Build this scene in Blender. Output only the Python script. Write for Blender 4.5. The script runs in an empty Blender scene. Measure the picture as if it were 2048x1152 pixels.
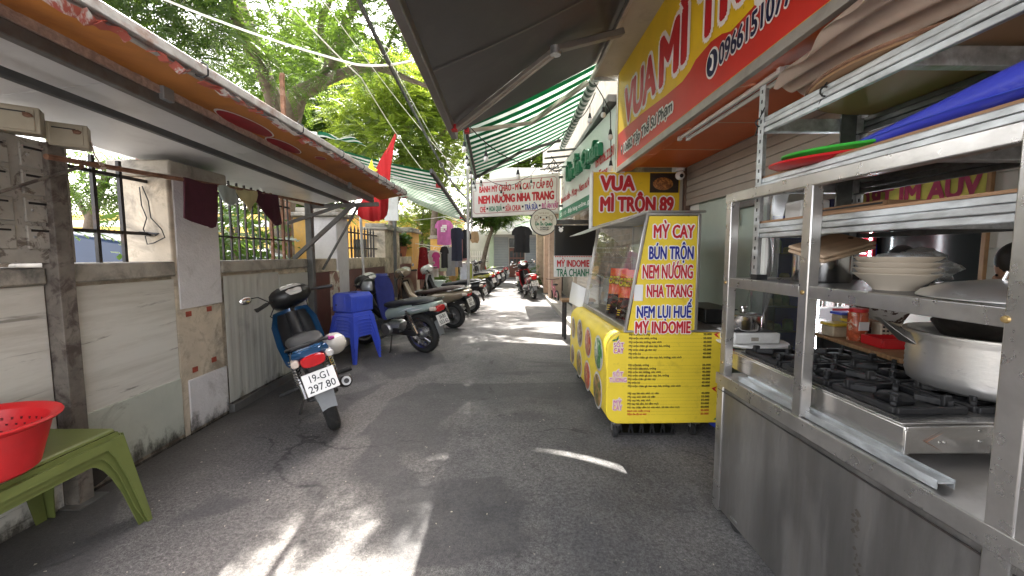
import bpy, bmesh, math, random
import numpy as np
from mathutils import Vector, Matrix, Euler
R = math.radians
random.seed(7)
SC = bpy.context.scene
COL = SC.collection

# ------------------------------------------------------------------ camera, sky, sun, exposure
cd = bpy.data.cameras.new('camera')
cd.sensor_width = 36.0
cd.lens = 36.0 * 820 / 2048
cd.clip_start = 0.02
cd.clip_end = 2000
cam = bpy.data.objects.new('camera', cd)
COL.objects.link(cam)
cam.location = (0, 0, 1.4)
cam.rotation_euler = (R(90) - math.atan(68 / 820), 0, -math.atan(11 / 820))
SC.camera = cam

SUN_DIR = Vector((0.07, -0.6, -1.0)).normalized()
SUN_EL = math.asin(-SUN_DIR.z)
SUN_AZ = math.atan2(-SUN_DIR.x, -SUN_DIR.y)
world = bpy.data.worlds.new('World')
SC.world = world
world.use_nodes = True
wn = world.node_tree
sky = wn.nodes.new('ShaderNodeTexSky')
sky.sky_type = 'NISHITA'
sky.sun_disc = False
sky.sun_elevation = SUN_EL
sky.sun_rotation = SUN_AZ
sky.air_density = 1.3
sky.dust_density = 4.0
sky.ozone_density = 0.6
hs = wn.nodes.new('ShaderNodeHueSaturation')      # hazy, whitish tropical sky
hs.inputs['Saturation'].default_value = 0.38
wn.links.new(sky.outputs[0], hs.inputs['Color'])
wt = wn.nodes.new('ShaderNodeMix'); wt.data_type = 'RGBA'; wt.blend_type = 'MULTIPLY'; wt.inputs['Factor'].default_value = 1
wt.inputs['B'].default_value = (1.045, 0.99, 0.965, 1)
wn.links.new(hs.outputs[0], wt.inputs['A'])
wn.links.new(wt.outputs['Result'], wn.nodes['Background'].inputs[0])
wn.nodes['Background'].inputs[1].default_value = 0.15
sl = bpy.data.lights.new('sun', 'SUN')
sl.energy = 2.6
sl.angle = R(0.5)
sl.color = (1.0, 0.95, 0.87)
sun = bpy.data.objects.new('sun', sl)
COL.objects.link(sun)
sun.rotation_euler = SUN_DIR.to_track_quat('-Z', 'Y').to_euler()
sun.location = (0, 6, 12)
SC.view_settings.view_transform = 'Standard'
SC.view_settings.look = 'None'
SC.view_settings.exposure = 3.4
SC.view_settings.gamma = 1.0
SC.cycles.max_bounces = 8
SC.cycles.transparent_max_bounces = 12
SC.cycles.use_denoising = True

# ------------------------------------------------------------------ materials
MATS = {}
def principled(m):
    return m.node_tree.nodes['Principled BSDF']

def mat(name, col, rough=0.6, metal=0.0, var=0.15, sc=5.0, bump=0.0, bsc=60.0, dirt=0.0, dcol=(0.03, 0.025, 0.02), dsc=3.0,
        lo=0.5, hi=0.68, d2=None, stretch=None, alpha=1.0, trans=0.0, spec=0.5, coat=0.0, rvar=0.0, transl=0.0, emit=None, estr=1.0):
    if name in MATS:
        return MATS[name]
    m = bpy.data.materials.new(name)
    m.use_nodes = True
    nt = m.node_tree
    N, L = nt.nodes, nt.links
    p = principled(m)
    p.inputs['Roughness'].default_value = rough
    p.inputs['Metallic'].default_value = metal
    p.inputs['Specular IOR Level'].default_value = spec
    p.inputs['Alpha'].default_value = alpha
    p.inputs['Coat Weight'].default_value = coat
    p.inputs['Transmission Weight'].default_value = trans
    if emit:
        p.inputs['Emission Color'].default_value = (*emit, 1)
        p.inputs['Emission Strength'].default_value = estr
    tc = N.new('ShaderNodeTexCoord')
    src = tc.outputs['Object']
    if stretch:
        mp = N.new('ShaderNodeMapping')
        mp.inputs['Scale'].default_value = stretch
        L.new(src, mp.inputs[0])
        src = mp.outputs[0]
    def noise(scale, detail=6.0, rgh=0.6, dist=0.0):
        n = N.new('ShaderNodeTexNoise')
        n.inputs['Scale'].default_value = scale
        n.inputs['Detail'].default_value = detail
        n.inputs['Roughness'].default_value = rgh
        n.inputs['Distortion'].default_value = dist
        L.new(src, n.inputs['Vector'])
        return n.outputs['Fac']
    def ramp(fac, a, b, ca, cb):
        r = N.new('ShaderNodeValToRGB')
        r.color_ramp.elements[0].position = a
        r.color_ramp.elements[1].position = b
        r.color_ramp.elements[0].color = (*ca, 1)
        r.color_ramp.elements[1].color = (*cb, 1)
        L.new(fac, r.inputs[0])
        return r.outputs[0]
    out = None
    if var > 0:
        out = ramp(noise(sc), 0.3, 0.7, [c * (1 - var) for c in col], [min(1, c * (1 + var)) for c in col])
    else:
        p.inputs['Base Color'].default_value = (*col, 1)
    if dirt > 0:
        f = ramp(noise(dsc, 9.0, 0.68, 0.6), lo, hi, (0, 0, 0), (dirt,) * 3)
        mx = N.new('ShaderNodeMix')
        mx.data_type = 'RGBA'
        L.new(f, mx.inputs['Factor'])
        if out is None:
            mx.inputs['A'].default_value = (*col, 1)
        else:
            L.new(out, mx.inputs['A'])
        mx.inputs['B'].default_value = (*dcol, 1)
        out = mx.outputs['Result']
        if d2:
            f2 = ramp(noise(d2[2], 10.0, 0.7, 0.8), d2[3], d2[4], (0, 0, 0), (d2[0],) * 3)
            m2 = N.new('ShaderNodeMix'); m2.data_type = 'RGBA'
            L.new(f2, m2.inputs['Factor']); L.new(out, m2.inputs['A']); m2.inputs['B'].default_value = (*d2[1], 1)
            out = m2.outputs['Result']
        if metal > 0.3:
            mv = N.new('ShaderNodeMath')
            mv.operation = 'MULTIPLY_ADD'
            L.new(f, mv.inputs[0])
            mv.inputs[1].default_value = -metal
            mv.inputs[2].default_value = metal
            L.new(mv.outputs[0], p.inputs['Metallic'])
    if out is not None:
        L.new(out, p.inputs['Base Color'])
    if rvar > 0:
        mr = N.new('ShaderNodeMapRange')
        mr.inputs['To Min'].default_value = max(0.02, rough - rvar)
        mr.inputs['To Max'].default_value = min(1, rough + rvar)
        L.new(noise(sc * 1.7), mr.inputs['Value'])
        L.new(mr.outputs[0], p.inputs['Roughness'])
    if bump > 0:
        b = N.new('ShaderNodeBump')
        b.inputs['Strength'].default_value = bump
        b.inputs['Distance'].default_value = 0.01
        L.new(noise(bsc, 5.0), b.inputs['Height'])
        L.new(b.outputs[0], p.inputs['Normal'])
    if transl > 0:
        t = N.new('ShaderNodeBsdfTranslucent')
        if out is not None:
            L.new(out, t.inputs['Color'])
        else:
            t.inputs['Color'].default_value = (*col, 1)
        ms = N.new('ShaderNodeMixShader')
        ms.inputs[0].default_value = transl
        L.new(p.outputs[0], ms.inputs[1])
        L.new(t.outputs[0], ms.inputs[2])
        L.new(ms.outputs[0], N['Material Output'].inputs[0])
    MATS[name] = m
    return m

def sheet_clear(name, col, fac, rough=0.08):
    """clear glass / film: transparent mixed with a glossy coat"""
    m = bpy.data.materials.new(name)
    m.use_nodes = True
    N, L = m.node_tree.nodes, m.node_tree.links
    N.remove(principled(m))
    tr = N.new('ShaderNodeBsdfTransparent')
    tr.inputs[0].default_value = (*col, 1)
    gl = N.new('ShaderNodeBsdfGlossy')
    gl.inputs['Roughness'].default_value = rough
    df = N.new('ShaderNodeBsdfDiffuse')
    df.inputs[0].default_value = (0.6, 0.62, 0.62, 1)
    m1 = N.new('ShaderNodeMixShader')
    m1.inputs[0].default_value = 0.5
    L.new(gl.outputs[0], m1.inputs[1]); L.new(df.outputs[0], m1.inputs[2])
    fr = N.new('ShaderNodeLayerWeight')
    fr.inputs[0].default_value = 0.35
    mr = N.new('ShaderNodeMapRange')
    mr.inputs['To Min'].default_value = fac
    mr.inputs['To Max'].default_value = 0.85
    L.new(fr.outputs['Fresnel'], mr.inputs[0])
    ms = N.new('ShaderNodeMixShader')
    L.new(mr.outputs[0], ms.inputs[0])
    L.new(tr.outputs[0], ms.inputs[1]); L.new(m1.outputs[0], ms.inputs[2])
    L.new(ms.outputs[0], N['Material Output'].inputs[0])
    return m

def glass_pane(name, tint=(0.85, 0.9, 0.88), base=0.06, ior=1.5):
    m = bpy.data.materials.new(name)
    m.use_nodes = True
    N, L = m.node_tree.nodes, m.node_tree.links
    N.remove(principled(m))
    tr = N.new('ShaderNodeBsdfTransparent'); tr.inputs[0].default_value = (*tint, 1)
    gl = N.new('ShaderNodeBsdfGlossy'); gl.inputs['Roughness'].default_value = 0.02
    fr = N.new('ShaderNodeFresnel')
    ge = N.new('ShaderNodeNewGeometry')      # a single pane reflects alike from both sides
    sg_ = N.new('ShaderNodeMath'); sg_.operation = 'MULTIPLY_ADD'; sg_.inputs[1].default_value = -2; sg_.inputs[2].default_value = 1
    L.new(ge.outputs['Backfacing'], sg_.inputs[0])
    pw = N.new('ShaderNodeMath'); pw.operation = 'POWER'; pw.inputs[0].default_value = ior
    L.new(sg_.outputs[0], pw.inputs[1]); L.new(pw.outputs[0], fr.inputs[0])
    ad = N.new('ShaderNodeMath'); ad.inputs[1].default_value = base
    L.new(fr.outputs[0], ad.inputs[0])
    ms = N.new('ShaderNodeMixShader')
    L.new(ad.outputs[0], ms.inputs[0]); L.new(tr.outputs[0], ms.inputs[1]); L.new(gl.outputs[0], ms.inputs[2])
    L.new(ms.outputs[0], N['Material Output'].inputs[0])
    return m

def stain_mat(name, col, z0, z1, amount, sc=7.0, stretch=(1, 1, 0.3)):
    """grime film: noise-shaped patches that thin out from z0 to z1 (object space)"""
    m = bpy.data.materials.new(name)
    m.use_nodes = True
    N, L = m.node_tree.nodes, m.node_tree.links
    p = principled(m)
    p.inputs['Base Color'].default_value = (*col, 1)
    p.inputs['Roughness'].default_value = 0.9
    tc = N.new('ShaderNodeTexCoord')
    mp = N.new('ShaderNodeMapping'); mp.inputs['Scale'].default_value = stretch; L.new(tc.outputs['Object'], mp.inputs[0])
    nz = N.new('ShaderNodeTexNoise'); nz.inputs['Scale'].default_value = sc; nz.inputs['Detail'].default_value = 9; nz.inputs['Roughness'].default_value = 0.7
    L.new(mp.outputs[0], nz.inputs[0])
    sp = N.new('ShaderNodeSeparateXYZ'); L.new(tc.outputs['Object'], sp.inputs[0])
    mr = N.new('ShaderNodeMapRange'); mr.inputs['From Min'].default_value = z0; mr.inputs['From Max'].default_value = z1
    mr.inputs['To Min'].default_value = 0.17; mr.inputs['To Max'].default_value = -0.25
    L.new(sp.outputs[2], mr.inputs[0])
    ad = N.new('ShaderNodeMath'); ad.operation = 'ADD'; L.new(nz.outputs[0], ad.inputs[0]); L.new(mr.outputs[0], ad.inputs[1])
    r = N.new('ShaderNodeMapRange'); r.inputs['From Min'].default_value = 0.48; r.inputs['From Max'].default_value = 0.68
    r.inputs['To Min'].default_value = 0.0; r.inputs['To Max'].default_value = amount
    L.new(ad.outputs[0], r.inputs[0]); L.new(r.outputs[0], p.inputs['Alpha'])
    return m

def striped(name, axis, period, ca, cb, frac=0.5, transl=0.45, rough=0.8):
    m = bpy.data.materials.new(name)
    m.use_nodes = True
    N, L = m.node_tree.nodes, m.node_tree.links
    p = principled(m)
    p.inputs['Roughness'].default_value = rough
    tc = N.new('ShaderNodeTexCoord')
    sp = N.new('ShaderNodeSeparateXYZ'); L.new(tc.outputs['Object'], sp.inputs[0])
    d = N.new('ShaderNodeMath'); d.operation = 'DIVIDE'; d.inputs[1].default_value = period
    L.new(sp.outputs[axis], d.inputs[0])
    f = N.new('ShaderNodeMath'); f.operation = 'FRACT'; L.new(d.outputs[0], f.inputs[0])
    g = N.new('ShaderNodeMath'); g.operation = 'GREATER_THAN'; g.inputs[1].default_value = frac
    L.new(f.outputs[0], g.inputs[0])
    mx = N.new('ShaderNodeMix'); mx.data_type = 'RGBA'
    mx.inputs['A'].default_value = (*ca, 1); mx.inputs['B'].default_value = (*cb, 1)
    L.new(g.outputs[0], mx.inputs['Factor'])
    nz = N.new('ShaderNodeTexNoise'); nz.inputs['Scale'].default_value = 3; nz.inputs['Detail'].default_value = 6
    L.new(tc.outputs['Object'], nz.inputs[0])
    mr = N.new('ShaderNodeMapRange'); mr.inputs['To Min'].default_value = 0.75; mr.inputs['To Max'].default_value = 1.1
    L.new(nz.outputs[0], mr.inputs[0])
    mu = N.new('ShaderNodeMix'); mu.data_type = 'RGBA'; mu.blend_type = 'MULTIPLY'; mu.inputs['Factor'].default_value = 1
    L.new(mx.outputs['Result'], mu.inputs['A']); L.new(mr.outputs[0], mu.inputs['B'])
    L.new(mu.outputs['Result'], p.inputs['Base Color'])
    t = N.new('ShaderNodeBsdfTranslucent'); L.new(mu.outputs['Result'], t.inputs[0])
    ms = N.new('ShaderNodeMixShader'); ms.inputs[0].default_value = transl
    L.new(p.outputs[0], ms.inputs[1]); L.new(t.outputs[0], ms.inputs[2])
    L.new(ms.outputs[0], N['Material Output'].inputs[0])
    return m

def leafmat(name, c1, c2, tcol, transl=0.45):
    m = bpy.data.materials.new(name)
    m.use_nodes = True
    N, L = m.node_tree.nodes, m.node_tree.links
    p = principled(m)
    p.inputs['Roughness'].default_value = 0.42
    g = N.new('ShaderNodeNewGeometry')
    r = N.new('ShaderNodeValToRGB')
    r.color_ramp.elements[0].color = (*c1, 1); r.color_ramp.elements[1].color = (*c2, 1)
    nz = N.new('ShaderNodeTexNoise'); nz.inputs['Scale'].default_value = 0.9; nz.inputs['Detail'].default_value = 3
    L.new(g.outputs['Position'], nz.inputs[0])
    a = N.new('ShaderNodeMath'); a.operation = 'ADD'
    s = N.new('ShaderNodeMath'); s.operation = 'MULTIPLY_ADD'; s.inputs[1].default_value = 0.6; s.inputs[2].default_value = -0.3
    L.new(g.outputs['Random Per Island'], s.inputs[0])
    L.new(s.outputs[0], a.inputs[0]); L.new(nz.outputs[0], a.inputs[1])
    L.new(a.outputs[0], r.inputs[0]); L.new(r.outputs[0], p.inputs['Base Color'])
    t = N.new('ShaderNodeBsdfTranslucent'); t.inputs[0].default_value = (*tcol, 1)
    ms = N.new('ShaderNodeMixShader'); ms.inputs[0].default_value = transl
    L.new(p.outputs[0], ms.inputs[1]); L.new(t.outputs[0], ms.inputs[2])
    L.new(ms.outputs[0], N['Material Output'].inputs[0])
    return m

# ------------------------------------------------------------------ mesh builder
class MB:
    def __init__(self):
        self.v = []; self.f = []
    def add(self, vs, fs):
        o = len(self.v)
        self.v += [tuple(p) for p in vs]
        self.f += [tuple(i + o for i in f) for f in fs]
        return self
    def box(self, x0, x1, y0, y1, z0, z1):
        return self.add([(x0, y0, z0), (x1, y0, z0), (x1, y1, z0), (x0, y1, z0), (x0, y0, z1), (x1, y0, z1), (x1, y1, z1), (x0, y1, z1)],
                        [(0, 3, 2, 1), (4, 5, 6, 7), (0, 1, 5, 4), (1, 2, 6, 5), (2, 3, 7, 6), (3, 0, 4, 7)])
    def beam(self, p, q, w, h, up=(0, 0, 1)):
        p, q, up = Vector(p), Vector(q), Vector(up)
        d = (q - p).normalized()
        s = d.cross(up)
        if s.length < 1e-4:
            s = d.cross(Vector((0, 1, 0)))
        s.normalize()
        u = s.cross(d)
        a, b = s * w / 2, u * h / 2
        return self.add([p - a - b, p + a - b, p + a + b, p - a + b, q - a - b, q + a - b, q + a + b, q - a + b],
                        [(0, 1, 2, 3), (7, 6, 5, 4), (0, 4, 5, 1), (1, 5, 6, 2), (2, 6, 7, 3), (3, 7, 4, 0)])
    def tube(self, pts, r, n=8, closed=False):
        pts = [Vector(p) for p in pts]
        m = len(pts)
        rs = r if isinstance(r, (list, tuple)) else [r] * m
        prev = None
        vs = []
        for i, p in enumerate(pts):
            if closed:
                d = pts[(i + 1) % m] - pts[i - 1]
            else:
                d = pts[min(i + 1, m - 1)] - pts[max(i - 1, 0)]
            d.normalize()
            if prev is None:
                s = d.cross(Vector((0, 0, 1)))
                if s.length < 0.05:
                    s = d.cross(Vector((0, 1, 0)))
            else:
                s = prev - d * prev.dot(d)
            s.normalize(); prev = s
            t = d.cross(s)
            for k in range(n):
                a = 2 * math.pi * k / n
                vs.append(p + (s * math.cos(a) + t * math.sin(a)) * rs[i])
        fs = []
        for i in range(m if closed else m - 1):
            j = (i + 1) % m
            for k in range(n):
                fs.append((i * n + k, i * n + (k + 1) % n, j * n + (k + 1) % n, j * n + k))
        if not closed:
            fs.append(tuple(range(n - 1, -1, -1)))
            fs.append(tuple((m - 1) * n + k for k in range(n)))
        return self.add(vs, fs)
    def lathe(self, prof, c=(0, 0, 0), n=24, axis='z', sx=1, sy=1):
        vs = []; fs = []
        m = len(prof)
        for r, h in prof:
            for k in range(n):
                a = 2 * math.pi * k / n
                x, y = r * math.cos(a) * sx, r * math.sin(a) * sy
                q = (x, y, h) if axis == 'z' else ((h, x, y) if axis == 'x' else (y, h, x))
                vs.append((q[0] + c[0], q[1] + c[1], q[2] + c[2]))
        for i in range(m - 1):
            for k in range(n):
                fs.append((i * n + k, i * n + (k + 1) % n, (i + 1) * n + (k + 1) % n, (i + 1) * n + k))
        if prof[0][0] > 1e-5:
            fs.append(tuple(range(n - 1, -1, -1)))
        if prof[-1][0] > 1e-5:
            fs.append(tuple((m - 1) * n + k for k in range(n)))
        return self.add(vs, fs)
    def ell(self, c, r, n=16, m=10, lo=-90, hi=90):
        prof = [(max(1e-6, math.cos(R(lo + (hi - lo) * i / m))), math.sin(R(lo + (hi - lo) * i / m))) for i in range(m + 1)]
        o = MB().lathe(prof, n=n)
        return self.add([(c[0] + x * r[0], c[1] + y * r[1], c[2] + z * r[2]) for x, y, z in o.v], o.f)
    def loft(self, rings, cap=True):
        n = len(rings[0])
        vs = [p for r in rings for p in r]
        fs = []
        for i in range(len(rings) - 1):
            for k in range(n):
                fs.append((i * n + k, i * n + (k + 1) % n, (i + 1) * n + (k + 1) % n, (i + 1) * n + k))
        if cap:
            fs.append(tuple(range(n - 1, -1, -1)))
            fs.append(tuple((len(rings) - 1) * n + k for k in range(n)))
        return self.add(vs, fs)
    def prism(self, poly, f0, f1):
        """poly: list of 2-D points; f0 / f1 map a 2-D point to the two faces"""
        n = len(poly)
        a = [f0(*p) for p in poly]; b = [f1(*p) for p in poly]
        return self.add(a + b, [tuple(range(n - 1, -1, -1)), tuple(range(n, 2 * n))] + [(k, (k + 1) % n, n + (k + 1) % n, n + k) for k in range(n)])
    def grid(self, nu, nv, fn, thick=None):
        """fn(u,v) -> point; thick = offset vector for a closed slab"""
        vs = [Vector(fn(i / nu, j / nv)) for j in range(nv + 1) for i in range(nu + 1)]
        w = nu + 1
        fs = [(j * w + i, j * w + i + 1, (j + 1) * w + i + 1, (j + 1) * w + i) for j in range(nv) for i in range(nu)]
        if thick is None:
            return self.add(vs, fs)
        t = Vector(thick); k = len(vs)
        vs2 = vs + [p + t for p in vs]
        fs2 = [tuple(reversed(f)) for f in fs] + [tuple(i + k for i in f) for f in fs]
        rim = [i for i in range(w)] + [j * w + nu for j in range(1, nv + 1)] + [nv * w + i for i in range(nu - 1, -1, -1)] + [j * w for j in range(nv - 1, 0, -1)]
        for a in range(len(rim)):
            b = (a + 1) % len(rim)
            fs2.append((rim[a], rim[b], rim[b] + k, rim[a] + k))
        return self.add(vs2, fs2)
    def xf(self, M):
        self.v = [tuple(M @ Vector(p)) for p in self.v]
        return self
    def build(self, name, m, parent=None, bevel=0.0, ang=35, label=None, world=True, seg=2):
        me = bpy.data.meshes.new(name)
        vs = self.v
        if parent is not None and world:
            inv = MW[parent.name].inverted()
            vs = [tuple(inv @ Vector(p)) for p in vs]
        me.from_pydata(vs, [], self.f)
        me.update()
        bm = bmesh.new(); bm.from_mesh(me)
        bmesh.ops.recalc_face_normals(bm, faces=bm.faces)
        bm.to_mesh(me); bm.free()
        me.polygons.foreach_set('use_smooth', [True] * len(me.polygons))
        me.set_sharp_from_angle(angle=R(ang))
        me.materials.append(m)
        o = bpy.data.objects.new(name, me)
        COL.objects.link(o)
        MW[o.name] = Matrix.Identity(4)
        if parent is not None:
            o.parent = parent
            MW[o.name] = MW[parent.name].copy()
        if bevel > 0:
            b = o.modifiers.new('bevel', 'BEVEL')
            b.width = bevel; b.segments = seg; b.limit_method = 'ANGLE'; b.angle_limit = R(40)
        if label:
            o['label'] = label
        return o

MW = {}
def thing(name, label, cat, loc=(0, 0, 0), rotz=0.0, group=None, rot=None):
    o = bpy.data.objects.new(name, None)
    COL.objects.link(o)
    o.empty_display_size = 0.1
    o.location = loc
    o.rotation_euler = rot if rot else (0, 0, rotz)
    MW[o.name] = Matrix.Translation(Vector(loc)) @ Euler(o.rotation_euler).to_matrix().to_4x4()
    o['label'] = label; o['category'] = cat
    if group:
        o['group'] = group
    return o
def tag(o, label, cat, group=None, kind=None):
    if kind:
        o['kind'] = kind
        return o
    o['label'] = label; o['category'] = cat
    if group:
        o['group'] = group
    return o
def copy_tree(o, loc, label, rotz=None, parent=None):
    c = o.copy(); COL.objects.link(c)
    if parent is None:
        c.location = loc; c['label'] = label
        if rotz is not None:
            c.rotation_euler = (0, 0, rotz)
    else:
        c.parent = parent
    for ch in o.children:
        copy_tree(ch, None, None, None, c)
    return c

# ------------------------------------------------------------------ lettering
def glyphs(s, bold=0.02, spacing=1.0, align='CENTER', line=1.0):
    c = bpy.data.curves.new('text', 'FONT')
    c.body = s; c.offset = bold; c.resolution_u = 3; c.space_character = spacing; c.align_x = align; c.space_line = line
    o = bpy.data.objects.new('text', c)
    me = o.to_mesh()
    v = [tuple(p.co) for p in me.vertices]; f = [tuple(p.vertices) for p in me.polygons]
    o.to_mesh_clear(); bpy.data.objects.remove(o); bpy.data.curves.remove(c)
    return v, f
def text(name, s, m, parent, org, right, up, h=None, w=None, bold=0.02, lift=0.003, spacing=1.0, align='CENTER', outline=None, obold=0.05, line=1.0, depth=0.0, warp=None, world=True):
    """lettering as flat meshes; (org) is the box centre (or left / right edge centre); h = box height, w = box width"""
    right, up = Vector(right).normalized(), Vector(up).normalized()
    nrm = right.cross(up)
    org = Vector(org)
    v, f = glyphs(s, bold if depth > 0 else 0.0, spacing, align, line)
    if not v:
        return
    x0, x1 = min(p[0] for p in v), max(p[0] for p in v)
    y0, y1 = min(p[1] for p in v), max(p[1] for p in v)
    sx = (w / (x1 - x0)) if w else None
    sy = (h / (y1 - y0)) if h else None
    sx = sx or sy; sy = sy or sx
    cx = {'CENTER': (x0 + x1) / 2, 'LEFT': x0, 'RIGHT': x1}[align]
    cy = (y0 + y1) / 2
    def place(vv, lf):
        out = []
        for p in vv:
            a, b = (p[0] - cx) * sx, (p[1] - cy) * sy
            if warp:
                a, b = warp(a, b)
            out.append(org + right * a + up * b + nrm * lf)
        return out
    def thick(rad, lf, n):      # heavier strokes: the glyph laid down again around a small circle
        o_ = MB()
        base = place(v, lf)
        for k in range(n):
            a = 2 * math.pi * k / n
            dv_ = right * (rad * math.cos(a)) + up * (rad * math.sin(a)) + nrm * (0.00012 * k)
            o_.add([p + dv_ for p in base], f)
        return o_
    rr_ = bold * min(sx, sy)
    if outline:
        thick(obold * min(sx, sy), lift, 12).build(name + '_outline', outline, parent, world=world)
    b = MB()
    lf_ = lift + (0.003 if outline else 0) + depth
    P = place(v, lf_)
    if depth > 0 or bold <= 0:
        b.add(P, f)
    else:
        b = thick(rr_, lf_, 8)
    if depth > 0:
        Q = place(v, lift)
        edges = {}
        for fc in f:
            for i in range(len(fc)):
                e = (fc[i], fc[(i + 1) % len(fc)])
                k = tuple(sorted(e))
                edges.setdefault(k, []).append(e)
        o = len(b.v)
        b.v += [tuple(q) for q in Q]
        for k, es in edges.items():
            if len(es) == 1:
                i, j = es[0]
                b.f.append((j, i, o + i, o + j))
    return b.build(name, m, parent, world=world)

# ------------------------------------------------------------------ shared materials
m_steel = mat('stainless steel', (0.48, 0.46, 0.44), 0.34, 0.9, 0.12, 6, 0.03, 90, 0.5, (0.16, 0.13, 0.1), 5, 0.52, 0.75, rvar=0.12)
m_galv = mat('galvanised steel', (0.5, 0.515, 0.52), 0.42, 0.75, 0.3, 22, 0.03, 50, 0.5, (0.75, 0.8, 0.82), 9, 0.5, 0.62, stretch=(1, 0.35, 1), rvar=0.1)
m_dark = mat('dark iron', (0.035, 0.034, 0.034), 0.55, 0.4, 0.3, 12, 0.1, 80, 0.4, (0.14, 0.07, 0.04), 7)
m_greyiron = mat('grey painted iron', (0.13, 0.13, 0.125), 0.5, 0.3, 0.2, 8, 0.06, 60, 0.6, (0.1, 0.06, 0.04), 6, 0.5, 0.7)
m_rust = mat('rusty iron', (0.2, 0.1, 0.06), 0.8, 0.2, 0.4, 14, 0.3, 60, 0.6, (0.4, 0.26, 0.2), 9)
m_black = mat('black plastic', (0.012, 0.012, 0.013), 0.4, 0, 0.2, 10, 0.03, 90)
m_rubber = mat('tyre rubber', (0.018, 0.018, 0.018), 0.8, 0, 0.25, 20, 0.25, 120, 0.4, (0.1, 0.09, 0.08), 7)
m_chrome = mat('chrome', (0.62, 0.61, 0.6), 0.16, 1.0, 0.08, 10)
m_alu = mat('cast aluminium', (0.4, 0.4, 0.4), 0.4, 0.9, 0.2, 15, 0.1, 60, 0.4, (0.06, 0.055, 0.05), 12)
m_yellow = mat('yellow print', (0.8, 0.6, 0.045), 0.4, 0, 0.08, 3, 0.22, 11, 0.45, (0.42, 0.29, 0.03), 5, 0.58, 0.68, d2=(0.35, (0.3, 0.22, 0.05), 22, 0.62, 0.66))
m_yel2 = mat('yellow sign print', (0.78, 0.52, 0.015), 0.5, 0, 0.06, 3, 0.02, 30, 0.55, (0.3, 0.2, 0.02), 26, 0.63, 0.68)
m_redt = mat('red letter', (0.5, 0.012, 0.018), 0.5, 0, 0.08, 10)
m_bluet = mat('blue letter', (0.012, 0.02, 0.25), 0.5, 0, 0.08, 10)
m_greent = mat('green letter', (0.008, 0.16, 0.07), 0.5, 0, 0.08, 10)
m_blackt = mat('black letter', (0.012, 0.012, 0.014), 0.5, 0, 0.0)
m_whitet = mat('white letter edge', (0.85, 0.83, 0.8), 0.5, 0, 0.04, 10)
m_pinkt = mat('magenta letter', (0.45, 0.03, 0.2), 0.5, 0, 0.05, 10)
m_white = mat('white plastic', (0.72, 0.72, 0.7), 0.4, 0, 0.06, 6, dirt=0.3, dcol=(0.35, 0.32, 0.27), dsc=6)
m_bluep = mat('blue plastic', (0.045, 0.085, 0.58), 0.4, 0, 0.08, 8, 0.04, 60, 0.15, (0.2, 0.22, 0.5), 12)
m_plaster = mat('stained cream plaster', (0.56, 0.48, 0.37), 0.85, 0, 0.2, 3, 0.25, 30, 0.85, (0.12, 0.11, 0.095), 2.9, 0.47, 0.66, d2=(0.7, (0.24, 0.2, 0.15), 1.8, 0.52, 0.6))
m_board = mat('painted board', (0.6, 0.585, 0.535), 0.6, 0, 0.06, 2, 0.12, 22, 0.75, (0.13, 0.12, 0.105), 4.6, 0.575, 0.64, d2=(0.5, (0.33, 0.3, 0.24), 1.3, 0.48, 0.62), stretch=(1, 0.3, 2.6))
m_boardg = mat('grey green board', (0.46, 0.48, 0.42), 0.55, 0, 0.1, 2, 0.08, 25, 0.7, (0.14, 0.12, 0.09), 3.5, 0.57, 0.72, d2=(0.5, (0.3, 0.3, 0.25), 1.6, 0.5, 0.65))
m_sheetg = mat('grey corrugated sheet', (0.46, 0.455, 0.41), 0.5, 0.1, 0.08, 3, 0.06, 30, 0.5, (0.16, 0.15, 0.13), 4, 0.58, 0.75, stretch=(1, 1, 0.5))
m_tile = mat('red brown tile', (0.13, 0.05, 0.04), 0.4, 0, 0.18, 5, 0.05, 30, 0.45, (0.3, 0.22, 0.2), 3, 0.55, 0.75)
m_stucco = mat('white stucco tile', (0.62, 0.6, 0.6), 0.75, 0, 0.06, 8, 0.8, 55, 0.5, (0.2, 0.19, 0.18), 40, 0.66, 0.72, d2=(0.6, (0.25, 0.22, 0.19), 2.5, 0.55, 0.72))
m_ochre = mat('ochre wall paint', (0.62, 0.36, 0.09), 0.85, 0, 0.14, 3, 0.1, 30, 0.6, (0.32, 0.26, 0.2), 3, 0.5, 0.7)
m_cone = mat('weathered concrete', (0.36, 0.33, 0.28), 0.9, 0, 0.2, 4, 0.3, 30, 0.8, (0.07, 0.07, 0.065), 3, 0.47, 0.66)

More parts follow.
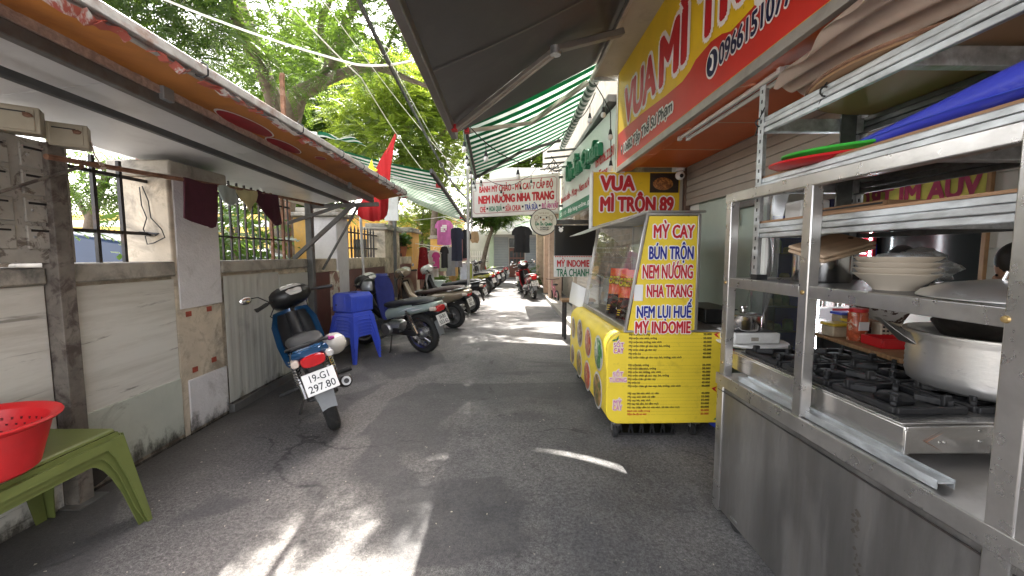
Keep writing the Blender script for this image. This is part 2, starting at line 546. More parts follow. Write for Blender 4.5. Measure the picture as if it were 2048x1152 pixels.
# ------------------------------------------------------------------ ground
m_asph = bpy.data.materials.new('asphalt')
m_asph.use_nodes = True
def _asph():
    N, L = m_asph.node_tree.nodes, m_asph.node_tree.links
    p = principled(m_asph)
    tc = N.new('ShaderNodeTexCoord')
    def nz(s, d=6, r=0.6, dist=0, mp=None):
        n = N.new('ShaderNodeTexNoise'); n.inputs['Scale'].default_value = s; n.inputs['Detail'].default_value = d
        n.inputs['Roughness'].default_value = r; n.inputs['Distortion'].default_value = dist
        if mp:
            m = N.new('ShaderNodeMapping'); m.inputs['Scale'].default_value = mp; L.new(tc.outputs['Object'], m.inputs[0]); L.new(m.outputs[0], n.inputs[0])
        else:
            L.new(tc.outputs['Object'], n.inputs[0])
        return n.outputs['Fac']
    def rp(f, a, b, ca, cb):
        r = N.new('ShaderNodeValToRGB'); r.color_ramp.elements[0].position = a; r.color_ramp.elements[1].position = b
        r.color_ramp.elements[0].color = (*ca, 1); r.color_ramp.elements[1].color = (*cb, 1); L.new(f, r.inputs[0]); return r.outputs[0]
    def mixc(f, a, b, mode='MIX'):
        x = N.new('ShaderNodeMix'); x.data_type = 'RGBA'; x.blend_type = mode
        if isinstance(f, float): x.inputs['Factor'].default_value = f
        else: L.new(f, x.inputs['Factor'])
        L.new(a, x.inputs['A'])
        if isinstance(b, tuple): x.inputs['B'].default_value = (*b, 1)
        else: L.new(b, x.inputs['B'])
        return x.outputs['Result']
    base = rp(nz(1.1, 8, 0.62, 0.4), 0.35, 0.68, (0.066, 0.066, 0.07), (0.155, 0.149, 0.143))
    # dusty worn lane along the right half, darker tar along the left
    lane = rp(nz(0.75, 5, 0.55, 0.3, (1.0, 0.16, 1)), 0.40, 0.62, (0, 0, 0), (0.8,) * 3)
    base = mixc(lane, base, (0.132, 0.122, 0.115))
    mo = rp(nz(55, 4, 0.75), 0.34, 0.68, (0.42,) * 3, (1.7,) * 3)
    base = mixc(0.8, base, mo, 'MULTIPLY')
    # aggregate
    ag = rp(nz(230, 2, 0.5), 0.35, 0.72, (0.45,) * 3, (1.65,) * 3)
    base = mixc(0.75, base, ag, 'MULTIPLY')
    # old darker repair strips, hairline cracks, darker edge along the left wall
    pa = rp(nz(0.55, 3, 0.5, 1.2), 0.5, 0.53, (0, 0, 0), (0.6,) * 3)
    base = mixc(pa, base, (0.045, 0.045, 0.048))
    vc = N.new('ShaderNodeTexVoronoi'); vc.feature = 'DISTANCE_TO_EDGE'; vc.inputs['Scale'].default_value = 0.8
    wv = N.new('ShaderNodeTexNoise'); wv.inputs['Scale'].default_value = 2.5; wv.inputs['Detail'].default_value = 6; L.new(tc.outputs['Object'], wv.inputs[0])
    av = N.new('ShaderNodeMix'); av.data_type = 'VECTOR'; av.inputs['Factor'].default_value = 0.35
    L.new(tc.outputs['Object'], av.inputs['A']); L.new(wv.outputs['Color'], av.inputs['B']); L.new(av.outputs['Result'], vc.inputs['Vector'])
    ck = rp(vc.outputs['Distance'], 0.002, 0.008, (0.7,) * 3, (0, 0, 0))
    ck = mixc(1.0, ck, rp(nz(0.9, 3), 0.5, 0.58, (0, 0, 0), (1, 1, 1)), 'MULTIPLY')
    base = mixc(ck, base, (0.02, 0.02, 0.02))
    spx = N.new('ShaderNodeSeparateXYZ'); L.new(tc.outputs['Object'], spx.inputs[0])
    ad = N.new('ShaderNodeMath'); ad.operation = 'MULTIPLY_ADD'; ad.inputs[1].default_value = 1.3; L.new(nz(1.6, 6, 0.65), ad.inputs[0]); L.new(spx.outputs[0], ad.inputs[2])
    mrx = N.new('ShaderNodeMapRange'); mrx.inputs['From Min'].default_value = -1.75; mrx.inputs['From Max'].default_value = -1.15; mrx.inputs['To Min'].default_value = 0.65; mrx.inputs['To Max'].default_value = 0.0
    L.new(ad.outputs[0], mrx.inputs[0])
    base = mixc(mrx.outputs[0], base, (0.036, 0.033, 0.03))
    # dark oily spots, pale dust specks
    oil = rp(nz(4.5, 4, 0.5, 0.5), 0.66, 0.74, (0, 0, 0), (0.75,) * 3)
    base = mixc(oil, base, (0.028, 0.027, 0.027))
    vor = N.new('ShaderNodeTexVoronoi'); vor.inputs['Scale'].default_value = 9; L.new(tc.outputs['Object'], vor.inputs[0])
    sp = rp(vor.outputs['Distance'], 0.025, 0.045, (0.8,) * 3, (0, 0, 0))
    msk = rp(nz(1.7, 4), 0.48, 0.56, (0, 0, 0), (1, 1, 1))
    sp = mixc(1.0, sp, msk, 'MULTIPLY')
    base = mixc(sp, base, (0.5, 0.46, 0.4))
    L.new(base, p.inputs['Base Color'])
    rr = rp(nz(2.2, 6), 0.3, 0.7, (0.62,) * 3, (0.88,) * 3); L.new(rr, p.inputs['Roughness'])
    b = N.new('ShaderNodeBump'); b.inputs['Strength'].default_value = 0.55; b.inputs['Distance'].default_value = 0.006
    L.new(nz(190, 3, 0.6), b.inputs['Height']); L.new(b.outputs[0], p.inputs['Normal'])
_asph()
def sst(a, b, x):
    t = min(1, max(0, (x - a) / (b - a))); return t * t * (3 - 2 * t)
def gz(x, y):
    return -0.09 * sst(0.35, 1.1, x) * sst(3.6, 2.3, y) + 0.02 * math.exp(-((x + 0.3) / 1.2) ** 2) * 0.4
def axis_pts(bps):
    out = []
    for a, b, n in bps:
        out += [a + (b - a) * i / n for i in range(n)]
    return out + [bps[-1][1]]
gx = axis_pts([(-200, -20, 4), (-20, -3, 10), (-3, 3, 30), (3, 20, 10), (20, 200, 4)])
gy = axis_pts([(-200, -8, 4), (-8, -1, 7), (-1, 8, 45), (8, 30, 30), (30, 300, 6)])
g = MB()
W = len(gx)
g.add([(x, y, gz(x, y)) for y in gy for x in gx], [(j * W + i, j * W + i + 1, (j + 1) * W + i + 1, (j + 1) * W + i) for j in range(len(gy) - 1) for i in range(W - 1)])
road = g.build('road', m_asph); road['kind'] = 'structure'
# pale dry mud patch worn into the asphalt further up the alley
yard = MB().box(-30, -2.9, -5, 34, 0.02, 0.05).build('yard_ground', mat('yard concrete', (0.34, 0.32, 0.29), 0.9, 0, 0.15, 2, 0.1, 20)); yard['kind'] = 'structure'
kb = MB().box(1.2, 1.62, 5.2, 13.2, 0.0, 0.11).build('pavement', mat('pavement concrete', (0.3, 0.28, 0.25), 0.9, 0, 0.2, 3, 0.15, 30, 0.5, (0.1, 0.09, 0.08), 3), bevel=0.01); kb['kind'] = 'structure'

# scattered litter grains on the road (uncountable)
lt = MB()
rr = random.Random(3)
for i in range(300):
    x = rr.uniform(-2.3, 1.1); y = 1.3 + 6 * rr.random() ** 1.6
    s = rr.uniform(0.003, 0.009); a = rr.uniform(0, 3.14)
    z = gz(x, y) + 0.002
    c, d = math.cos(a) * s, math.sin(a) * s
    k = rr.uniform(0.25, 0.7)
    lt.add([(x - c, y - d, z), (x + d * k, y - c * k, z + 0.001), (x + c, y + d, z), (x - d * k, y + c * k, z + 0.003)], [(0, 1, 2, 3)])
o = lt.build('litter', mat('litter flakes', (0.42, 0.38, 0.31), 0.8, 0, 0.4, 30)); o['kind'] = 'stuff'

# ------------------------------------------------------------------ left boundary wall
bw = thing('boundary_wall', 'long stained boundary wall with boards, pillars and red brown tiles along the left of the alley', 'wall', (-2.45, 3, 0))
XW = -2.47
MB().box(-2.75, XW, -1.5, 5.06, 0, 1.235).build('masonry', m_plaster, bw)
MB().box(XW, -2.452, -1.5, 2.2, 0.0, 1.235).build('wall_board', m_board, bw, 0.003)
MB().box(XW, -2.45, 2.3, 3.045, 0.42, 1.215).build('wall_board', m_board, bw, 0.003)
b = MB(); b.box(XW, -2.438, 2.31, 3.04, 0.04, 0.47)
b.build('lower_board', m_boardg, bw, 0.003)
MB().box(-2.79, -2.43, 2.33, 3.05, 1.237, 1.345).build('coping', m_cone, bw, 0.012)
MB().box(-2.79, -2.43, 3.545, 5.06, 1.237, 1.34).build('coping', m_cone, bw, 0.012)
MB().box(-2.79, -2.43, -1.5, 2.2, 1.237, 1.33).build('coping', m_cone, bw, 0.012)
pl = MB().box(-2.79, -2.452, 3.05, 3.54, 0, 1.96).build('pillar', m_plaster, bw, 0.012)
MB().box(-2.84, -2.39, 3.0, 3.6, 1.962, 2.07).build('pillar_cap', m_cone, pl, 0.015)
MB().box(-2.452, -2.44, 3.085, 3.535, 0.985, 1.955).build('stucco_tile', m_stucco, pl, 0.004)
MB().box(-2.452, -2.438, 3.115, 3.54, 0.03, 0.43).build('stucco_tile', m_stucco, pl, 0.004)
b = MB()
for y, z in ((3.14, 0.92), (3.36, 0.93), (3.17, 0.475), (3.38, 0.5)):
    b.box(-2.452, -2.446, y, y + 0.05, z, z + 0.04)
b.build('tile_patch', mat('brick red patch', (0.3, 0.06, 0.035), 0.8, 0, 0.25, 20), pl)
# corrugated sheet between pillar and post
b = MB()
def corr(u, v):
    y = 3.56 + 0.85 * u
    return (-2.438 + 0.0025 * (1 if math.sin(y * 2 * math.pi / 0.105) > 0.3 else 0), y, 0.09 + 1.12 * v)
b.grid(96, 1, corr, (-0.004, 0, 0))
b.build('corrugated_sheet', m_sheetg, bw, ang=20)
MB().box(XW, -2.44, 4.42, 5.05, 0.05, 1.0).box(XW, -2.434, 4.42, 5.05, 1.02, 1.18).build('wall_board', m_sheetg, bw, 0.003)
MB().box(XW, -2.405, 3.56, 5.05, 0.0, 0.075).build('bottom_rail', m_greyiron, bw, 0.004)
# second stretch: tiles, cream band, pillars
MB().box(-2.78, XW, 5.2, 23.5, 0, 1.16).build('masonry', m_plaster, bw)
b = MB()
for (y0, y1) in ((5.22, 5.72), (6.0, 8.36), (8.62, 11.2), (11.7, 16)):
    b.box(XW, -2.455, y0, y1, 0, 1.155)
b.build('tile_cladding', m_tile, bw)
MB().box(-2.79, -2.44, 5.2, 5.93, 1.162, 1.335).box(-2.79, -2.44, 6.38, 23.5, 1.162, 1.335).build('cream_band', m_plaster, bw, 0.008)
MB().box(-2.78, -2.42, 5.72, 5.98, 0, 1.158).build('flaking_pier', mat('flaking plaster', (0.58, 0.52, 0.42), 0.9, 0, 0.15, 6, 0.5, 30, 0.85, (0.2, 0.07, 0.05), 6, 0.5, 0.56), bw, 0.01)
for k, (y0, y1, mm, zt) in enumerate(((5.94, 6.37, m_plaster, 1.93), (8.3, 9.4, m_plaster, 1.88), (10.6, 11.5, m_ochre, 1.95), (15.2, 15.9, m_ochre, 1.95), (20.2, 20.9, m_ochre, 1.95))):
    if k == 0:
        MB().box(-3.05, -2.76, y0 + 0.02, y1, 0, zt - 0.01).build('ochre_pier', m_ochre, bw, 0.01)
        q = MB().box(-2.758, -2.43, y0, y1, 0.0, zt).build('pillar', m_stucco, bw, 0.01)
    else:
        q = MB().box(-2.8, -2.43, y0, y1, 1.0, zt).build('pillar', mm, bw, 0.01)
    MB().box(-3.1 if k == 0 else -2.88, -2.36, y0 - 0.08, y1 + 0.08, zt + 0.002, zt + 0.06).box(-3.0 if k == 0 else -2.82, -2.42, y0 - 0.02, y1 + 0.02, zt + 0.062, zt + 0.13).build('pillar_cap', m_cone, q, 0.015)

m_st1 = stain_mat('damp grime', (0.06, 0.05, 0.04), 0.0, 0.26, 0.75, 9.0, (1, 1, 0.55))
for k, (xx, ya, yb_) in enumerate(((-2.4485, -1.5, 2.19), (-2.4355, 2.31, 3.04), (-2.4345, 3.09, 3.53), (-2.43, 3.56, 5.05), (-2.4505, 5.22, 11.2))):
    MB().add([(xx, ya, 0.003), (xx, yb_, 0.003), (xx, yb_, 0.4), (xx, ya, 0.4)], [(0, 1, 2, 3)]).build('damp_stain', m_st1, bw)
def grille(label, x, ys, z0, z1, rails, r, m, y0, y1, spikes=False, thick=()):
    t = thing('iron_grille', label, 'grille', (x, y0, z0), group='iron grilles on the boundary wall')
    for i, y in enumerate(ys):
        b = MB()
        rr_ = r * (1.7 if i in thick else 1)
        b.box(x - rr_, x + rr_, y - rr_, y + rr_, z0, z1)
        if spikes:
            b.lathe([(rr_ * 1.8, z1), (rr_ * 1.2, z1 + 0.03), (0.001, z1 + 0.09)], (x, y, 0), 8)
        b.build('bar', m_rust if i in thick else m, t)
    for z in rails:
        MB().box(x - r * 0.7, x + r * 0.7, y0, y1, z - r, z + r).build('rail', m, t)
    return t
grille('black grille of three thick bars between the mailboxes and the stained pillar', -2.6, [2.48, 2.66, 2.84], 1.345, 2.02, [1.545, 1.92], 0.011, m_dark, 2.3, 3.05)
grille('dark grille of thin bars behind the hanging cloths', -2.62, [3.62 + 0.115 * i for i in range(13)], 1.34, 2.15, [1.56, 1.95], 0.008, m_dark, 3.55, 5.06, thick=(9, 11))
grille('black spiked grille above the red brown tiles beside the metal pole', -2.6, [6.45 + 0.165 * i for i in range(11)], 1.335, 1.8, [1.5, 1.76], 0.012, m_dark, 6.38, 8.3, True)
grille('far grille with red cloth seen behind it before the ochre pillar', -2.6, [9.5 + 0.14 * i for i in range(8)], 1.335, 1.85, [1.5, 1.8], 0.012, m_dark, 9.4, 10.6)
o = MB().grid(10, 2, lambda u, v: (-2.75 + 0.02 * math.sin(u * 30), 9.55 + 0.95 * u, 1.42 + 0.42 * v), (0.01, 0, 0)).build('red_cloth', mat('red cloth', (0.42, 0.03, 0.03), 0.85, 0, 0.2, 8))
tag(o, 'red cloth drying behind the far grille of the boundary wall', 'cloth')

# posts and poles on the left
def post(name, label, cat, p0, p1, w, m, h=None, plate=True):
    t = thing(name, label, cat, p0)
    MB().beam(p0, p1, w, h or w, (0, 1, 0)).build('shaft', m, t, 0.004)
    if plate:
        MB().box(p0[0] - w, p0[0] + w, p0[1] - w, p0[1] + w, 0.0, 0.008).build('base_plate', m_greyiron, t)
    return t
m_oldpost = mat('mouldy steel post', (0.16, 0.14, 0.12), 0.75, 0.1, 0.35, 9, 0.2, 40, 0.8, (0.05, 0.035, 0.03), 10, 0.48, 0.6)
post('steel_post', 'dark rusty steel post under the mailboxes at the left', 'post', (-2.42, 2.25, 0), (-2.42, 2.25, 1.98), 0.085, m_oldpost)
t = post('steel_post', 'grey steel post carrying the near canopy where the corrugated sheet ends', 'post', (-2.42, 5.12, 0), (-2.42, 5.12, 2.02), 0.075, m_greyiron)
t = thing('metal_pole', 'thin pale metal pole standing behind the blue stools against the tiled wall', 'pole', (-2.28, 6.5, 0))
MB().tube([(-2.2, 6.42, 0), (-2.32, 6.62, 2.02)], 0.022, 10).build('shaft', mat('pale grey pipe', (0.45, 0.45, 0.44), 0.45, 0.4, 0.12, 8, dirt=0.4, dcol=(0.2, 0.15, 0.1)), t)
MB().lathe([(0.03, 0), (0.03, 0.02)], (-2.2, 6.42, 0), 12).build('foot', m_greyiron, t)
post('steel_post', 'tall dark post at the pillar past the flag', 'post', (-2.36, 8.75, 0), (-2.36, 8.75, 2.75), 0.06, m_greyiron)
t = thing('metal_rod', 'thin dark rod leaning across the mailboxes', 'rod', (-2.32, 1.75, 1.6))
MB().tube([(-2.34, 1.4, 1.42), (-2.33, 1.9, 1.66), (-2.34, 2.32, 1.87)], 0.008, 8).build('shaft', m_oldpost, t)
MB().tube([(-2.34, 2.32, 1.87), (-2.36, 2.36, 1.885)], 0.011, 8).build('tip', m_rust, t)

# ------------------------------------------------------------------ mailboxes
m_mail = mat('grey mailbox paint', (0.33, 0.31, 0.275), 0.6, 0.1, 0.2, 6, 0.1, 50, 0.75, (0.07, 0.05, 0.04), 16, 0.55, 0.62)
m_mail2 = mat('beige mailbox paint', (0.36, 0.32, 0.24), 0.6, 0.1, 0.12, 6, 0.05, 50, 0.5, (0.12, 0.09, 0.06), 9, 0.58, 0.68)
mb = thing('mailbox_bank', 'bank of grimy grey letter boxes in rows on the wall at the left', 'mailboxes', (-2.42, 1.9, 1.36))
MB().box(-2.6, -2.42, 1.2, 2.345, 1.352, 1.985).build('casing', m_mail, mb, 0.004)
for c in range(4):
    for r in range(4):
        y0 = 2.112 - c * 0.255; z0 = 1.425 + r * 0.138
        d = MB().box(-2.42, -2.408, y0, y0 + 0.205, z0, z0 + 0.118).build('door', m_mail, mb, 0.003)
        s = MB().box(-2.409, -2.4065, y0 + 0.015, y0 + 0.185, z0 + 0.088, z0 + 0.1)
        s.build('slot', m_blackt, d)
        MB().beam((-2.406, y0 + 0.01, z0 + 0.104), (-2.402, y0 + 0.19, z0 + 0.1), 0.012, 0.006).build('flap', m_mail, d)
        MB().lathe([(0.008, 0), (0.006, 0.004)], (-2.408, y0 + 0.03, z0 + 0.06), 10, 'x').build('lock', m_alu, d)
def loose_mail(label, x, y, z, w, h):
    t = thing('loose_mailbox', label, 'mailbox', (x, y, z), R(38), group='loose mailboxes above the bank')
    MB().box(0, w, 0, 0.1, 0, h).build('box', m_mail2, t, 0.004, world=False)
    d = MB().box(0.014, w - 0.018, -0.006, 0, 0.01, h - 0.01).build('door', m_mail2, t, 0.003, world=False)
    MB().box(0.025, w - 0.045, -0.008, -0.0055, h - 0.032, h - 0.026).build('slot', m_blackt, d, world=False)
    lk = MB()
    rr = random.Random(int(x * -100))
    lk.ell((w - 0.04, -0.012, h - 0.042), (0.016, 0.008, 0.012), 8, 6)
    lk.tube([(w - 0.055 + 0.004 * i, -0.012, h - 0.04 + rr.uniform(-.014, .014)) for i in range(9)], 0.004, 5)
    lk.build('lock', m_rust, d, world=False)
loose_mail('beige loose mailbox on top of the bank at the far left edge', -2.41, 2.0, 1.985, 0.162, 0.125)
loose_mail('beige loose mailbox hung lower beside the first grille', -2.385, 2.21, 1.968, 0.158, 0.12)

# ------------------------------------------------------------------ near canopy over the left side
m_under = mat('white roof underside', (0.6, 0.6, 0.6), 0.35, 0, 0.08, 1.5, 0.05, 8, 0.45, (0.3, 0.29, 0.27), 2.5, 0.5, 0.75)
m_foam = mat('crumbling foam edge', (0.5, 0.36, 0.3), 0.95, 0, 0.25, 40, 0.9, 70, 0.5, (0.12, 0.08, 0.07), 9)
m_orange = mat('orange banner', (0.44, 0.165, 0.03), 0.6, 0, 0.15, 3, 0.1, 20, 0.65, (0.17, 0.05, 0.025), 1.6, 0.5, 0.75)
m_trim = mat('worn white trim', (0.36, 0.355, 0.345), 0.42, 0.4, 0.25, 9, 0.2, 40, 0.75, (0.2, 0.09, 0.05), 6, 0.5, 0.66)
cn = thing('roof_canopy', 'low sheet canopy with grey beams and an orange board along its outer edge', 'canopy', (-2.2, 2, 2.1))
def cz(y): return -0.022 * (y - 1.5)
def strip(x0, z0, x1, z1, y0, y1, th):
    return MB().add([(x0, y0, z0 + cz(y0)), (x1, y0, z1 + cz(y0)), (x1, y1, z1 + cz(y1)), (x0, y1, z0 + cz(y1)),
                     (x0, y0, z0 + th + cz(y0)), (x1, y0, z1 + th + cz(y0)), (x1, y1, z1 + th + cz(y1)), (x0, y1, z0 + th + cz(y1))],
                    [(0, 3, 2, 1), (4, 5, 6, 7), (0, 1, 5, 4), (1, 2, 6, 5), (2, 3, 7, 6), (3, 0, 4, 7)])
for (y0, y1) in ((-1.5, 0.9), (0.905, 2.05), (2.055, 3.25), (3.255, 4.4), (4.405, 5.6)):
    strip(-1.79, 2.24, -2.7, 2.13, y0, y1, 0.05).build('roof_panel', m_under, cn)
def ybeam(x0, x1, z0, z1, y0, y1):
    return strip(x0, z0, x1, z0, y0, y1, z1 - z0)
ybeam(-1.825, -1.78, 2.178, 2.236, -1.5, 5.62).build('front_beam', m_greyiron, cn, 0.005)
ybeam(-2.035, -2.0, 2.112, 2.15, -1.5, 5.6).build('purlin', mat('dark grey purlin', (0.075, 0.078, 0.08), 0.5, 0.2, 0.2, 8, 0.05, 40), cn, 0.004)
f = MB()
rf = random.Random(5)
def foam(u, v):
    y = -1.5 + 7.1 * u
    return (-1.778 + 0.008 * rf.random(), y, 2.238 + cz(y) + 0.038 * v + (0.006 * rf.random() if v > 0.5 else 0))
f.grid(260, 3, foam, (-0.02, 0, 0)).build('foam_edge', m_foam, cn, ang=60)
def bz(y, b):      # height of the board: inner edge follows the beam, outer edge is level
    return (2.282 - 0.026 * (y - 1.5)) * (1 - b) + 2.238 * b
MB().grid(1, 24, lambda u, v: (-1.8 + 0.36 * u, -1.5 + 7.45 * v, bz(-1.5 + 7.45 * v, u)), (0, 0, 0.012)).build('banner_board', m_orange, cn)
MB().beam((-1.43, -1.5, 2.262), (-1.43, 5.97, 2.262), 0.025, 0.05).beam((-1.455, -1.5, 2.235), (-1.455, 5.97, 2.235), 0.03, 0.018).build('edge_trim', m_trim, cn, 0.006)
tr = MB()
for i in range(34):
    y = 1.3 + 4.6 * i / 33 + rf.uniform(-.05, .05)
    L_ = rf.uniform(0.08, 0.26)
    a, h = rf.uniform(0.02, 0.07), rf.uniform(-0.03, 0.015)
    z = 2.25
    tr.grid(4, 2, lambda u, v: (-1.428 - a * v + 0.006 * math.sin(9 * u + i), y + L_ * u, z - 0.028 + h * v + 0.01 * math.sin(6 * u + 2 * i)), (0.002, 0.0, 0.003))
tr.build('torn_tarpaulin', mat('torn tarpaulin', (0.7, 0.66, 0.62), 0.5, 0, 0.1, 8, 0, 60, 0.9, (0.45, 0.06, 0.03), 3, 0.5, 0.53), cn)
for y in (2.0, 2.9, 3.6, 4.1, 4.55, 4.85, 5.2, 5.5, 5.8):
    z = 2.255
    tie = MB()
    tie.tube([(-1.42 + 0.035 * math.cos(a * 0.7), y + 0.01 * math.sin(a), z + 0.035 * math.sin(a * 0.7)) for a in range(9)], 0.004, 5, True)
    tie.tube([(-1.43, y, z + 0.03), (-1.43, y + 0.03, z + 0.06)], 0.003, 5)
    tie.build('cable_tie', m_black, cn)
# red lettering fragments on the orange board (upside-down, worn)
def slope_pt(a, b):  # a along alley, b across board from inner edge
    return Vector((-1.79 + 0.34 * b, a, bz(a, b) - 0.003))
for (c0, c1, b0, b1) in ((2.5, 3.05, 0.02, 0.55), (3.05, 3.5, 0.0, 0.42), (3.6, 3.72, 0.4, 0.65)):
    for s_, mm, nm in ((1.0, m_whitet, 'oval_edge'), (0.93, mat('faded dark red', (0.3, 0.012, 0.02), 0.5, 0, 0.25, 6), 'oval_mark')):
        b = MB()
        pts = []
        for i in range(28):
            a = 2 * math.pi * i / 28
            p = slope_pt((c0 + c1) / 2 + (c1 - c0) / 2 * s_ * math.cos(a), (b0 + b1) / 2 + (b1 - b0) / 2 * s_ * math.sin(a))
            p.z -= 0.003 * (1 if s_ < 1 else 0)
            pts.append(p)
        b.add(pts, [tuple(range(28))]).build(nm, mm, cn)
# far-end frame, crossbeam and braces on the post
MB().beam((-2.42, 5.12, 1.98), (-1.62, 5.3, 2.03), 0.04, 0.05).build('cross_beam', m_greyiron, cn, 0.004)
MB().beam((-2.6, 5.06, 1.34), (-1.88, 5.18, 2.03), 0.05, 0.05).build('brace', m_greyiron, cn, 0.004)
MB().beam((-2.62, 5.0, 1.77), (-2.0, 5.2, 2.02), 0.04, 0.04).build('brace', m_greyiron, cn, 0.004)
MB().beam((-2.36, 5.3, 1.2), (-1.86, 5.24, 2.0), 0.025, 0.025).build('brace', m_greyiron, cn, 0.003)
for y in (2.2, 4.7):
    MB().box(-1.8, -1.755, y, y + 0.07, 2.21 + cz(y), 2.285 + cz(y)).build('bracket', mat('bracket grey', (0.28, 0.29, 0.29), 0.5, 0.3, 0.1, 8), cn, 0.004)
# translucent corrugated sheet behind the canopy
o = thing('corrugated_roof_sheet', 'pale translucent corrugated sheet behind the canopy above the hung cloths', 'roof sheet', (-2.9, 4.4, 2.2))
MB().grid(80, 2, lambda u, v: (-2.6 - 1.2 * v, 3.45 + 1.7 * u, 2.1 + 0.03 * u + 0.25 * v + 0.012 * math.sin(u * 110)), None).build('sheet', mat('translucent corrugated', (0.75, 0.76, 0.72), 0.5, 0, 0.08, 3, transl=0.6), o)
MB().beam((-3.0, 3.45, 2.17), (-3.0, 5.15, 2.2), 0.03, 0.03).build('batten', m_rust, o)

# ------------------------------------------------------------------ cloth helper, clothes rod with cloths
def garment(rows, y, folds, amp, th=0.012, seed=0, nu=18, xdir=(1, 0, 0), ydir=(0, 1, 0), org=(0, 0, 0)):
    """rows: (z, left, right) from the top; folds ripple the depth"""
    rg = random.Random(seed)
    ph = rg.uniform(0, 6); ph2 = rg.uniform(0, 6)
    zs = []
    for i in range(len(rows) - 1):
        n = 4
        for k in range(n):
            t = k / n
            zs.append(tuple(rows[i][q] * (1 - t) + rows[i + 1][q] * t for q in range(3)))
    zs.append(rows[-1])
    X, Yd, O = Vector(xdir), Vector(ydir), Vector(org)
    m = len(zs) - 1
    def fn(u, v):
        z, a, b = zs[int(round(v * m))]
        x = a + (b - a) * u
        d = amp * (0.35 + 0.65 * v) * (math.sin(folds * x * 6.28 + ph + v) + 0.4 * math.sin(folds * 2.3 * x * 6.28 + ph2))
        return O + X * x + Yd * (y + d) + Vector((0, 0, z + 0.006 * math.sin(7 * u + ph)))
    return MB().grid(nu, m, fn, tuple(Yd * th))
cr = thing('clothes_rod', 'rusty iron rod for drying cloths in front of the pillar', 'rod', (-2.25, 2.1, 1.87))
MB().tube([(-2.25, 2.08, 1.875), (-2.24, 3.6, 1.945), (-2.26, 5.15, 2.0)], 0.014, 8).build('bar', m_rust, cr)
w = MB()
for dy in (0.0, 0.012, 0.02):
    w.tube([(-2.25 + 0.02 * math.cos(a), 2.33 + dy + 0.002 * a, 1.887 + 0.02 * math.sin(a)) for a in range(7)], 0.004, 5)
w.tube([(-2.25, 2.35, 1.9), (-2.26, 2.33, 1.95), (-2.3, 2.36, 2.02)], 0.004, 5)
w.build('tie', mat('pale string', (0.5, 0.4, 0.33), 0.9, 0, 0.2, 30), cr)
m_maroon = mat('maroon towel', (0.055, 0.008, 0.018), 0.95, 0, 0.15, 20, 0.3, 120)
def hung(label, y0, y1, ztop, rows, m, folds=2.2, amp=0.008, seed=0, cat='cloth', dx=0.0):
    o = garment(rows, 0, folds, amp, 0.01, seed, 18, (0, 1, 0), (1, 0, 0), (-2.235 + dx, 0, 0)).build('hung_cloth', m)
    tag(o, label, cat, 'cloths hung on the rusty rod')
hung('large maroon towel hung over the rod in front of the pillar', 0, 0, 0, [(1.925, 2.92, 3.235), (1.9, 2.92, 3.235), (1.75, 2.91, 3.225), (1.645, 2.90, 3.21), (1.625, 2.98, 3.2), (1.6, 3.1, 3.19)], m_maroon, seed=1)
hung('grey green rag hung on the rod beside the large maroon towel', 0, 0, 0, [(1.935, 3.26, 3.46), (1.9, 3.26, 3.47), (1.83, 3.28, 3.5), (1.8, 3.3, 3.44)], mat('grey green rag', (0.3, 0.34, 0.32), 0.9, 0, 0.15, 10), 4, 0.012, 2)
hung('pale khaki rag with a pointed corner hung on the rod', 0, 0, 0, [(1.95, 3.46, 3.75), (1.92, 3.47, 3.76), (1.87, 3.52, 3.73), (1.81, 3.58, 3.66), (1.77, 3.6, 3.63)], mat('khaki rag', (0.42, 0.38, 0.2), 0.9, 0, 0.15, 10), 3, 0.012, 3)
hung('smaller dark maroon shirt hung on the rod nearest the post', 0, 0, 0, [(1.965, 3.76, 4.08), (1.94, 3.74, 4.09), (1.86, 3.74, 4.11), (1.78, 3.86, 4.14), (1.7, 3.95, 4.16), (1.68, 3.97, 4.13)], m_maroon, 3, 0.012, 4)
# loose black wire on the first pillar
o = thing('looped_wire', 'loose loops of black wire hanging on the stained pillar', 'wire', (-2.6, 3.04, 1.5))
b = MB()
b.tube([(-2.64, 3.035, 1.88), (-2.63, 3.03, 1.75), (-2.6, 3.03, 1.66), (-2.63, 3.03, 1.58), (-2.61, 3.03, 1.53)], 0.004, 6)
b.tube([(-2.62, 3.035, 1.885), (-2.58, 3.03, 1.78), (-2.57, 3.03, 1.66), (-2.5, 3.03, 1.58), (-2.48, 3.03, 1.52), (-2.56, 3.03, 1.48), (-2.61, 3.03, 1.47), (-2.62, 3.03, 1.53), (-2.55, 3.03, 1.53), (-2.52, 3.03, 1.55)], 0.004, 6)
b.build('loop', m_black, o)
MB().tube([(-2.66, 3.03, 1.555), (-2.53, 3.03, 1.545)], 0.009, 6).build('peg', m_dark, o)

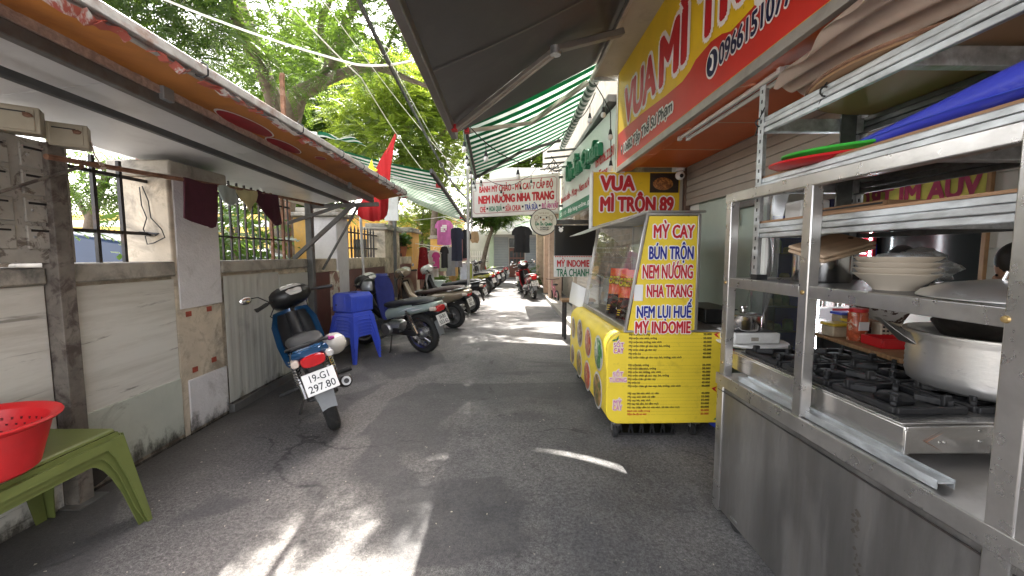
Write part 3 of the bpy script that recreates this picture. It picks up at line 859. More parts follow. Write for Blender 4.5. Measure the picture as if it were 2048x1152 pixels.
# ------------------------------------------------------------------ striped awning on the left
m_strip = striped('green white awning cloth', 1, 0.25, (0.015, 0.24, 0.12), (0.8, 0.84, 0.8), 0.5, 0.65)
la = thing('striped_awning', 'green and white striped awning beyond the near canopy on the left', 'awning', (-2.75, 6.1, 3.0))
def lawn(u, v):
    y = 6.1 + 5.0 * v
    sag = 0.05 * math.sin(math.pi * u) * (0.6 + 0.4 * math.sin(v * 9))
    return (-2.75 + 1.65 * u, y, (3.0 - 0.1 * v) * (1 - u) + (2.6 - 0.33 * v) * u - sag)
la_c = MB().grid(10, 16, lawn, (0, 0, 0.004)).build('canvas', m_strip, la)
MB().beam((-1.09, 6.08, 2.6), (-1.09, 11.15, 2.27), 0.05, 0.07).build('front_bar', m_dark, la, 0.006)
MB().tube([(-2.76, 6.0, 3.02), (-2.76, 11.2, 2.92)], 0.04, 12).build('roller', m_galv, la)
MB().box(-2.84, -2.68, 5.98, 6.02, 2.9, 3.12).build('bracket', m_white, la, 0.004)
for y in (6.9, 10.3):
    MB().beam((-2.72, y - 0.4, 2.86), (-1.95, y + 0.25, 2.72), 0.05, 0.035).beam((-1.95, y + 0.25, 2.72), (-1.12, y, 2.52 if y < 8 else 2.3), 0.05, 0.035).build('folding_arm', m_galv, la, 0.004)
    MB().box(-1.16, -1.09, y - 0.03, y + 0.03, 2.49 if y < 8 else 2.27, 2.56 if y < 8 else 2.33).build('arm_joint', m_redt, la, 0.004)
MB().grid(8, 6, lambda u, v: (-2.72 + 0.55 * u, 6.05 + 0.1 * v + 0.4 * u * v, 3.05 + 0.12 * (1 - u) * v + 0.02 * math.sin(u * 9)), (0, 0, 0.004)).build('flap', m_strip, la)

# ------------------------------------------------------------------ flag
fl = thing('national_flag', 'red flag with a yellow star drooping from a slanted pole past the near canopy', 'flag', (-1.95, 6.0, 2.1))
MB().tube([(-2.02, 6.0, 2.22), (-1.93, 6.0, 2.42), (-1.565, 5.98, 3.09)], 0.016, 8).build('pole', mat('red flag pole', (0.4, 0.03, 0.02), 0.5, 0, 0.1, 10), fl)
fp = [  # z, left x, right x
    (3.045, -1.595, -1.55), (2.95, -1.655, -1.585), (2.8, -1.745, -1.61), (2.65, -1.835, -1.64), (2.5, -1.925, -1.655), (2.36, -2.0, -1.675), (2.2, -2.06, -1.69), (2.05, -2.12, -1.70), (1.96, -2.13, -1.715), (1.9, -2.08, -1.76), (1.87, -1.95, -1.84)]
garment(fp, 5.97, 5.5, 0.026, 0.005, 11, 36).build('cloth', mat('red flag cloth', (0.42, 0.01, 0.012), 0.8, 0, 0.15, 5, transl=0.15), fl, world=True)
st = MB()
sp_ = [(-1.99, 2.52), (-1.95, 2.6), (-1.89, 2.73), (-1.87, 2.62), (-1.81, 2.58), (-1.86, 2.545), (-1.84, 2.48), (-1.9, 2.52)]
st.add([(x, 5.915, z) for x, z in sp_] + [(x, 5.922, z) for x, z in sp_], [tuple(range(8)), tuple(range(15, 7, -1))])
st.build('star', mat('yellow flag star', (0.8, 0.6, 0.01), 0.6, 0, 0.05, 5), fl)
o = thing('hanging_board', 'blank whitish board hanging behind the red flag', 'board', (-1.95, 7.5, 2.0))
MB().box(-2.2, -1.95, 7.5, 7.54, 2.0, 2.55).build('panel', m_white, o, 0.005)
MB().box(-2.21, -1.94, 7.495, 7.545, 2.552, 2.58).build('rail', m_galv, o)

# ------------------------------------------------------------------ dark awning overhead right
m_awd = mat('dark grey awning cloth', (0.06, 0.058, 0.057), 0.5, 0, 0.14, 1.2, 0.35, 5, 0.45, (0.1, 0.095, 0.09), 3, 0.55, 0.75)
da = thing('retractable_awning', 'large dark grey awning stretched overhead with a folding arm at its far end', 'awning', (1.0, 2, 3.45))
MB().grid(10, 14, lambda u, v: (-0.55 + 1.55 * u, -1.5 + 6.06 * v, 2.7 + 0.75 * u - 0.035 * math.sin(math.pi * u) * (1 - 0.9 * v ** 6) - 0.012 * math.sin(v * 20) * math.sin(math.pi * u)), (0, 0, 0.005)).build('canvas', m_awd, da)
MB().beam((-0.56, -1.5, 2.69), (-0.56, 4.58, 2.69), 0.07, 0.1).build('front_bar', mat('awning bar', (0.2, 0.195, 0.185), 0.4, 0.5, 0.1, 8), da, 0.008)
m_arm = mat('awning arm', (0.42, 0.38, 0.33), 0.42, 0.55, 0.1, 8, dirt=0.3)
MB().beam((-0.5, 4.24, 2.655), (0.4, 3.56, 3.08), 0.065, 0.045).beam((-0.48, 4.24, 2.64), (0.4, 3.575, 3.055), 0.02, 0.03).build('folding_arm', m_arm, da, 0.006)
MB().beam((0.42, 3.54, 3.09), (1.0, 3.68, 3.30), 0.075, 0.05).build('folding_arm', mat('awning arm dark', (0.2, 0.19, 0.18), 0.45, 0.5, 0.1, 8), da, 0.006)
MB().lathe([(0.045, -0.035), (0.045, 0.035)], (0.41, 3.55, 3.08), 14).build('elbow', m_galv, da, 0.004)
MB().box(-0.55, -0.49, 4.2, 4.28, 2.63, 2.69).build('arm_joint', m_redt, da, 0.004)
for y in (0.55, 1.8, 3.05):
    MB().grid(12, 1, lambda u, v: (-0.53 + 1.5 * u, y + 0.018 * v, 2.697 + 0.726 * u + 0.0 - 0.035 * math.sin(math.pi * (u * 0.97 + 0.01))), (0, 0, 0.002)).build('seam', m_greyiron, da)
MB().tube([(1.02, -1.5, 3.47), (1.02, 4.4, 3.47)], 0.05, 12).build('roller', m_greyiron, da)

# ------------------------------------------------------------------ striped awning on the right
ga = thing('striped_awning', 'green and white striped awning over the alley on the right behind the dark awning', 'awning', (1.05, 4.7, 3.6))
def gawn(u, v):
    y = 4.72 + 3.5 * v
    return (-0.47 - 0.12 * v + (1.52 + 0.15 * v) * u, y, 2.9 + 0.7 * u - 0.06 * math.sin(math.pi * u) * (0.7 + 0.3 * math.sin(8 * v)) * (1 - 0.9 * (1 - v) ** 6))
MB().grid(12, 16, gawn, (0, 0, 0.004)).build('canvas', striped('green white awning cloth near', 1, 0.25, (0.012, 0.2, 0.095), (0.74, 0.8, 0.75), 0.55, 0.5), ga)
MB().beam((-0.48, 4.68, 2.9), (-0.6, 8.25, 2.9), 0.05, 0.07).build('front_bar', m_dark, ga, 0.006)
MB().beam((-0.44, 5.02, 2.86), (0.33, 5.72, 3.17), 0.05, 0.045).beam((0.33, 5.72, 3.17), (1.0, 5.2, 3.5), 0.055, 0.05).build('folding_arm', m_arm, ga, 0.005)
MB().beam((-0.55, 7.95, 2.86), (0.25, 7.3, 3.17), 0.05, 0.045).beam((0.25, 7.3, 3.17), (1.0, 7.8, 3.5), 0.055, 0.05).build('folding_arm', m_greyiron, ga, 0.005)
MB().box(-0.5, -0.44, 4.98, 5.06, 2.83, 2.89).build('arm_joint', m_redt, ga, 0.004)
MB().tube([(1.08, 4.75, 3.53), (1.12, 8.4, 3.53)], 0.06, 12).build('roller', striped('roller cloth', 1, 0.17, (0.05, 0.09, 0.07), (0.5, 0.52, 0.5), 0.5, 0.0), ga)
MB().grid(30, 2, lambda u, v: (-0.49 - 0.12 * u, 4.72 + 3.5 * u, 2.86 - (0.1 + 0.02 * math.sin(u * 130)) * v), (0.003, 0, 0)).build('valance', striped('valance cloth', 1, 0.25, (0.012, 0.21, 0.1), (0.74, 0.78, 0.74), 0.48, 0.4), ga)

# ------------------------------------------------------------------ shop building on the right
m_wallw = mat('white shop wall', (0.62, 0.61, 0.57), 0.7, 0, 0.06, 2, 0.05, 25, 0.3, (0.3, 0.28, 0.25), 3, 0.58, 0.75)
m_soffit = mat('orange soffit panel', (0.62, 0.12, 0.025), 0.42, 0, 0.1, 2, 0.02, 20, 0.3, (0.2, 0.045, 0.02), 5, 0.6, 0.72)
sb = thing('shop_building', 'noodle shop building with an orange soffit, rolled shutter and open dim interior', 'building', (2.06, 2.2, 0))
MB().box(1.36, 6, -1.5, 4.8, 2.9, 9).build('upper_wall', m_wallw, sb)
MB().box(3.95, 4.4, -1.5, 4.8, 0, 2.9).build('back_wall', mat('white plank wall', (0.55, 0.54, 0.49), 0.6, 0, 0.06, 2, 0.05, 25), sb)
MB().box(1.98, 6, 4.8, 4.98, 0, 9).build('party_wall', m_wallw, sb)
MB().box(2.0, 6, -1.7, -1.5, 0, 9).build('party_wall', m_wallw, sb)
MB().box(2.2, 3.95, -1.5, 4.8, 2.62, 2.7).build('ceiling', m_wallw, sb)
pb = MB()
for i in range(17):
    z = 0.1 + i * 0.15
    pb.box(3.935, 3.95, -1.5, 4.8, z, z + 0.143)
pb.build('wall_planks', mat('white plank face', (0.5, 0.49, 0.44), 0.55, 0, 0.08, 2, 0.05, 25), sb, 0.003)
sf = MB()
b = MB()
ys = [4.75, 3.95, 3.15, 2.35, 1.55, 0.75, -0.05, -0.85, -1.5]
for i in range(8):
    y1, y0 = ys[i] - 0.004, ys[i + 1] + 0.004
    sf.add([(1.28, y0, 2.325), (1.42, y0, 2.345), (1.42, y1, 2.345), (1.28, y1, 2.325)], [(0, 1, 2, 3)])
    sf.box(1.424, 2.06, y0, y1, 2.385, 2.4)
sf.build('soffit', m_soffit, sb, ang=15)
MB().box(1.415, 1.422, -1.5, 4.75, 2.345, 2.4).build('soffit_step', m_soffit, sb)
sj = MB()
for y in ys[:-1]:
    sj.add([(1.28, y - 0.006, 2.3235), (1.42, y - 0.006, 2.3435), (1.42, y + 0.006, 2.3435), (1.28, y + 0.006, 2.3235)], [(0, 1, 2, 3)])
    sj.box(1.424, 2.06, y - 0.006, y + 0.006, 2.383, 2.4)
sj.build('soffit_joint', mat('pale joint', (0.62, 0.42, 0.3), 0.6, 0, 0.05, 8), sb)
MB().box(1.38, 2.06, -1.5, 4.78, 2.41, 2.45).build('soffit_backing', m_greyiron, sb)
MB().beam((1.275, -1.5, 2.33), (1.275, 4.75, 2.33), 0.012, 0.014).build('edge_strip', mat('orange edge strip', (0.75, 0.36, 0.12), 0.5, 0, 0.05, 8), sb)
# rolled shutter
sh = MB()
for i in range(6):
    z = 1.945 + i * 0.072
    sh.box(2.05, 2.075, 0.0, 4.72, z, z + 0.066)
    sh.box(2.058, 2.07, 0.0, 4.72, z + 0.066, z + 0.072)
sh.build('roller_shutter', mat('taupe shutter slat', (0.3, 0.265, 0.225), 0.5, 0.2, 0.08, 3, 0.03, 30, 0.35, (0.12, 0.1, 0.08), 4, 0.55, 0.75), sb, 0.006)
MB().box(2.04, 2.1, 4.72, 4.8, 0, 2.38).build('shutter_guide', mat('brown guide', (0.12, 0.07, 0.05), 0.6, 0.1, 0.2, 8), sb, 0.004)
MB().box(2.1, 2.2, 4.5, 4.72, 0, 1.95).build('door_jamb', m_wallw, sb, 0.005)
m_gl = mat('frosted greenish glass', (0.5, 0.58, 0.5), 0.25, 0, 0.05, 2, alpha=0.72)
MB().box(2.1, 2.112, 3.3, 4.5, 0.05, 2.35).build('glass_door', m_gl, sb)
MB().box(2.09, 2.12, 3.27, 3.3, 0.0, 2.35).box(2.09, 2.12, 3.3, 4.5, 0.0, 0.05).build('door_frame', m_greyiron, sb)
MB().box(2.05, 2.09, 3.42, 3.72, 1.8, 1.87).beam((2.06, 3.7, 1.8), (2.06, 3.7, 1.66), 0.03, 0.04).build('door_closer', m_greyiron, sb, 0.006)
fl_ = MB().box(2.0, 3.95, -1.5, 4.8, 0.02, 0.1).build('shop_floor', mat('shop floor tile', (0.35, 0.33, 0.3), 0.4, 0, 0.1, 3)); fl_['kind'] = 'structure'

# beige panel between awning and sign
o = thing('ceiling_panel', 'narrow beige ceiling panel with a metal edge between the dark awning and the big sign', 'panel', (1.1, 2, 3.4))
for (y0, y1) in ((-1.5, 1.35), (1.36, 3.1), (3.11, 4.8)):
    MB().box(0.985, 1.262, y0, y1, 3.395, 3.41).build('panel', mat('beige panel', (0.4, 0.345, 0.26), 0.6, 0, 0.1, 2, 0.03, 20, 0.35, (0.2, 0.17, 0.12), 5, 0.55, 0.7), o)
MB().beam((0.97, -1.5, 3.385), (0.97, 4.83, 3.385), 0.03, 0.05).build('edge_bar', m_arm, o, 0.004)
MB().beam((0.97, 4.82, 3.385), (1.3, 4.82, 3.385), 0.03, 0.05).build('end_bar', m_galv, o, 0.004)

# ------------------------------------------------------------------ big shop sign
XS = 1.25
RT, UP = (0, -1, 0), (0, 0, 1)
sg = thing('shop_sign', 'big yellow and red shop sign reading VUA MÌ TRỘN above the shop front', 'sign', (XS, 2.5, 2.33))
MB().box(XS, XS + 0.03, -1.2, 4.72, 2.335, 3.395).build('panel', m_yel2, sg)
wave = [(4.7, 2.73), (4.4, 2.72), (4.15, 2.705), (3.9, 2.69), (3.63, 2.666), (3.3, 2.635), (3.0, 2.618), (2.88, 2.64), (2.8, 2.675), (2.6, 2.69), (2.47, 2.67), (2.37, 2.633), (2.15, 2.645), (1.8, 2.67), (1.5, 2.69), (1.0, 2.63), (0.5, 2.62), (-1.19, 2.7)]
b = MB()
pts = [(XS - 0.002, y, z) for y, z in wave] + [(XS - 0.002, -1.19, 2.375), (XS - 0.002, 4.7, 2.375)]
n_ = len(wave)
b.add([(XS - 0.002, y, z) for y, z in wave] + [(XS - 0.002, y, 2.375) for y, z in wave], [(i, i + 1, n_ + i + 1, n_ + i) for i in range(n_ - 1)])
b.build('red_wave', mat('red sign print', (0.55, 0.03, 0.02), 0.45, 0, 0.08, 3, 0.02, 30), sg)
MB().box(XS - 0.004, XS + 0.032, -1.2, 4.725, 2.318, 2.372).build('bottom_frame', mat('grey sign frame', (0.34, 0.32, 0.29), 0.45, 0.3, 0.1, 6, dirt=0.3), sg, 0.003)
MB().box(XS - 0.006, XS + 0.092, 4.722, 4.745, 2.318, 3.4).build('end_frame', m_white, sg)
for s, ya, yb in (('VUA', 4.42, 3.54), ('MÌ', 3.43, 2.95), ('TRỘN', 2.76, 1.62), ('89', 1.46, 0.9)):
    hh = 0.34
    extra = {'MÌ': 0.44, 'TRỘN': 0.56}.get(s, hh)
    zc = 2.925 + (0.05 if s == 'MÌ' else (0.015 if s == 'TRỘN' else 0))
    text('lettering', s, m_redt, sg, (XS, (ya + yb) / 2, zc), RT, UP, h=extra, w=ya - yb, bold=0.05, lift=0.004, outline=m_whitet, obold=0.12)
text('address_lettering', '106B2 Tập Thể Sư Phạm', m_blackt, sg, (XS, 3.8, 2.515), RT, UP, h=0.14, w=1.28, bold=0.03, lift=0.005, outline=m_whitet, obold=0.17)
text('phone_lettering', '0966151077', mat('navy letter', (0.01, 0.012, 0.06), 0.5, 0, 0), sg, (XS, 2.17, 2.555), RT, UP, h=0.115, w=0.62, bold=0.03, lift=0.005, outline=m_whitet, obold=0.1)
for y, z, r, mm, lf in ((2.565, 2.55, 0.078, m_whitet, 0.006), (2.565, 2.55, 0.066, MATS['navy letter'], 0.008)):
    MB().add([(XS - lf, y + r * math.cos(a * math.pi / 14), z + 1.15 * r * math.sin(a * math.pi / 14)) for a in range(28)], [tuple(range(28))]).build('phone_badge', mm, sg)
MB().tube([(XS - 0.011, 2.475 + 0.03 - 0.03 * t, 2.55 + 0.045 - 0.09 * t - 0.0 + 0.0) if False else (XS - 0.011, 2.565 + 0.028 * math.cos(1.9 + 2.4 * t) + 0.01, 2.55 + 0.045 * math.sin(1.9 + 2.4 * t)) for t in [i / 8 for i in range(9)]], [0.011, 0.01, 0.006, 0.005, 0.005, 0.005, 0.006, 0.01, 0.011], 6).build('handset_mark', m_whitet, sg)
b = MB().add([(XS - 0.006, 4.52 + 0.035 * math.cos(a * math.pi / 8), 2.535 + 0.04 * math.sin(a * math.pi / 8)) for a in range(-1, 10)] + [(XS - 0.006, 4.52, 2.455)], [tuple(range(12))])
b.build('pin_mark', m_blackt, sg)
MB().add([(XS - 0.008, 4.52 + 0.015 * math.cos(a * math.pi / 6), 2.538 + 0.017 * math.sin(a * math.pi / 6)) for a in range(12)], [tuple(range(12))]).build('pin_hole', m_whitet, sg)

# twin tube lamp under the soffit
tl = thing('tube_light', 'unlit twin fluorescent tube lamp under the orange soffit', 'lamp', (1.42, 2.7, 2.34))
MB().box(1.395, 1.445, 2.12, 3.36, 2.335, 2.372).build('housing', m_white, tl, 0.006)
for dx in (-0.035, 0.035):
    MB().tube([(1.42 + dx, 2.15, 2.322), (1.42 + dx, 3.33, 2.322)], 0.014, 12).build('tube', mat('lamp tube glass', (0.72, 0.7, 0.66), 0.25, 0, 0.05, 8), tl)
    MB().box(1.405 + dx, 1.435 + dx, 3.33, 3.36, 2.305, 2.338).box(1.405 + dx, 1.435 + dx, 2.12, 2.15, 2.305, 2.338).build('end_cap', m_white, tl, 0.003)
o = thing('camera_dome', 'white round security camera at the corner of the small yellow sign', 'camera', (1.93, 4.62, 2.3))
MB().ell((1.93, 4.62, 2.27), (0.05, 0.05, 0.05)).build('ball', m_white, o)
MB().lathe([(0.05, 2.32), (0.045, 2.345), (0.001, 2.35)], (1.93, 4.62, 0), 16).build('base', m_white, o)
MB().ell((1.93, 4.578, 2.262), (0.022, 0.015, 0.022)).build('lens', m_black, o)

# ------------------------------------------------------------------ small yellow sign facing down the alley
s2 = thing('projecting_sign', 'small yellow sign reading VUA MÌ TRỘN 89 facing down the alley', 'sign', (1.48, 4.75, 1.72))
MB().box(0.992, 1.985, 4.75, 4.87, 1.72, 2.33).build('panel', m_yel2, s2)
MB().box(0.972, 0.99, 4.742, 4.875, 1.68, 2.345).build('side_frame', m_white, s2, 0.003)
text('lettering', 'VUA', m_redt, s2, (1.27, 4.75, 2.205), (1, 0, 0), UP, h=0.155, w=0.38, bold=0.06, lift=0.004, outline=m_whitet, obold=0.15)
text('lettering', 'MÌ TRỘN 89', m_redt, s2, (1.497, 4.75, 1.975), (1, 0, 0), UP, h=0.255, w=0.83, bold=0.06, lift=0.004, outline=m_whitet, obold=0.15)
pb = MB().box(1.64, 1.97, 4.744, 4.75, 2.1, 2.32).build('food_photo', mat('dark photo ground', (0.03, 0.02, 0.015), 0.4, 0, 0.3, 20), s2)
m_food = mat('mixed noodles', (0.4, 0.17, 0.04), 0.5, 0, 0.6, 40, 0.2, 60, 0.7, (0.1, 0.02, 0.01), 28, 0.45, 0.55)
MB().lathe([(0.115, 0), (0.1, -0.004)], (1.79, 4.743, 2.2), 28, 'y', 0.62, 1.0).build('dish', m_food, pb)

# ------------------------------------------------------------------ neighbour building and its signs
m_nb = mat('grey brown render', (0.3, 0.27, 0.23), 0.85, 0, 0.15, 3, 0.2, 25, 0.6, (0.1, 0.09, 0.08), 3)
nb = thing('neighbour_building', 'neighbouring building with a grey brick wall and a closed shutter behind the yellow cart', 'building', (1.6, 7, 0))
MB().box(1.62, 6, 5.0, 9.2, 0, 9.0).build('wall', m_nb, nb)
brk = MB()
for r in range(15):
    for c in range(18):
        y = 5.05 + c * 0.22 + (0.11 if r % 2 else 0)
        brk.box(1.604, 1.62, y, y + 0.205, 1.05 + r * 0.077, 1.05 + r * 0.077 + 0.066)
brk.build('brick_facing', mat('grey brown brick', (0.25, 0.19, 0.14), 0.85, 0, 0.3, 7, 0.2, 40), nb)
shn = MB()
for i in range(14):
    shn.box(1.57, 1.6, 7.0, 9.1, 0.12 + i * 0.068, 0.12 + i * 0.068 + 0.06)
shn.build('shutter', mat('beige shutter slat', (0.42, 0.38, 0.33), 0.55, 0.1, 0.08, 3), nb, 0.005)
MB().box(1.5, 1.62, 9.1, 9.25, 0, 3.0).build('pier', mat('beige pier', (0.45, 0.38, 0.3), 0.85, 0, 0.15, 4, 0.1, 30), nb, 0.008)
dv = Vector((0.06, -1.0, 0)).normalized()
SGN = Vector((1.09, 8.6, 0))
nv = Vector((-1, -0.06, 0)).normalized()
us = thing('shop_sign', 'long white sign reading ỦN ỈN QUÁN in raised green letters under the striped awning', 'sign', (1.2, 6.8, 2.1))
L_ = 3.7
b = MB()
q = [SGN, SGN + dv * L_]
b.add([p + Vector((0, 0, z)) - nv * d for d in (0, 0.1) for p in q for z in (2.1, 3.17)], [(0, 1, 3, 2), (4, 6, 7, 5), (0, 2, 6, 4), (1, 5, 7, 3), (0, 4, 5, 1), (2, 3, 7, 6)])
b.build('panel', mat('mint white panel', (0.66, 0.7, 0.66), 0.45, 0, 0.05, 2, 0.02, 20, 0.2, (0.4, 0.42, 0.4), 4), us)
def onsign(t, z, lf=0): return SGN + dv * t + Vector((0, 0, z)) + nv * lf
b = MB(); b.add([onsign(0.02, 2.1, 0.003), onsign(L_ - 0.02, 2.1, 0.003), onsign(L_ - 0.02, 2.285, 0.003), onsign(0.02, 2.285, 0.003)], [(0, 1, 2, 3)])
b.build('green_band', mat('green sign band', (0.02, 0.17, 0.09), 0.5, 0, 0.08, 4), us)
text('raised_lettering', 'Ủn Ỉn Quán', m_greent, us, onsign(2.05, 2.85), dv, UP, h=0.4, w=2.1, bold=0.03, lift=0.004, depth=0.07)
text('red_lettering', 'Bánh mì chảo - Mì cay - Nem nướng Nha Trang', m_redt, us, onsign(1.75, 2.46), dv, UP, h=0.17, w=3.1, bold=0.03, lift=0.004)
text('red_lettering', '0978.06.22.81', m_redt, us, onsign(3.15, 2.66), dv, UP, h=0.12, w=0.8, bold=0.04, lift=0.004)
text('white_lettering', 'Số 110 - Đặt hàng online, giao tận nơi', m_whitet, us, onsign(1.75, 2.19), dv, UP, h=0.12, w=3.1, bold=0.012, lift=0.006)
pg = MB()
for (t, z, r1, r2) in ((0.42, 2.72, 0.2, 0.24), (0.28, 2.93, 0.07, 0.07), (0.56, 2.93, 0.07, 0.07)):
    pg.add([onsign(t + r1 * math.cos(a * math.pi / 12), z + r2 * math.sin(a * math.pi / 12), 0.008) for a in range(24)], [tuple(range(24))])
pg.build('pig_emblem', mat('pale pig print', (0.6, 0.56, 0.5), 0.5, 0, 0.03, 5), us)
b = MB()
for (t, z, r) in ((0.36, 2.78, 0.022), (0.5, 2.78, 0.022), (0.43, 2.69, 0.045)):
    b.add([onsign(t + r * math.cos(a * math.pi / 8), z + r * 0.8 * math.sin(a * math.pi / 8), 0.011) for a in range(16)], [tuple(range(16))])
b.build('emblem_features', mat('brown print', (0.25, 0.12, 0.07), 0.5, 0, 0), us)
# building-side black panel between the two signs
MB().box(1.3, 1.62, 4.9, 5.0, 2.05, 3.45).build('sign_return', m_plaster, us)

def box_on(o_, ax, bx, y0, th, z0a, z1a, z0b, z1b):
    (xa, ya), (xb, yb) = ax, bx
    d = Vector((xb - xa, yb - ya, 0)).normalized(); n = Vector((-d.y, d.x, 0)) * th
    P = [Vector((xa, ya, z0a)), Vector((xb, yb, z0b)), Vector((xb, yb, z1b)), Vector((xa, ya, z1a))]
    return MB().add(P + [p + n for p in P], [(0, 1, 2, 3), (7, 6, 5, 4), (0, 4, 5, 1), (1, 5, 6, 2), (2, 6, 7, 3), (3, 7, 4, 0)])
A_, B_ = (-0.735, 8.95), (1.03, 8.2)
bn = thing('hanging_signboard', 'white lightbox sign across the alley with NEM NƯỚNG NHA TRANG in red', 'sign', (0.15, 8.6, 2.2))
box_on(bn, A_, B_, 0, 0.1, 2.19, 2.97, 2.21, 3.0).build('lightbox', mat('white lightbox', (0.72, 0.7, 0.66), 0.45, 0, 0.05, 3, dirt=0.25, dcol=(0.45, 0.42, 0.38), dsc=4, transl=0.2), bn, 0.008)
bd = Vector((B_[0] - A_[0], B_[1] - A_[1], 0.025)).normalized()
bc = Vector(((A_[0] + B_[0]) / 2, (A_[1] + B_[1]) / 2, 0))
text('lettering', 'BÁNH MỲ CHẢO - MỲ CAY 7 CẤP ĐỘ', m_redt, bn, bc + bd * 0.03 + Vector((0, 0, 2.79)), bd, UP, h=0.24, w=1.62, bold=0.05, lift=0.006)
text('lettering', 'NEM NƯÓ\u031bNG NHA TRANG', m_redt, bn, bc + bd * 0.03 + Vector((0, 0, 2.575)), bd, UP, h=0.2, w=1.66, bold=0.075, lift=0.006)
x_ = -0.72
for s, mm, w_ in (('CHÈ', m_redt, 0.13), ('-', m_blackt, 0.03), ('HOA QUẢ', m_greent, 0.29), ('-', m_blackt, 0.03), ('SỮA CHUA', m_redt, 0.34), ('-', m_blackt, 0.03), ('TRÀ SỮA', m_bluet, 0.28), ('-', m_blackt, 0.03), ('ĐỒ ĂN VẶT', MATS['magenta letter'], 0.34)):
    text('lettering', s, mm, bn, bc + Vector((0.0, 0, 2.365)) + bd * (x_ + w_ / 2 - 0.05), bd, UP, h=(0.03 if s == '-' else {'HOA QUẢ': 0.16, 'SỮA CHUA': 0.15, 'ĐỒ ĂN VẶT': 0.19}.get(s, 0.145)), w=w_, bold=0.05, lift=0.006)
    x_ += w_ + 0.028
fr = MB()
o0, o1 = -0.9, 0.9
def bp(a, z): return bc + bd * a + Vector((0.0, -0.012, z + 0.0))
fr.tube([bp(-0.88, 2.27), bp(0.88, 2.27), bp(0.92, 2.31), bp(0.92, 2.87), bp(0.88, 2.91), bp(-0.88, 2.91), bp(-0.92, 2.87), bp(-0.92, 2.31)], 0.006, 5, True)
fr.build('red_border', mat('dull red border', (0.35, 0.1, 0.1), 0.5, 0, 0), bn)
MB().tube([(-0.75, 8.97, 1.9), (-0.75, 8.97, 3.3)], 0.018, 8).build('post', m_greyiron, bn)
MB().beam((1.0, 8.24, 2.9), (1.5, 8.1, 2.95), 0.04, 0.04).beam((1.0, 8.24, 2.35), (1.6, 8.1, 2.35), 0.04, 0.04).build('bracket', m_greyiron, bn)

rs = thing('round_sign', 'round cream sign with a pig face and ỦN ỈN QUÁN projecting from the building', 'sign', (0.72, 8.0, 2.02))
MB().lathe([(0.262, 0), (0.262, 0.1)], (0.72, 8.0, 2.02), 40, 'y').build('rim', m_black, rs, 0.006)
MB().lathe([(0.001, -0.004), (0.247, -0.004), (0.247, -0.001)], (0.72, 8.0, 2.02), 40, 'y').build('face', mat('cream sign face', (0.66, 0.6, 0.5), 0.5, 0, 0.04, 5), rs)
text('lettering', 'Ủn Ỉn Quán', m_greent, rs, (0.72, 7.995, 1.985), (1, 0, 0), UP, h=0.085, w=0.33, bold=0.06, lift=0.004)
text('lettering', '0978062281\n0978002281', m_blackt, rs, (0.735, 7.995, 1.895), (1, 0, 0), UP, h=0.06, w=0.17, bold=0.03, lift=0.004)
text('lettering', 'food & drink', mat('tan print', (0.3, 0.16, 0.08), 0.5, 0, 0), rs, (0.72, 7.995, 2.19), (1, 0, 0), UP, h=0.035, w=0.2, bold=0.0, lift=0.004)
b = MB()
for (x, z, r) in ((0.66, 2.1, 0.017), (0.775, 2.1, 0.017)):
    b.add([(x + r * math.cos(a * math.pi / 7), 7.99, z + r * math.sin(a * math.pi / 7)) for a in range(14)], [tuple(range(14))])
b.build('eyes', m_blackt, rs)
MB().add([(0.718 + 0.028 * math.cos(a * math.pi / 7), 7.99, 2.065 + 0.02 * math.sin(a * math.pi / 7)) for a in range(14)], [tuple(range(14))]).build('snout', mat('snout print', (0.45, 0.22, 0.12), 0.5, 0, 0), rs)
b = MB()
for sx in (-1, 1):
    b.tube([(0.72 + sx * (0.14 + 0.04 * math.cos(a)), 7.992, 2.1 + 0.05 * math.sin(a)) for a in [i * 0.52 for i in range(12)]], 0.004, 4, True)
b.tube([(0.72 + 0.165 * math.cos(a), 7.992, 1.99 + 0.15 * math.sin(a)) for a in [i * 0.262 for i in range(24)]], 0.003, 4, True)
b.build('face_line', MATS['tan print'], rs)
MB().box(0.985, 1.6, 8.02, 8.08, 1.98, 2.06).build('bracket', m_greyiron, rs, 0.004)

o = thing('menu_blackboard', 'black board with a small white emblem on the wall behind the cart', 'board', (1.17, 7.2, 1.37))
MB().box(0.85, 1.56, 7.2, 7.25, 1.372, 1.89).build('panel', mat('black board', (0.008, 0.008, 0.009), 0.3, 0, 0.0), o)
MB().box(0.838, 0.85, 7.19, 7.25, 1.372, 1.9).box(0.85, 1.56, 7.19, 7.25, 1.89, 1.9).build('frame', m_greyiron, o)
b = MB().add([(0.95 + 0.038 * math.cos(a * math.pi / 7), 7.195, 1.82 + 0.04 * math.sin(a * math.pi / 7)) for a in range(14)], [tuple(range(14))])
for dx in (-0.03, 0.03):
    b.add([(0.95 + dx + 0.013 * math.cos(a * math.pi / 4), 7.194, 1.862 + 0.013 * math.sin(a * math.pi / 4)) for a in range(8)], [tuple(range(8))])
b.build('emblem', m_whitet, o)
o = thing('menu_sign', 'white sign reading MỲ INDOMIE and TRÀ CHANH below the black board', 'sign', (1.17, 7.2, 1.0))
MB().box(0.835, 1.5, 7.19, 7.24, 1.0, 1.37).build('panel', m_white, o, 0.004)
text('red_lettering', 'MỲ INDOMIE', m_redt, o, (1.17, 7.19, 1.255), (1, 0, 0), UP, h=0.155, w=0.56, bold=0.045, lift=0.003)
text('green_lettering', 'TRÀ CHANH', m_greent, o, (1.165, 7.19, 1.09), (1, 0, 0), UP, h=0.165, w=0.57, bold=0.03, lift=0.003)
b = MB()
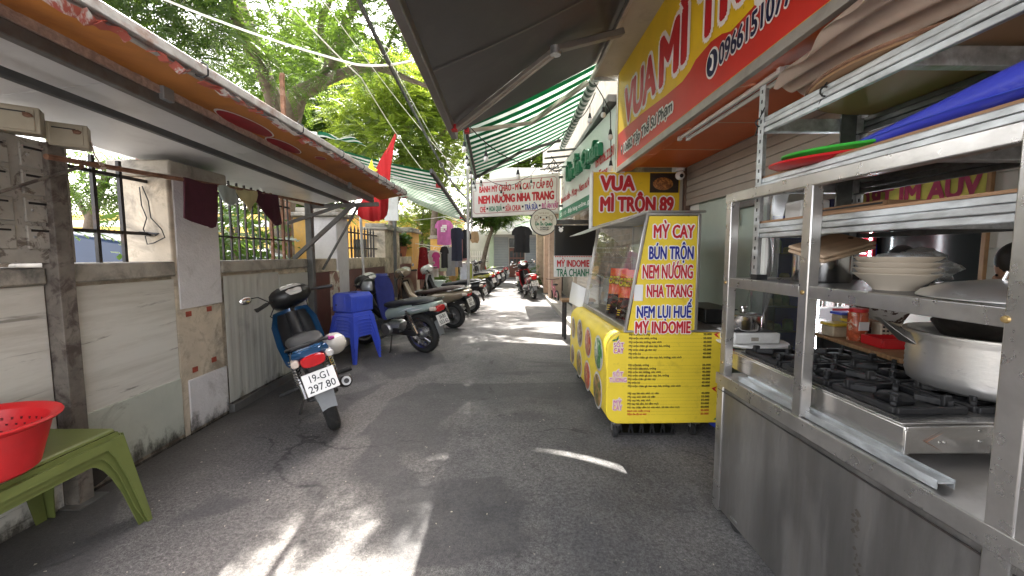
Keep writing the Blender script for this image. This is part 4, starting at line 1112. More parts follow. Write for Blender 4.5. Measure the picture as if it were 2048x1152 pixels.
for i in range(22):
    x = 0.845 + i * 0.03
    b.add([(x, 7.187, 1.365), (x + 0.03, 7.187, 1.365), (x + 0.015, 7.187, 1.34)], [(0, 1, 2)])
b.build('bunting_print', m_redt, o)
# wooden bench by the neighbour shutter
t = thing('wooden_bench', 'small brown wooden bench beside the closed shutter', 'bench', (1.1, 6.9, 0))
m_wood = mat('brown wood', (0.3, 0.17, 0.08), 0.55, 0, 0.3, 6, 0.1, 30, stretch=(1, 8, 1))
MB().box(0.9, 1.45, 6.6, 6.9, 0.62, 0.66).build('seat', m_wood, t, 0.006)
for x in (0.96, 1.4):
    for y in (6.64, 6.86):
        MB().box(x - 0.02, x + 0.02, y - 0.02, y + 0.02, 0, 0.62).build('leg', m_dark, t)

# ------------------------------------------------------------------ far end of the alley
m_pinkc = mat('pink beige render', (0.55, 0.4, 0.3), 0.85, 0, 0.12, 4, 0.12, 30, 0.5, (0.25, 0.17, 0.12), 4)
fb = thing('row_building', 'old building with pink beige columns and small awnings on the right past the round sign', 'building', (1.6, 12, 0))
MB().box(2.0, 7, 9.3, 23, 0, 8.5).build('wall', m_nb, fb)
for y in (12.0, 13.6, 17.0):
    c = MB().box(1.3, 1.62, y, y + 0.32, 0.1, 2.9).build('column', m_pinkc, fb, 0.015)
    MB().tube([(1.28, y + 0.05, 0.1), (1.28, y + 0.05, 2.9)], 0.05, 10).build('drain_pipe', m_pinkc, c)
MB().box(1.35, 2.0, 9.3, 23, 2.9, 3.15).build('balcony_slab', m_cone, fb, 0.01)
for (y0, y1, z) in ((10.0, 12.5, 2.55), (14.0, 18.5, 2.35)):
    MB().grid(6, 8, lambda u, v: (1.6 - 1.3 * u, y0 + (y1 - y0) * v, z + 0.5 - 0.5 * u - 0.04 * math.sin(3.1 * u)), (0, 0, 0.01)).build('small_awning', m_strip if z < 2.5 else m_white, fb)
MB().box(1.97, 2.0, 14.5, 16.6, 0.1, 2.3).build('door', mat('dark brown door', (0.08, 0.04, 0.03), 0.5, 0, 0.2, 6), fb)
MB().box(1.97, 2.0, 17.5, 20.0, 0.9, 2.2).build('window', mat('dark window', (0.03, 0.035, 0.04), 0.2, 0, 0.1, 4), fb)
eh = thing('end_house', 'house closing the far end of the alley with a brown panelled door and grey shutters', 'house', (0.3, 24, 0))
MB().box(-2.6, 5, 24.0, 27, 0, 2.75).build('wall', mat('grey white house wall', (0.5, 0.5, 0.48), 0.8, 0, 0.1, 2, 0.1, 20), eh)
MB().box(-1.0, 5, 24.8, 27, 2.75, 6.5).build('upper_wall', mat('pale upper wall', (0.6, 0.6, 0.58), 0.8, 0, 0.1, 2), eh)
dr = MB().box(0.16, 1.05, 23.93, 24.0, 0.05, 1.75).build('door', mat('brown panelled door', (0.14, 0.05, 0.035), 0.5, 0, 0.2, 5), eh, 0.01)
b = MB()
for i in range(4):
    for j in range(2):
        b.box(0.2 + i * 0.21, 0.38 + i * 0.21, 23.92, 23.93, 0.75 + j * 0.45, 1.12 + j * 0.45)
b.build('panes', MATS['dark window'], dr)
MB().box(0.16, 1.05, 23.94, 24.0, 1.8, 2.3).build('transom', MATS['dark window'], eh)
for (x0, x1) in ((-0.72, 0.1), (1.12, 1.75)):
    s = MB()
    for i in range(24):
        s.box(x0, x1, 23.95, 24.0, 0.1 + i * 0.095, 0.1 + i * 0.095 + 0.083)
    s.build('shutter', mat('blue grey shutter', (0.3, 0.33, 0.36), 0.5, 0.2, 0.08, 3), eh)
MB().box(-1.0, -0.74, 23.9, 24.0, 0, 2.5).build('pier', mat('pale green pier', (0.48, 0.58, 0.48), 0.7, 0, 0.08, 4), eh, 0.01)
MB().box(-1.2, 1.9, 23.2, 24.2, 2.5, 2.7).build('ledge', m_white, eh, 0.01)
for x in (-0.3, 0.9):
    MB().box(x, x + 0.7, 24.75, 24.8, 3.6, 4.9).build('window', MATS['dark window'], eh)
ac = thing('air_conditioner', 'white air conditioner outdoor unit above the far grey shutter', 'air conditioner', (-0.5, 23.4, 2.72))
MB().box(-0.95, -0.1, 23.3, 23.65, 2.72, 3.3).build('casing', m_white, ac, 0.015)
MB().lathe([(0.22, -0.012), (0.24, -0.012), (0.24, 0.0)], (-0.62, 23.3, 3.0), 28, 'y').build('fan_ring', m_greyiron, ac)
fan = MB()
for i in range(7):
    fan.lathe([(0.03 + i * 0.03, -0.01), (0.035 + i * 0.03, -0.01)], (-0.62, 23.295, 3.0), 20, 'y')
fan.build('grille', m_greyiron, ac)
yh = thing('yellow_house', 'ochre yellow house wall behind the clothes at the left end', 'house', (-5, 25, 0))
MB().box(-11, -2.7, 25.5, 27, 0, 3.6).build('wall', m_ochre, yh)
for x in (-9, -7, -5, -3.6):
    MB().box(x - 0.4, x + 0.4, 25.46, 25.5, 1.0, 2.3).build('window', MATS['dark window'], yh)
MB().box(-11.3, -2.5, 25.2, 27.2, 3.6, 3.8).build('roof', m_rust, yh)
yl = thing('yellow_house', 'long pale yellow house across the yard seen through the grille behind the blue van', 'house', (-13, 14, 0))
MB().box(-24, -8, 17, 19, 0, 3.0).build('wall', mat('pale yellow wall', (0.72, 0.5, 0.15), 0.85, 0, 0.1, 1.5), yl)
MB().box(-24, -8, 16.9, 19.1, 2.5, 2.75).build('white_band', m_white, yl)
for x in (-20, -16, -12, -9.5):
    MB().box(x, x + 1, 16.95, 17, 0.9, 2.2).build('window', MATS['dark window'], yl)
# white picket gate by the far trunk
t = thing('picket_gate', 'small white picket gate beside the leaning tree trunk', 'gate', (-1.6, 22.5, 0))
for i in range(9):
    MB().box(-2.1 + i * 0.12, -2.05 + i * 0.12, 22.5, 22.53, 0, 1.55).build('picket', m_white, t)
for z in (0.3, 1.25):
    MB().box(-2.12, -1.0, 22.53, 22.56, z, z + 0.06).build('rail', m_white, t)

# ------------------------------------------------------------------ yard vehicles behind the wall
m_vanp = mat('dark blue car paint', (0.008, 0.022, 0.06), 0.35, 0.1, 0.08, 3, coat=0.25)
m_glassd = mat('dark car glass', (0.02, 0.022, 0.025), 0.06, 0, 0.0)
def car(label, cx, cy, L_, W_, H_, m, van, rot):
    t = thing('parked_van' if van else 'parked_car', label, 'van' if van else 'car', (cx, cy, 0.05), R(rot))
    prof = [(-L_ / 2, 0.35), (-L_ / 2, 0.8), (-L_ / 2 + 0.15, 0.95), (-L_ / 2 + 0.25, H_ * 0.93), (-L_ / 2 + 0.6, H_), (L_ * 0.15, H_), (L_ * 0.3, H_ * 0.93), (L_ * 0.42, 0.98), (L_ / 2 - 0.05, 0.85), (L_ / 2, 0.6), (L_ / 2, 0.35)] if van else \
           [(-L_ / 2, 0.35), (-L_ / 2, 0.75), (-L_ / 2 + 0.5, 0.95), (-L_ / 2 + 1.1, H_ * 0.96), (-L_ / 2 + 1.6, H_), (0.15, H_), (0.55, H_ * 0.93), (1.15, 0.98), (L_ / 2 - 0.2, 0.82), (L_ / 2, 0.6), (L_ / 2, 0.35)]
    rings = []
    for k in range(9):
        a = -1 + 2 * k / 8
        ins = 0.12 * (abs(a) ** 3)
        rings.append([(x * (1 - 0.03 * abs(a) ** 4), a * W_ / 2 * (1 - 0.13 * max(0, (z - 0.9) / (H_ - 0.9))), z - (0.05 * abs(a) ** 4 if z > 0.9 else 0)) for x, z in prof])
    MB().loft(rings).build('body', m, t, 0.04, world=False, ang=50)
    for s in (-1, 1):
        yy = s * (W_ / 2 - 0.035)
        b = MB()
        x0 = -L_ / 2 + (0.5 if van else 1.05)
        for (a0, a1) in ((x0, x0 + 0.9), (x0 + 1.0, x0 + 1.9)):
            b.add([(a0, yy, 1.02), (a1, yy, 1.02), (a1 - 0.05, yy - s * 0.075, H_ - 0.2), (a0 + 0.05, yy - s * 0.075, H_ - 0.2)], [(0, 1, 2, 3)])
        b.xf(Matrix.Translation((0, s * 0.045, 0))).build('side_window', m_glassd, t, world=False)
        for wx in (-L_ * 0.31, L_ * 0.31):
            w = MB().lathe([(0.12, -0.1), (0.3, -0.1), (0.31, 0), (0.3, 0.1), (0.12, 0.1)], (wx, s * (W_ / 2 - 0.12), 0.31), 24, 'y').build('wheel', m_rubber, t, world=False)
            MB().lathe([(0.001, 0.02), (0.19, 0.03), (0.2, 0.0)], (wx, s * (W_ / 2 - 0.03), 0.31), 16, 'y').build('rim', m_alu, w, world=False)
    b = MB().add([(-L_ / 2 + 0.16, -W_ * 0.38, 1.0), (-L_ / 2 + 0.16, W_ * 0.38, 1.0), (-L_ / 2 + 0.21, W_ * 0.34, H_ - 0.22), (-L_ / 2 + 0.21, -W_ * 0.34, H_ - 0.22)], [(0, 1, 2, 3)])
    b.xf(Matrix.Translation((-0.03, 0, 0))).build('rear_window', m_glassd, t, world=False)
    return t
car('dark blue van parked behind the wall, seen through the first grille', -6.6, 6.2, 4.4, 1.8, 1.68, m_vanp, True, 10)
car('silver white car roof behind the second grille', -5.6, 9.6, 4.2, 1.75, 1.47, mat('silver car paint', (0.55, 0.56, 0.57), 0.3, 0.5, 0.05, 3, coat=0.5), False, 20)

# ------------------------------------------------------------------ trees
m_bark = mat('grey brown bark', (0.13, 0.1, 0.075), 0.95, 0, 0.35, 7, 0.9, 25, 0.5, (0.22, 0.2, 0.17), 5)
m_leafA = leafmat('feathery leaf', (0.01, 0.032, 0.01), (0.036, 0.084, 0.015), (0.14, 0.235, 0.022), 0.42)
m_leafB = leafmat('bright far leaf', (0.02, 0.055, 0.012), (0.062, 0.122, 0.018), (0.24, 0.32, 0.03), 0.46)
m_leafC = leafmat('shrub leaf', (0.02, 0.06, 0.015), (0.07, 0.15, 0.03), (0.2, 0.33, 0.04), 0.35)
NR = np.random.default_rng(11)
def sun_gap(p, gx, gy, r):
    """distance test of a point to the sun ray that reaches ground point gx,gy"""
    h = p[2]
    x = gx - SUN_DIR.x / -SUN_DIR.z * h; y = gy - SUN_DIR.y / -SUN_DIR.z * h
    return (p[0] - x) ** 2 + (p[1] - y) ** 2 < r * r
GAPS = [(-0.75, 1.45, 1.1), (-0.75, 0.9, 1.2), (-0.2, 12.5, 1.1), (0.0, 14.5, 1.2), (-0.3, 17, 1.3), (0.2, 19.5, 1.3), (-0.1, 10.8, 0.8), (-1.7, 6.0, 0.9), (-1.75, 7.8, 0.9), (-0.65, 6.6, 0.5), (-0.7, 8.0, 0.5), (0.55, 4.4, 1.0), (0.55, 5.6, 1.0), (0.3, 3.4, 0.9)]
def leaves(name, P, D, Lr, lw, ll, K, m, parent, droop=0.5):
    """pinnate sprays: origin P, direction D (N,3); K leaflet pairs"""
    N_ = len(P)
    D = D / np.linalg.norm(D, axis=1, keepdims=True)
    upv = np.tile(np.array([0, 0, 1.0]), (N_, 1)) + NR.normal(0, 0.35, (N_, 3))
    S = np.cross(D, upv); S /= np.linalg.norm(S, axis=1, keepdims=True) + 1e-9
    Lv = Lr * NR.uniform(0.6, 1.25, (N_, 1))
    quads = []
    for k in range(K):
        t = (k + 0.5) / K
        base = P + D * Lv * t - np.array([0, 0, 1.0]) * droop * Lv * t * t
        taper = math.sin(math.pi * (0.18 + 0.72 * t)) 
        for s in (-1, 1):
            lv = (S * s * 0.9 + D * 0.45 - np.array([0, 0, 0.25])) * ll * taper * NR.uniform(0.8, 1.2, (N_, 1))
            wv = D * lw * 0.5
            a = base; b = base + lv * 0.5 + wv; c = base + lv; d = base + lv * 0.5 - wv
            quads.append(np.stack([a, b, c, d], 1))
    V = np.concatenate(quads).reshape(-1, 3)
    M4 = len(V)
    inv = np.array(MW[parent.name].inverted())
    V = V @ inv[:3, :3].T + inv[:3, 3]
    me = bpy.data.meshes.new(name)
    me.vertices.add(M4); me.vertices.foreach_set('co', V.astype(np.float32).ravel())
    me.loops.add(M4); me.loops.foreach_set('vertex_index', np.arange(M4, dtype=np.int32))
    me.polygons.add(M4 // 4); me.polygons.foreach_set('loop_start', np.arange(0, M4, 4, dtype=np.int32))
    me.polygons.foreach_set('loop_total', np.full(M4 // 4, 4, dtype=np.int32))
    me.update(calc_edges=True); me.validate()
    me.materials.append(m)
    o = bpy.data.objects.new(name, me); COL.objects.link(o); o.parent = parent
    MW[o.name] = MW[parent.name].copy()
    return o
def clumps(boxes, n, rmin, rmax, per, avoid=True):
    """scatter clump centres in ellipsoids, then sprays in each clump"""
    P = []; D = []
    for (c, r, share) in boxes:
        k = 0
        while k < int(n * share):
            v = NR.normal(0, 1, 3); v /= np.linalg.norm(v)
            p = np.array(c) + np.array(r) * v * (NR.uniform(0.25, 1) ** 0.5)
            k += 1
            if avoid and any(sun_gap(p, *g_) for g_ in GAPS):
                continue
            rad = NR.uniform(rmin, rmax)
            q = NR.normal(0, 1, (per, 3)); q /= np.linalg.norm(q, axis=1, keepdims=True)
            off = q * (NR.uniform(0.1, 1, (per, 1)) ** 0.6) * rad * np.array([1.1, 1.1, 0.55])
            P.append(p + off); D.append(q * np.array([1, 1, 0.35]) + NR.normal(0, 0.25, (per, 3)))
    return np.concatenate(P), np.concatenate(D)
def limbs(paths, name, parent):
    b = MB()
    for pts, r0, r1 in paths:
        pts = [Vector(p) for p in pts]
        fine = []
        for i in range(len(pts) - 1):
            for k in range(4):
                t = k / 4
                p0 = pts[max(i - 1, 0)]; p1 = pts[i]; p2 = pts[i + 1]; p3 = pts[min(i + 2, len(pts) - 1)]
                fine.append(0.5 * ((2 * p1) + (p2 - p0) * t + (2 * p0 - 5 * p1 + 4 * p2 - p3) * t * t + (3 * p1 - p0 - 3 * p2 + p3) * t ** 3))
        fine.append(pts[-1])
        n = len(fine)
        b.tube(fine, [r0 + (r1 - r0) * i / (n - 1) for i in range(n)], 9)
    return b.build(name, m_bark, parent, ang=60)

# main tree over the wall
tA = thing('shade_tree', 'big feathery shade tree with long dark limbs arching over the alley from behind the wall', 'tree', (-5.0, 9.3, 0.05))
limbs([([(-5.0, 9.3, 0.05), (-5.0, 9.3, 2.0), (-4.75, 9.2, 4.0), (-4.4, 9.0, 4.75)], 0.3, 0.2),
       ([(-4.4, 9.0, 4.75), (-3.85, 9, 5.05), (-3.6, 9, 5.5), (-3.3, 9.1, 6.4), (-2.9, 9.2, 7.6), (-2.4, 9.4, 9.0)], 0.17, 0.06),
       ([(-3.85, 9, 5.02), (-3.2, 8.9, 5.2), (-2.6, 8.8, 5.2), (-2.0, 8.7, 4.95), (-1.45, 8.7, 4.75)], 0.12, 0.03),
       ([(-3.7, 9, 5.4), (-3.9, 9.1, 6.2), (-3.7, 9.4, 7.2), (-3.9, 9.6, 8.4)], 0.09, 0.04),
       ([(-4.75, 9.2, 4.0), (-5.4, 9.6, 5.5), (-6.0, 9.8, 7.2), (-6.4, 10, 9)], 0.18, 0.06),
       ([(-4.9, 9.25, 3.2), (-4.4, 8.0, 4.3), (-4.1, 6.4, 5.2), (-3.6, 5.0, 5.9), (-2.9, 3.6, 6.3)], 0.14, 0.04),
       ([(-4.1, 6.4, 5.2), (-3.2, 6.3, 6.0), (-2.7, 6.3, 6.5)], 0.07, 0.025),
       ([(-3.3, 9.1, 6.4), (-2.3, 8.6, 6.9), (-1.3, 8.0, 7.2)], 0.07, 0.02),
       ([(-2.6, 8.8, 5.2), (-2.2, 8.5, 5.8), (-1.9, 8.3, 6.3)], 0.04, 0.015)], 'trunk', tA)
P, D = clumps([((-4.6, 7.2, 6.2), (2.6, 3.4, 1.9), 0.5), ((-2.6, 7.5, 7.6), (2.6, 3.2, 1.5), 0.28), ((-3.4, 4.4, 6.2), (2.2, 2.2, 1.4), 0.2), ((-1.3, 8.8, 6.9), (1.1, 3.8, 1.2), 0.4)], 170, 0.45, 0.8, 42)
Ps, Ds = [P], [D]
for i in range(46):       # leaf clumps added along the sun rays to shade the lane
    gx_, gy_, h_ = NR.uniform(-1.5, -0.35), NR.uniform(2.6, 5.9), NR.uniform(5.4, 7.6)
    c_ = np.array([gx_ - SUN_DIR.x / -SUN_DIR.z * h_, gy_ - SUN_DIR.y / -SUN_DIR.z * h_, h_])
    if any(sun_gap(c_, *g_) for g_ in GAPS[:2]):
        continue
    q = NR.normal(0, 1, (40, 3)); q /= np.linalg.norm(q, axis=1, keepdims=True)
    Ps.append(c_ + q * (NR.uniform(0.1, 1, (40, 1)) ** 0.6) * 0.6 * np.array([1.1, 1.1, 0.5])); Ds.append(q * np.array([1, 1, 0.35]))
for (gx_, gy_, h_) in ((0.25, 2.62, 6.0), (0.5, 2.66, 6.6)):  # extra leaf clumps added to break up the sun streak on the road
    c_ = np.array([gx_ - SUN_DIR.x / -SUN_DIR.z * h_, gy_ - SUN_DIR.y / -SUN_DIR.z * h_, h_])
    q = NR.normal(0, 1, (16, 3)); Ps.append(c_ + q * np.array([0.3, 0.3, 0.15])); Ds.append(q * np.array([1, 1, 0.3]))
P, D = np.concatenate(Ps), np.concatenate(Ds)
leaves('crown', P, D, 0.42, 0.028, 0.07, 12, m_leafA, tA)
# nearer tree, over the canopy at upper left
tB = thing('shade_tree', 'nearer dark feathery tree rising behind the near canopy at the upper left', 'tree', (-6.4, 5.2, 0.05))
limbs([([(-6.4, 5.2, 0.05), (-6.3, 5.2, 2.0), (-6.0, 5.1, 4.0), (-5.7, 5.0, 5.6)], 0.2, 0.1),
       ([(-6.1, 5.15, 3.4), (-5.2, 4.7, 4.4), (-4.4, 4.3, 4.9)], 0.08, 0.03), ([(-6.0, 5.1, 4.0), (-5.6, 5.8, 4.9), (-5.0, 6.3, 5.3)], 0.08, 0.03)], 'trunk', tB)
P, D = clumps([((-5.2, 5.2, 4.6), (1.7, 1.8, 1.1), 0.65), ((-4.6, 4.4, 5.6), (1.6, 1.6, 1.0), 0.35)], 62, 0.4, 0.7, 42)
leaves('crown', P, D, 0.42, 0.026, 0.066, 13, m_leafA, tB)
# far bright trees over the alley
for k, (lab, base, boxes, n_, paths) in enumerate((
    ('dense yellow green tree sunlit behind the red flag and left striped awning', (-4.0, 14.0, 0.05), [((-3.2, 13.2, 5.2), (2.3, 2.2, 2.0), 0.7), ((-2.2, 12.0, 6.6), (2.0, 2.0, 1.6), 0.3)], 120,
     [([(-4, 14, 0.05), (-3.9, 14, 2), (-3.5, 13.7, 4), (-3, 13.2, 6)], 0.2, 0.06), ([(-3.6, 13.8, 3.2), (-2.4, 13, 4.6), (-1.6, 12.4, 5.2)], 0.09, 0.03)]),
    ('tall bright tree further up the alley on the left behind the cable bundle', (-3.3, 19.0, 0.05), [((-2.7, 18.5, 6.4), (2.2, 2.6, 2.6), 0.6), ((-1.6, 19.5, 8.6), (2.2, 2.2, 2.0), 0.4)], 120,
     [([(-3.3, 19, 0.05), (-3.3, 19, 3), (-2.8, 18.8, 5.5), (-2.2, 18.6, 8)], 0.2, 0.06), ([(-3.1, 18.9, 4), (-2.0, 18.6, 6)], 0.09, 0.03)]),
    ('round bright tree low beyond the pink shirt', (-5.2, 21.5, 0.05), [((-4.3, 21.5, 3.4), (1.5, 1.5, 1.6), 1.0)], 46,
     [([(-4.4, 21.5, 0.05), (-4.4, 21.5, 2.0), (-4.3, 21.5, 3.6)], 0.12, 0.05)]))):
    t = thing('alley_tree', lab, 'tree', base)
    limbs(paths, 'trunk', t)
    P, D = clumps(boxes, n_, 0.45, 0.8, 52)
    leaves('crown', P, D, 0.45, 0.05, 0.105, 8, m_leafB, t, 0.3)
tE = thing('alley_tree', 'slim tree with a leaning bare trunk at the far end below the white sign', 'tree', (-1.25, 20, 0.0))
limbs([([(-1.25, 20, 0), (-1.15, 20, 0.9), (-0.95, 20, 1.8), (-0.7, 20, 2.6), (-0.5, 20, 3.4)], 0.13, 0.07), ([(-0.7, 20, 2.6), (-1.1, 20, 3.3), (-1.4, 20.1, 3.7)], 0.06, 0.03)], 'trunk', tE)
P, D = clumps([((-0.7, 20.3, 3.5), (1.3, 1.2, 0.7), 1.0)], 34, 0.4, 0.6, 40, False)
leaves('crown', P, D, 0.42, 0.07, 0.14, 7, m_leafA, tE, 0.3)
tF = thing('alley_tree', 'leafy tree filling the background beyond the right striped awning', 'tree', (1.5, 30, 0))
limbs([([(1.5, 30, 0), (1.4, 30, 4), (1.0, 30, 8)], 0.25, 0.1)], 'trunk', tF)
P, D = clumps([((0.6, 30, 8.5), (4.0, 2.0, 4.0), 1.0)], 110, 0.7, 1.2, 40, False)
leaves('crown', P, D, 0.7, 0.12, 0.24, 7, m_leafB, tF, 0.3)
tG = thing('yard_tree', 'wide row of dark trees closing the yard far behind the wall', 'tree', (-12, 20, 0))
limbs([([(-12, 20, 0), (-12, 20, 3), (-11.5, 20, 6)], 0.3, 0.1)], 'trunk', tG)
P, D = clumps([((-10.5, 19.5, 5.5), (5.0, 2.0, 3.4), 0.6), ((-7.5, 18, 8.5), (4.0, 2.0, 2.6), 0.4)], 170, 0.7, 1.2, 40, False)
leaves('crown', P, D, 0.7, 0.1, 0.22, 7, m_leafA, tG, 0.3)
# tree trunk and light foliage seen through the first grille
tH = thing('yard_tree', 'small grey trunked tree seen through the first grille beside the mailboxes', 'tree', (-8.6, 8.6, 0.05))
limbs([([(-8.6, 8.6, 0.05), (-8.6, 8.6, 1.6), (-8.4, 8.6, 2.4), (-8.0, 8.6, 3.2)], 0.14, 0.06), ([(-8.5, 8.6, 2.0), (-8.9, 8.5, 3.0)], 0.06, 0.03)], 'trunk', tH)
P, D = clumps([((-7.6, 8.6, 2.9), (1.5, 1.0, 0.75), 1.0)], 26, 0.35, 0.55, 30, False)
leaves('crown', P, D, 0.4, 0.04, 0.09, 9, m_leafA, tH)
# broad leafed shrubs behind the second grille
for k, (lab, x, y, h) in enumerate((('broad leafed plant right behind the second grille under the maroon towel', -3.5, 4.7, 1.95), ('broad leafed plant behind the second grille near the steel post', -4.1, 6.3, 1.9), ('leafy plant behind the second grille below the smaller maroon shirt', -3.7, 5.6, 1.85))):
    t = thing('yard_shrub', lab, 'shrub', (x, y, 0.05), group='shrubs behind the second grille')
    limbs([([(x, y, 0.05), (x + 0.05, y, h * 0.6), (x, y, h)], 0.04, 0.02)], 'stem', t)
    n_ = 60
    P = np.array([x, y, h * 0.8]) + NR.normal(0, 1, (n_, 3)) * np.array([0.2, 0.3, 0.28])
    a = NR.uniform(0, 6.28, n_)
    D = np.stack([np.cos(a), np.sin(a), NR.uniform(-0.2, 0.7, n_)], 1)
    leaves('foliage', P, D, 0.5, 0.06, 0.2, 7, m_leafC, t, 0.5)
# potted plants at the far left
for k, (lab, x, y, h, s) in enumerate((('bushy potted plant under the hanging dress', -2.1, 12.6, 0.35, 0.5), ('leafy potted plant with pale flowers between the black scooter and the yellow motorbike', -1.45, 13.4, 0.4, 0.55), ('dark green potted plant beside the clothes rail post', -1.9, 11.6, 0.3, 0.4), ('bright potted plant at the foot of the leaning trunk', -0.75, 20.6, 0.35, 0.5), ('pot plant on the wall beside the red dress', -2.62, 10.3, 1.42, 0.3), ('green pot plant by the red scooters on the right', 1.05, 16.5, 0.4, 0.5))):
    t = thing('potted_plant', lab, 'plant', (x, y, h - 0.35 if h > 1 else 0))
    z0 = 1.335 if h > 1 else 0.0
    MB().lathe([(0.1, z0), (0.14, z0 + 0.22), (0.155, z0 + 0.22), (0.155, z0 + 0.25), (0.13, z0 + 0.25), (0.12, z0 + 0.2)], (x, y, 0), 18).build('pot', mat('terracotta pot', (0.32, 0.11, 0.06), 0.8, 0, 0.2, 8, 0.1, 30), t)
    n_ = 90
    P = np.array([x, y, z0 + 0.28]) + NR.normal(0, 1, (n_, 3)) * np.array([s * 0.25, s * 0.25, s * 0.3]) + np.array([0, 0, s * 0.4])
    D = NR.normal(0, 1, (n_, 3)) * np.array([1, 1, 0.6]) + np.array([0, 0, 0.5])
    leaves('foliage', P, D, 0.25 * s / 0.5, 0.05, 0.11, 4, m_leafC if k != 3 else m_leafB, t, 0.4)

# rusty pole behind the canopy
o = thing('rusty_post', 'rusty iron post rising behind the near canopy against the trees', 'post', (-2.9, 5.7, 0.05))
MB().beam((-2.98, 5.7, 0.05), (-2.98, 5.7, 3.75), 0.05, 0.05).build('shaft', m_rust, o, 0.004)
MB().box(-3.0, -2.95, 5.68, 5.72, 3.75, 3.79).build('cap', m_rust, o)

# ------------------------------------------------------------------ overhead cables
m_cw = mat('white cable', (0.62, 0.6, 0.56), 0.6, 0, 0.1, 20)
m_cb = mat('black cable', (0.012, 0.012, 0.013), 0.5, 0, 0.1, 20)
def cable(label, pts, r, m, name='overhead_cable', sag=0.0, n=14, group=None):
    out = []
    for i in range(len(pts) - 1):
        a, b_ = Vector(pts[i]), Vector(pts[i + 1])
        for k in range(n):
            t = k / n
            p = a.lerp(b_, t); p.z -= sag * 4 * t * (1 - t)
            out.append(p)
    out.append(Vector(pts[-1]))
    o = MB().tube(out, r, 6).build(name, m)
    tag(o, label, 'cable', group)
    return o
cable('thick white cable crossing the alley from the upper left towards the dark awning', [(-4.6, 4.8, 4.55), (-1.75, 5.0, 3.6), (-0.6, 4.6, 3.62), (1.3, 4.4, 3.9)], 0.013, m_cw, sag=0.08)
cable('thin white cable slanting down from the top towards the left striped awning', [(-2.6, 4.0, 4.4), (-1.9, 5.6, 3.7), (-1.9, 9.5, 3.3)], 0.008, m_cw, sag=0.06)
cable('thin pale wire slanting across the crown from the top left of centre', [(-2.6, 4.6, 5.0), (-1.5, 12.0, 3.9), (-0.9, 18.0, 3.8)], 0.007, m_cw, sag=0.15)
cable('second thin pale wire running beside the black cable bundle', [(-1.8, 4.0, 4.6), (-1.35, 10.0, 3.5), (-0.8, 18, 3.6)], 0.006, m_cw, sag=0.1)
t = thing('cable_bundle', 'thick black bundle of cables running up the alley with small loops of wire', 'cable bundle', (-1.1, 9, 3.2))
rb = random.Random(2)
for k in range(5):
    a = k * 1.256
    off = Vector((0.014 * math.cos(a), 0, 0.016 * math.sin(a)))
    P_ = [Vector((-1.0, 0.5, 3.75)), Vector((-1.28, 3.6, 3.62)), Vector((-1.38, 6.6, 3.5)), Vector((-1.36, 9.6, 3.2)), Vector((-1.25, 12.5, 3.12)), Vector((-1.3, 20, 3.3))]
    pts = []
    for i in range(5):
        for q in range(8):
            tt = q / 8
            p = P_[i].lerp(P_[i + 1], tt) + off * (1 + 0.3 * math.sin(3 * (i + tt) + k))
            p.z -= 0.1 * tt * (1 - tt)
            pts.append(p)
    MB().tube(pts, 0.009 if k < 4 else 0.012, 6).build('cable', m_cb, t)
for i in range(6):
    lp = MB()
    f_ = i / 6
    y = 3.2 + 8.5 * f_
    x = -1.27 - 0.1 * min(1, (y - 3) / 4); z = 3.62 - 0.04 * (y - 3.6) if y < 6.6 else 3.5 - 0.1 * (y - 6.6)
    r_ = rb.uniform(0.03, 0.05)
    lp.tube([(x + r_ * math.cos(a), y + 0.02 * math.sin(2 * a), z + r_ * math.sin(a)) for a in [q * 0.63 for q in range(10)]], 0.0035, 5, True)
    lp.build('wire_loop', m_cw, t)
# utility pole carrying the banner and the cables
t = thing('utility_pole', 'slim grey pole at the left end of the hanging white sign', 'pole', (-0.86, 9.2, 0))
MB().tube([(-0.86, 9.3, 0), (-0.86, 9.3, 3.4)], [0.035, 0.03], 12).build('shaft', mat('concrete pole', (0.36, 0.35, 0.33), 0.8, 0, 0.12, 6), t)
MB().beam((-1.3, 9.3, 3.1), (-0.6, 9.3, 3.1), 0.03, 0.04).build('crossarm', m_galv, t)
b = MB()
for x in (-1.2, -0.95, -0.7):
    b.lathe([(0.02, 3.12), (0.035, 3.15), (0.02, 3.18), (0.035, 3.21), (0.01, 3.24)], (x, 9.3, 0), 10)
b.build('insulator', m_white, t)

# ------------------------------------------------------------------ string lights under the right awnings
m_bulb = mat('milky bulb', (0.75, 0.74, 0.7), 0.2, 0, 0.03, 8)
def string_light(label, pts, drops, sag):
    t = thing('string_light', label, 'string light', pts[0])
    out = []
    for i in range(len(pts) - 1):
        for k in range(12):
            u = k / 12
            p = Vector(pts[i]).lerp(Vector(pts[i + 1]), u); p.z -= sag * 4 * u * (1 - u); out.append(p)
    out.append(Vector(pts[-1]))
    MB().tube(out, 0.006, 5).build('wire', m_cb, t)
    for d in drops:
        p = out[min(len(out) - 1, int(d * (len(out) - 1)))]
        s = MB().tube([p, p - Vector((0, 0, 0.1))], 0.004, 5).tube([p - Vector((0, 0, 0.1)), p - Vector((0, 0, 0.16))], [0.012, 0.024], 10).build('socket', m_cb, t)
        MB().ell((p.x, p.y, p.z - 0.185), (0.03, 0.03, 0.036), 12, 8).build('bulb', m_bulb, s)
string_light('string of hanging bulbs draped across under the right striped awning', [(-0.46, 4.75, 2.88), (0.2, 5.3, 2.55), (0.85, 5.2, 3.05), (1.05, 5.0, 3.3)], [0.12, 0.33, 0.93], 0.08)
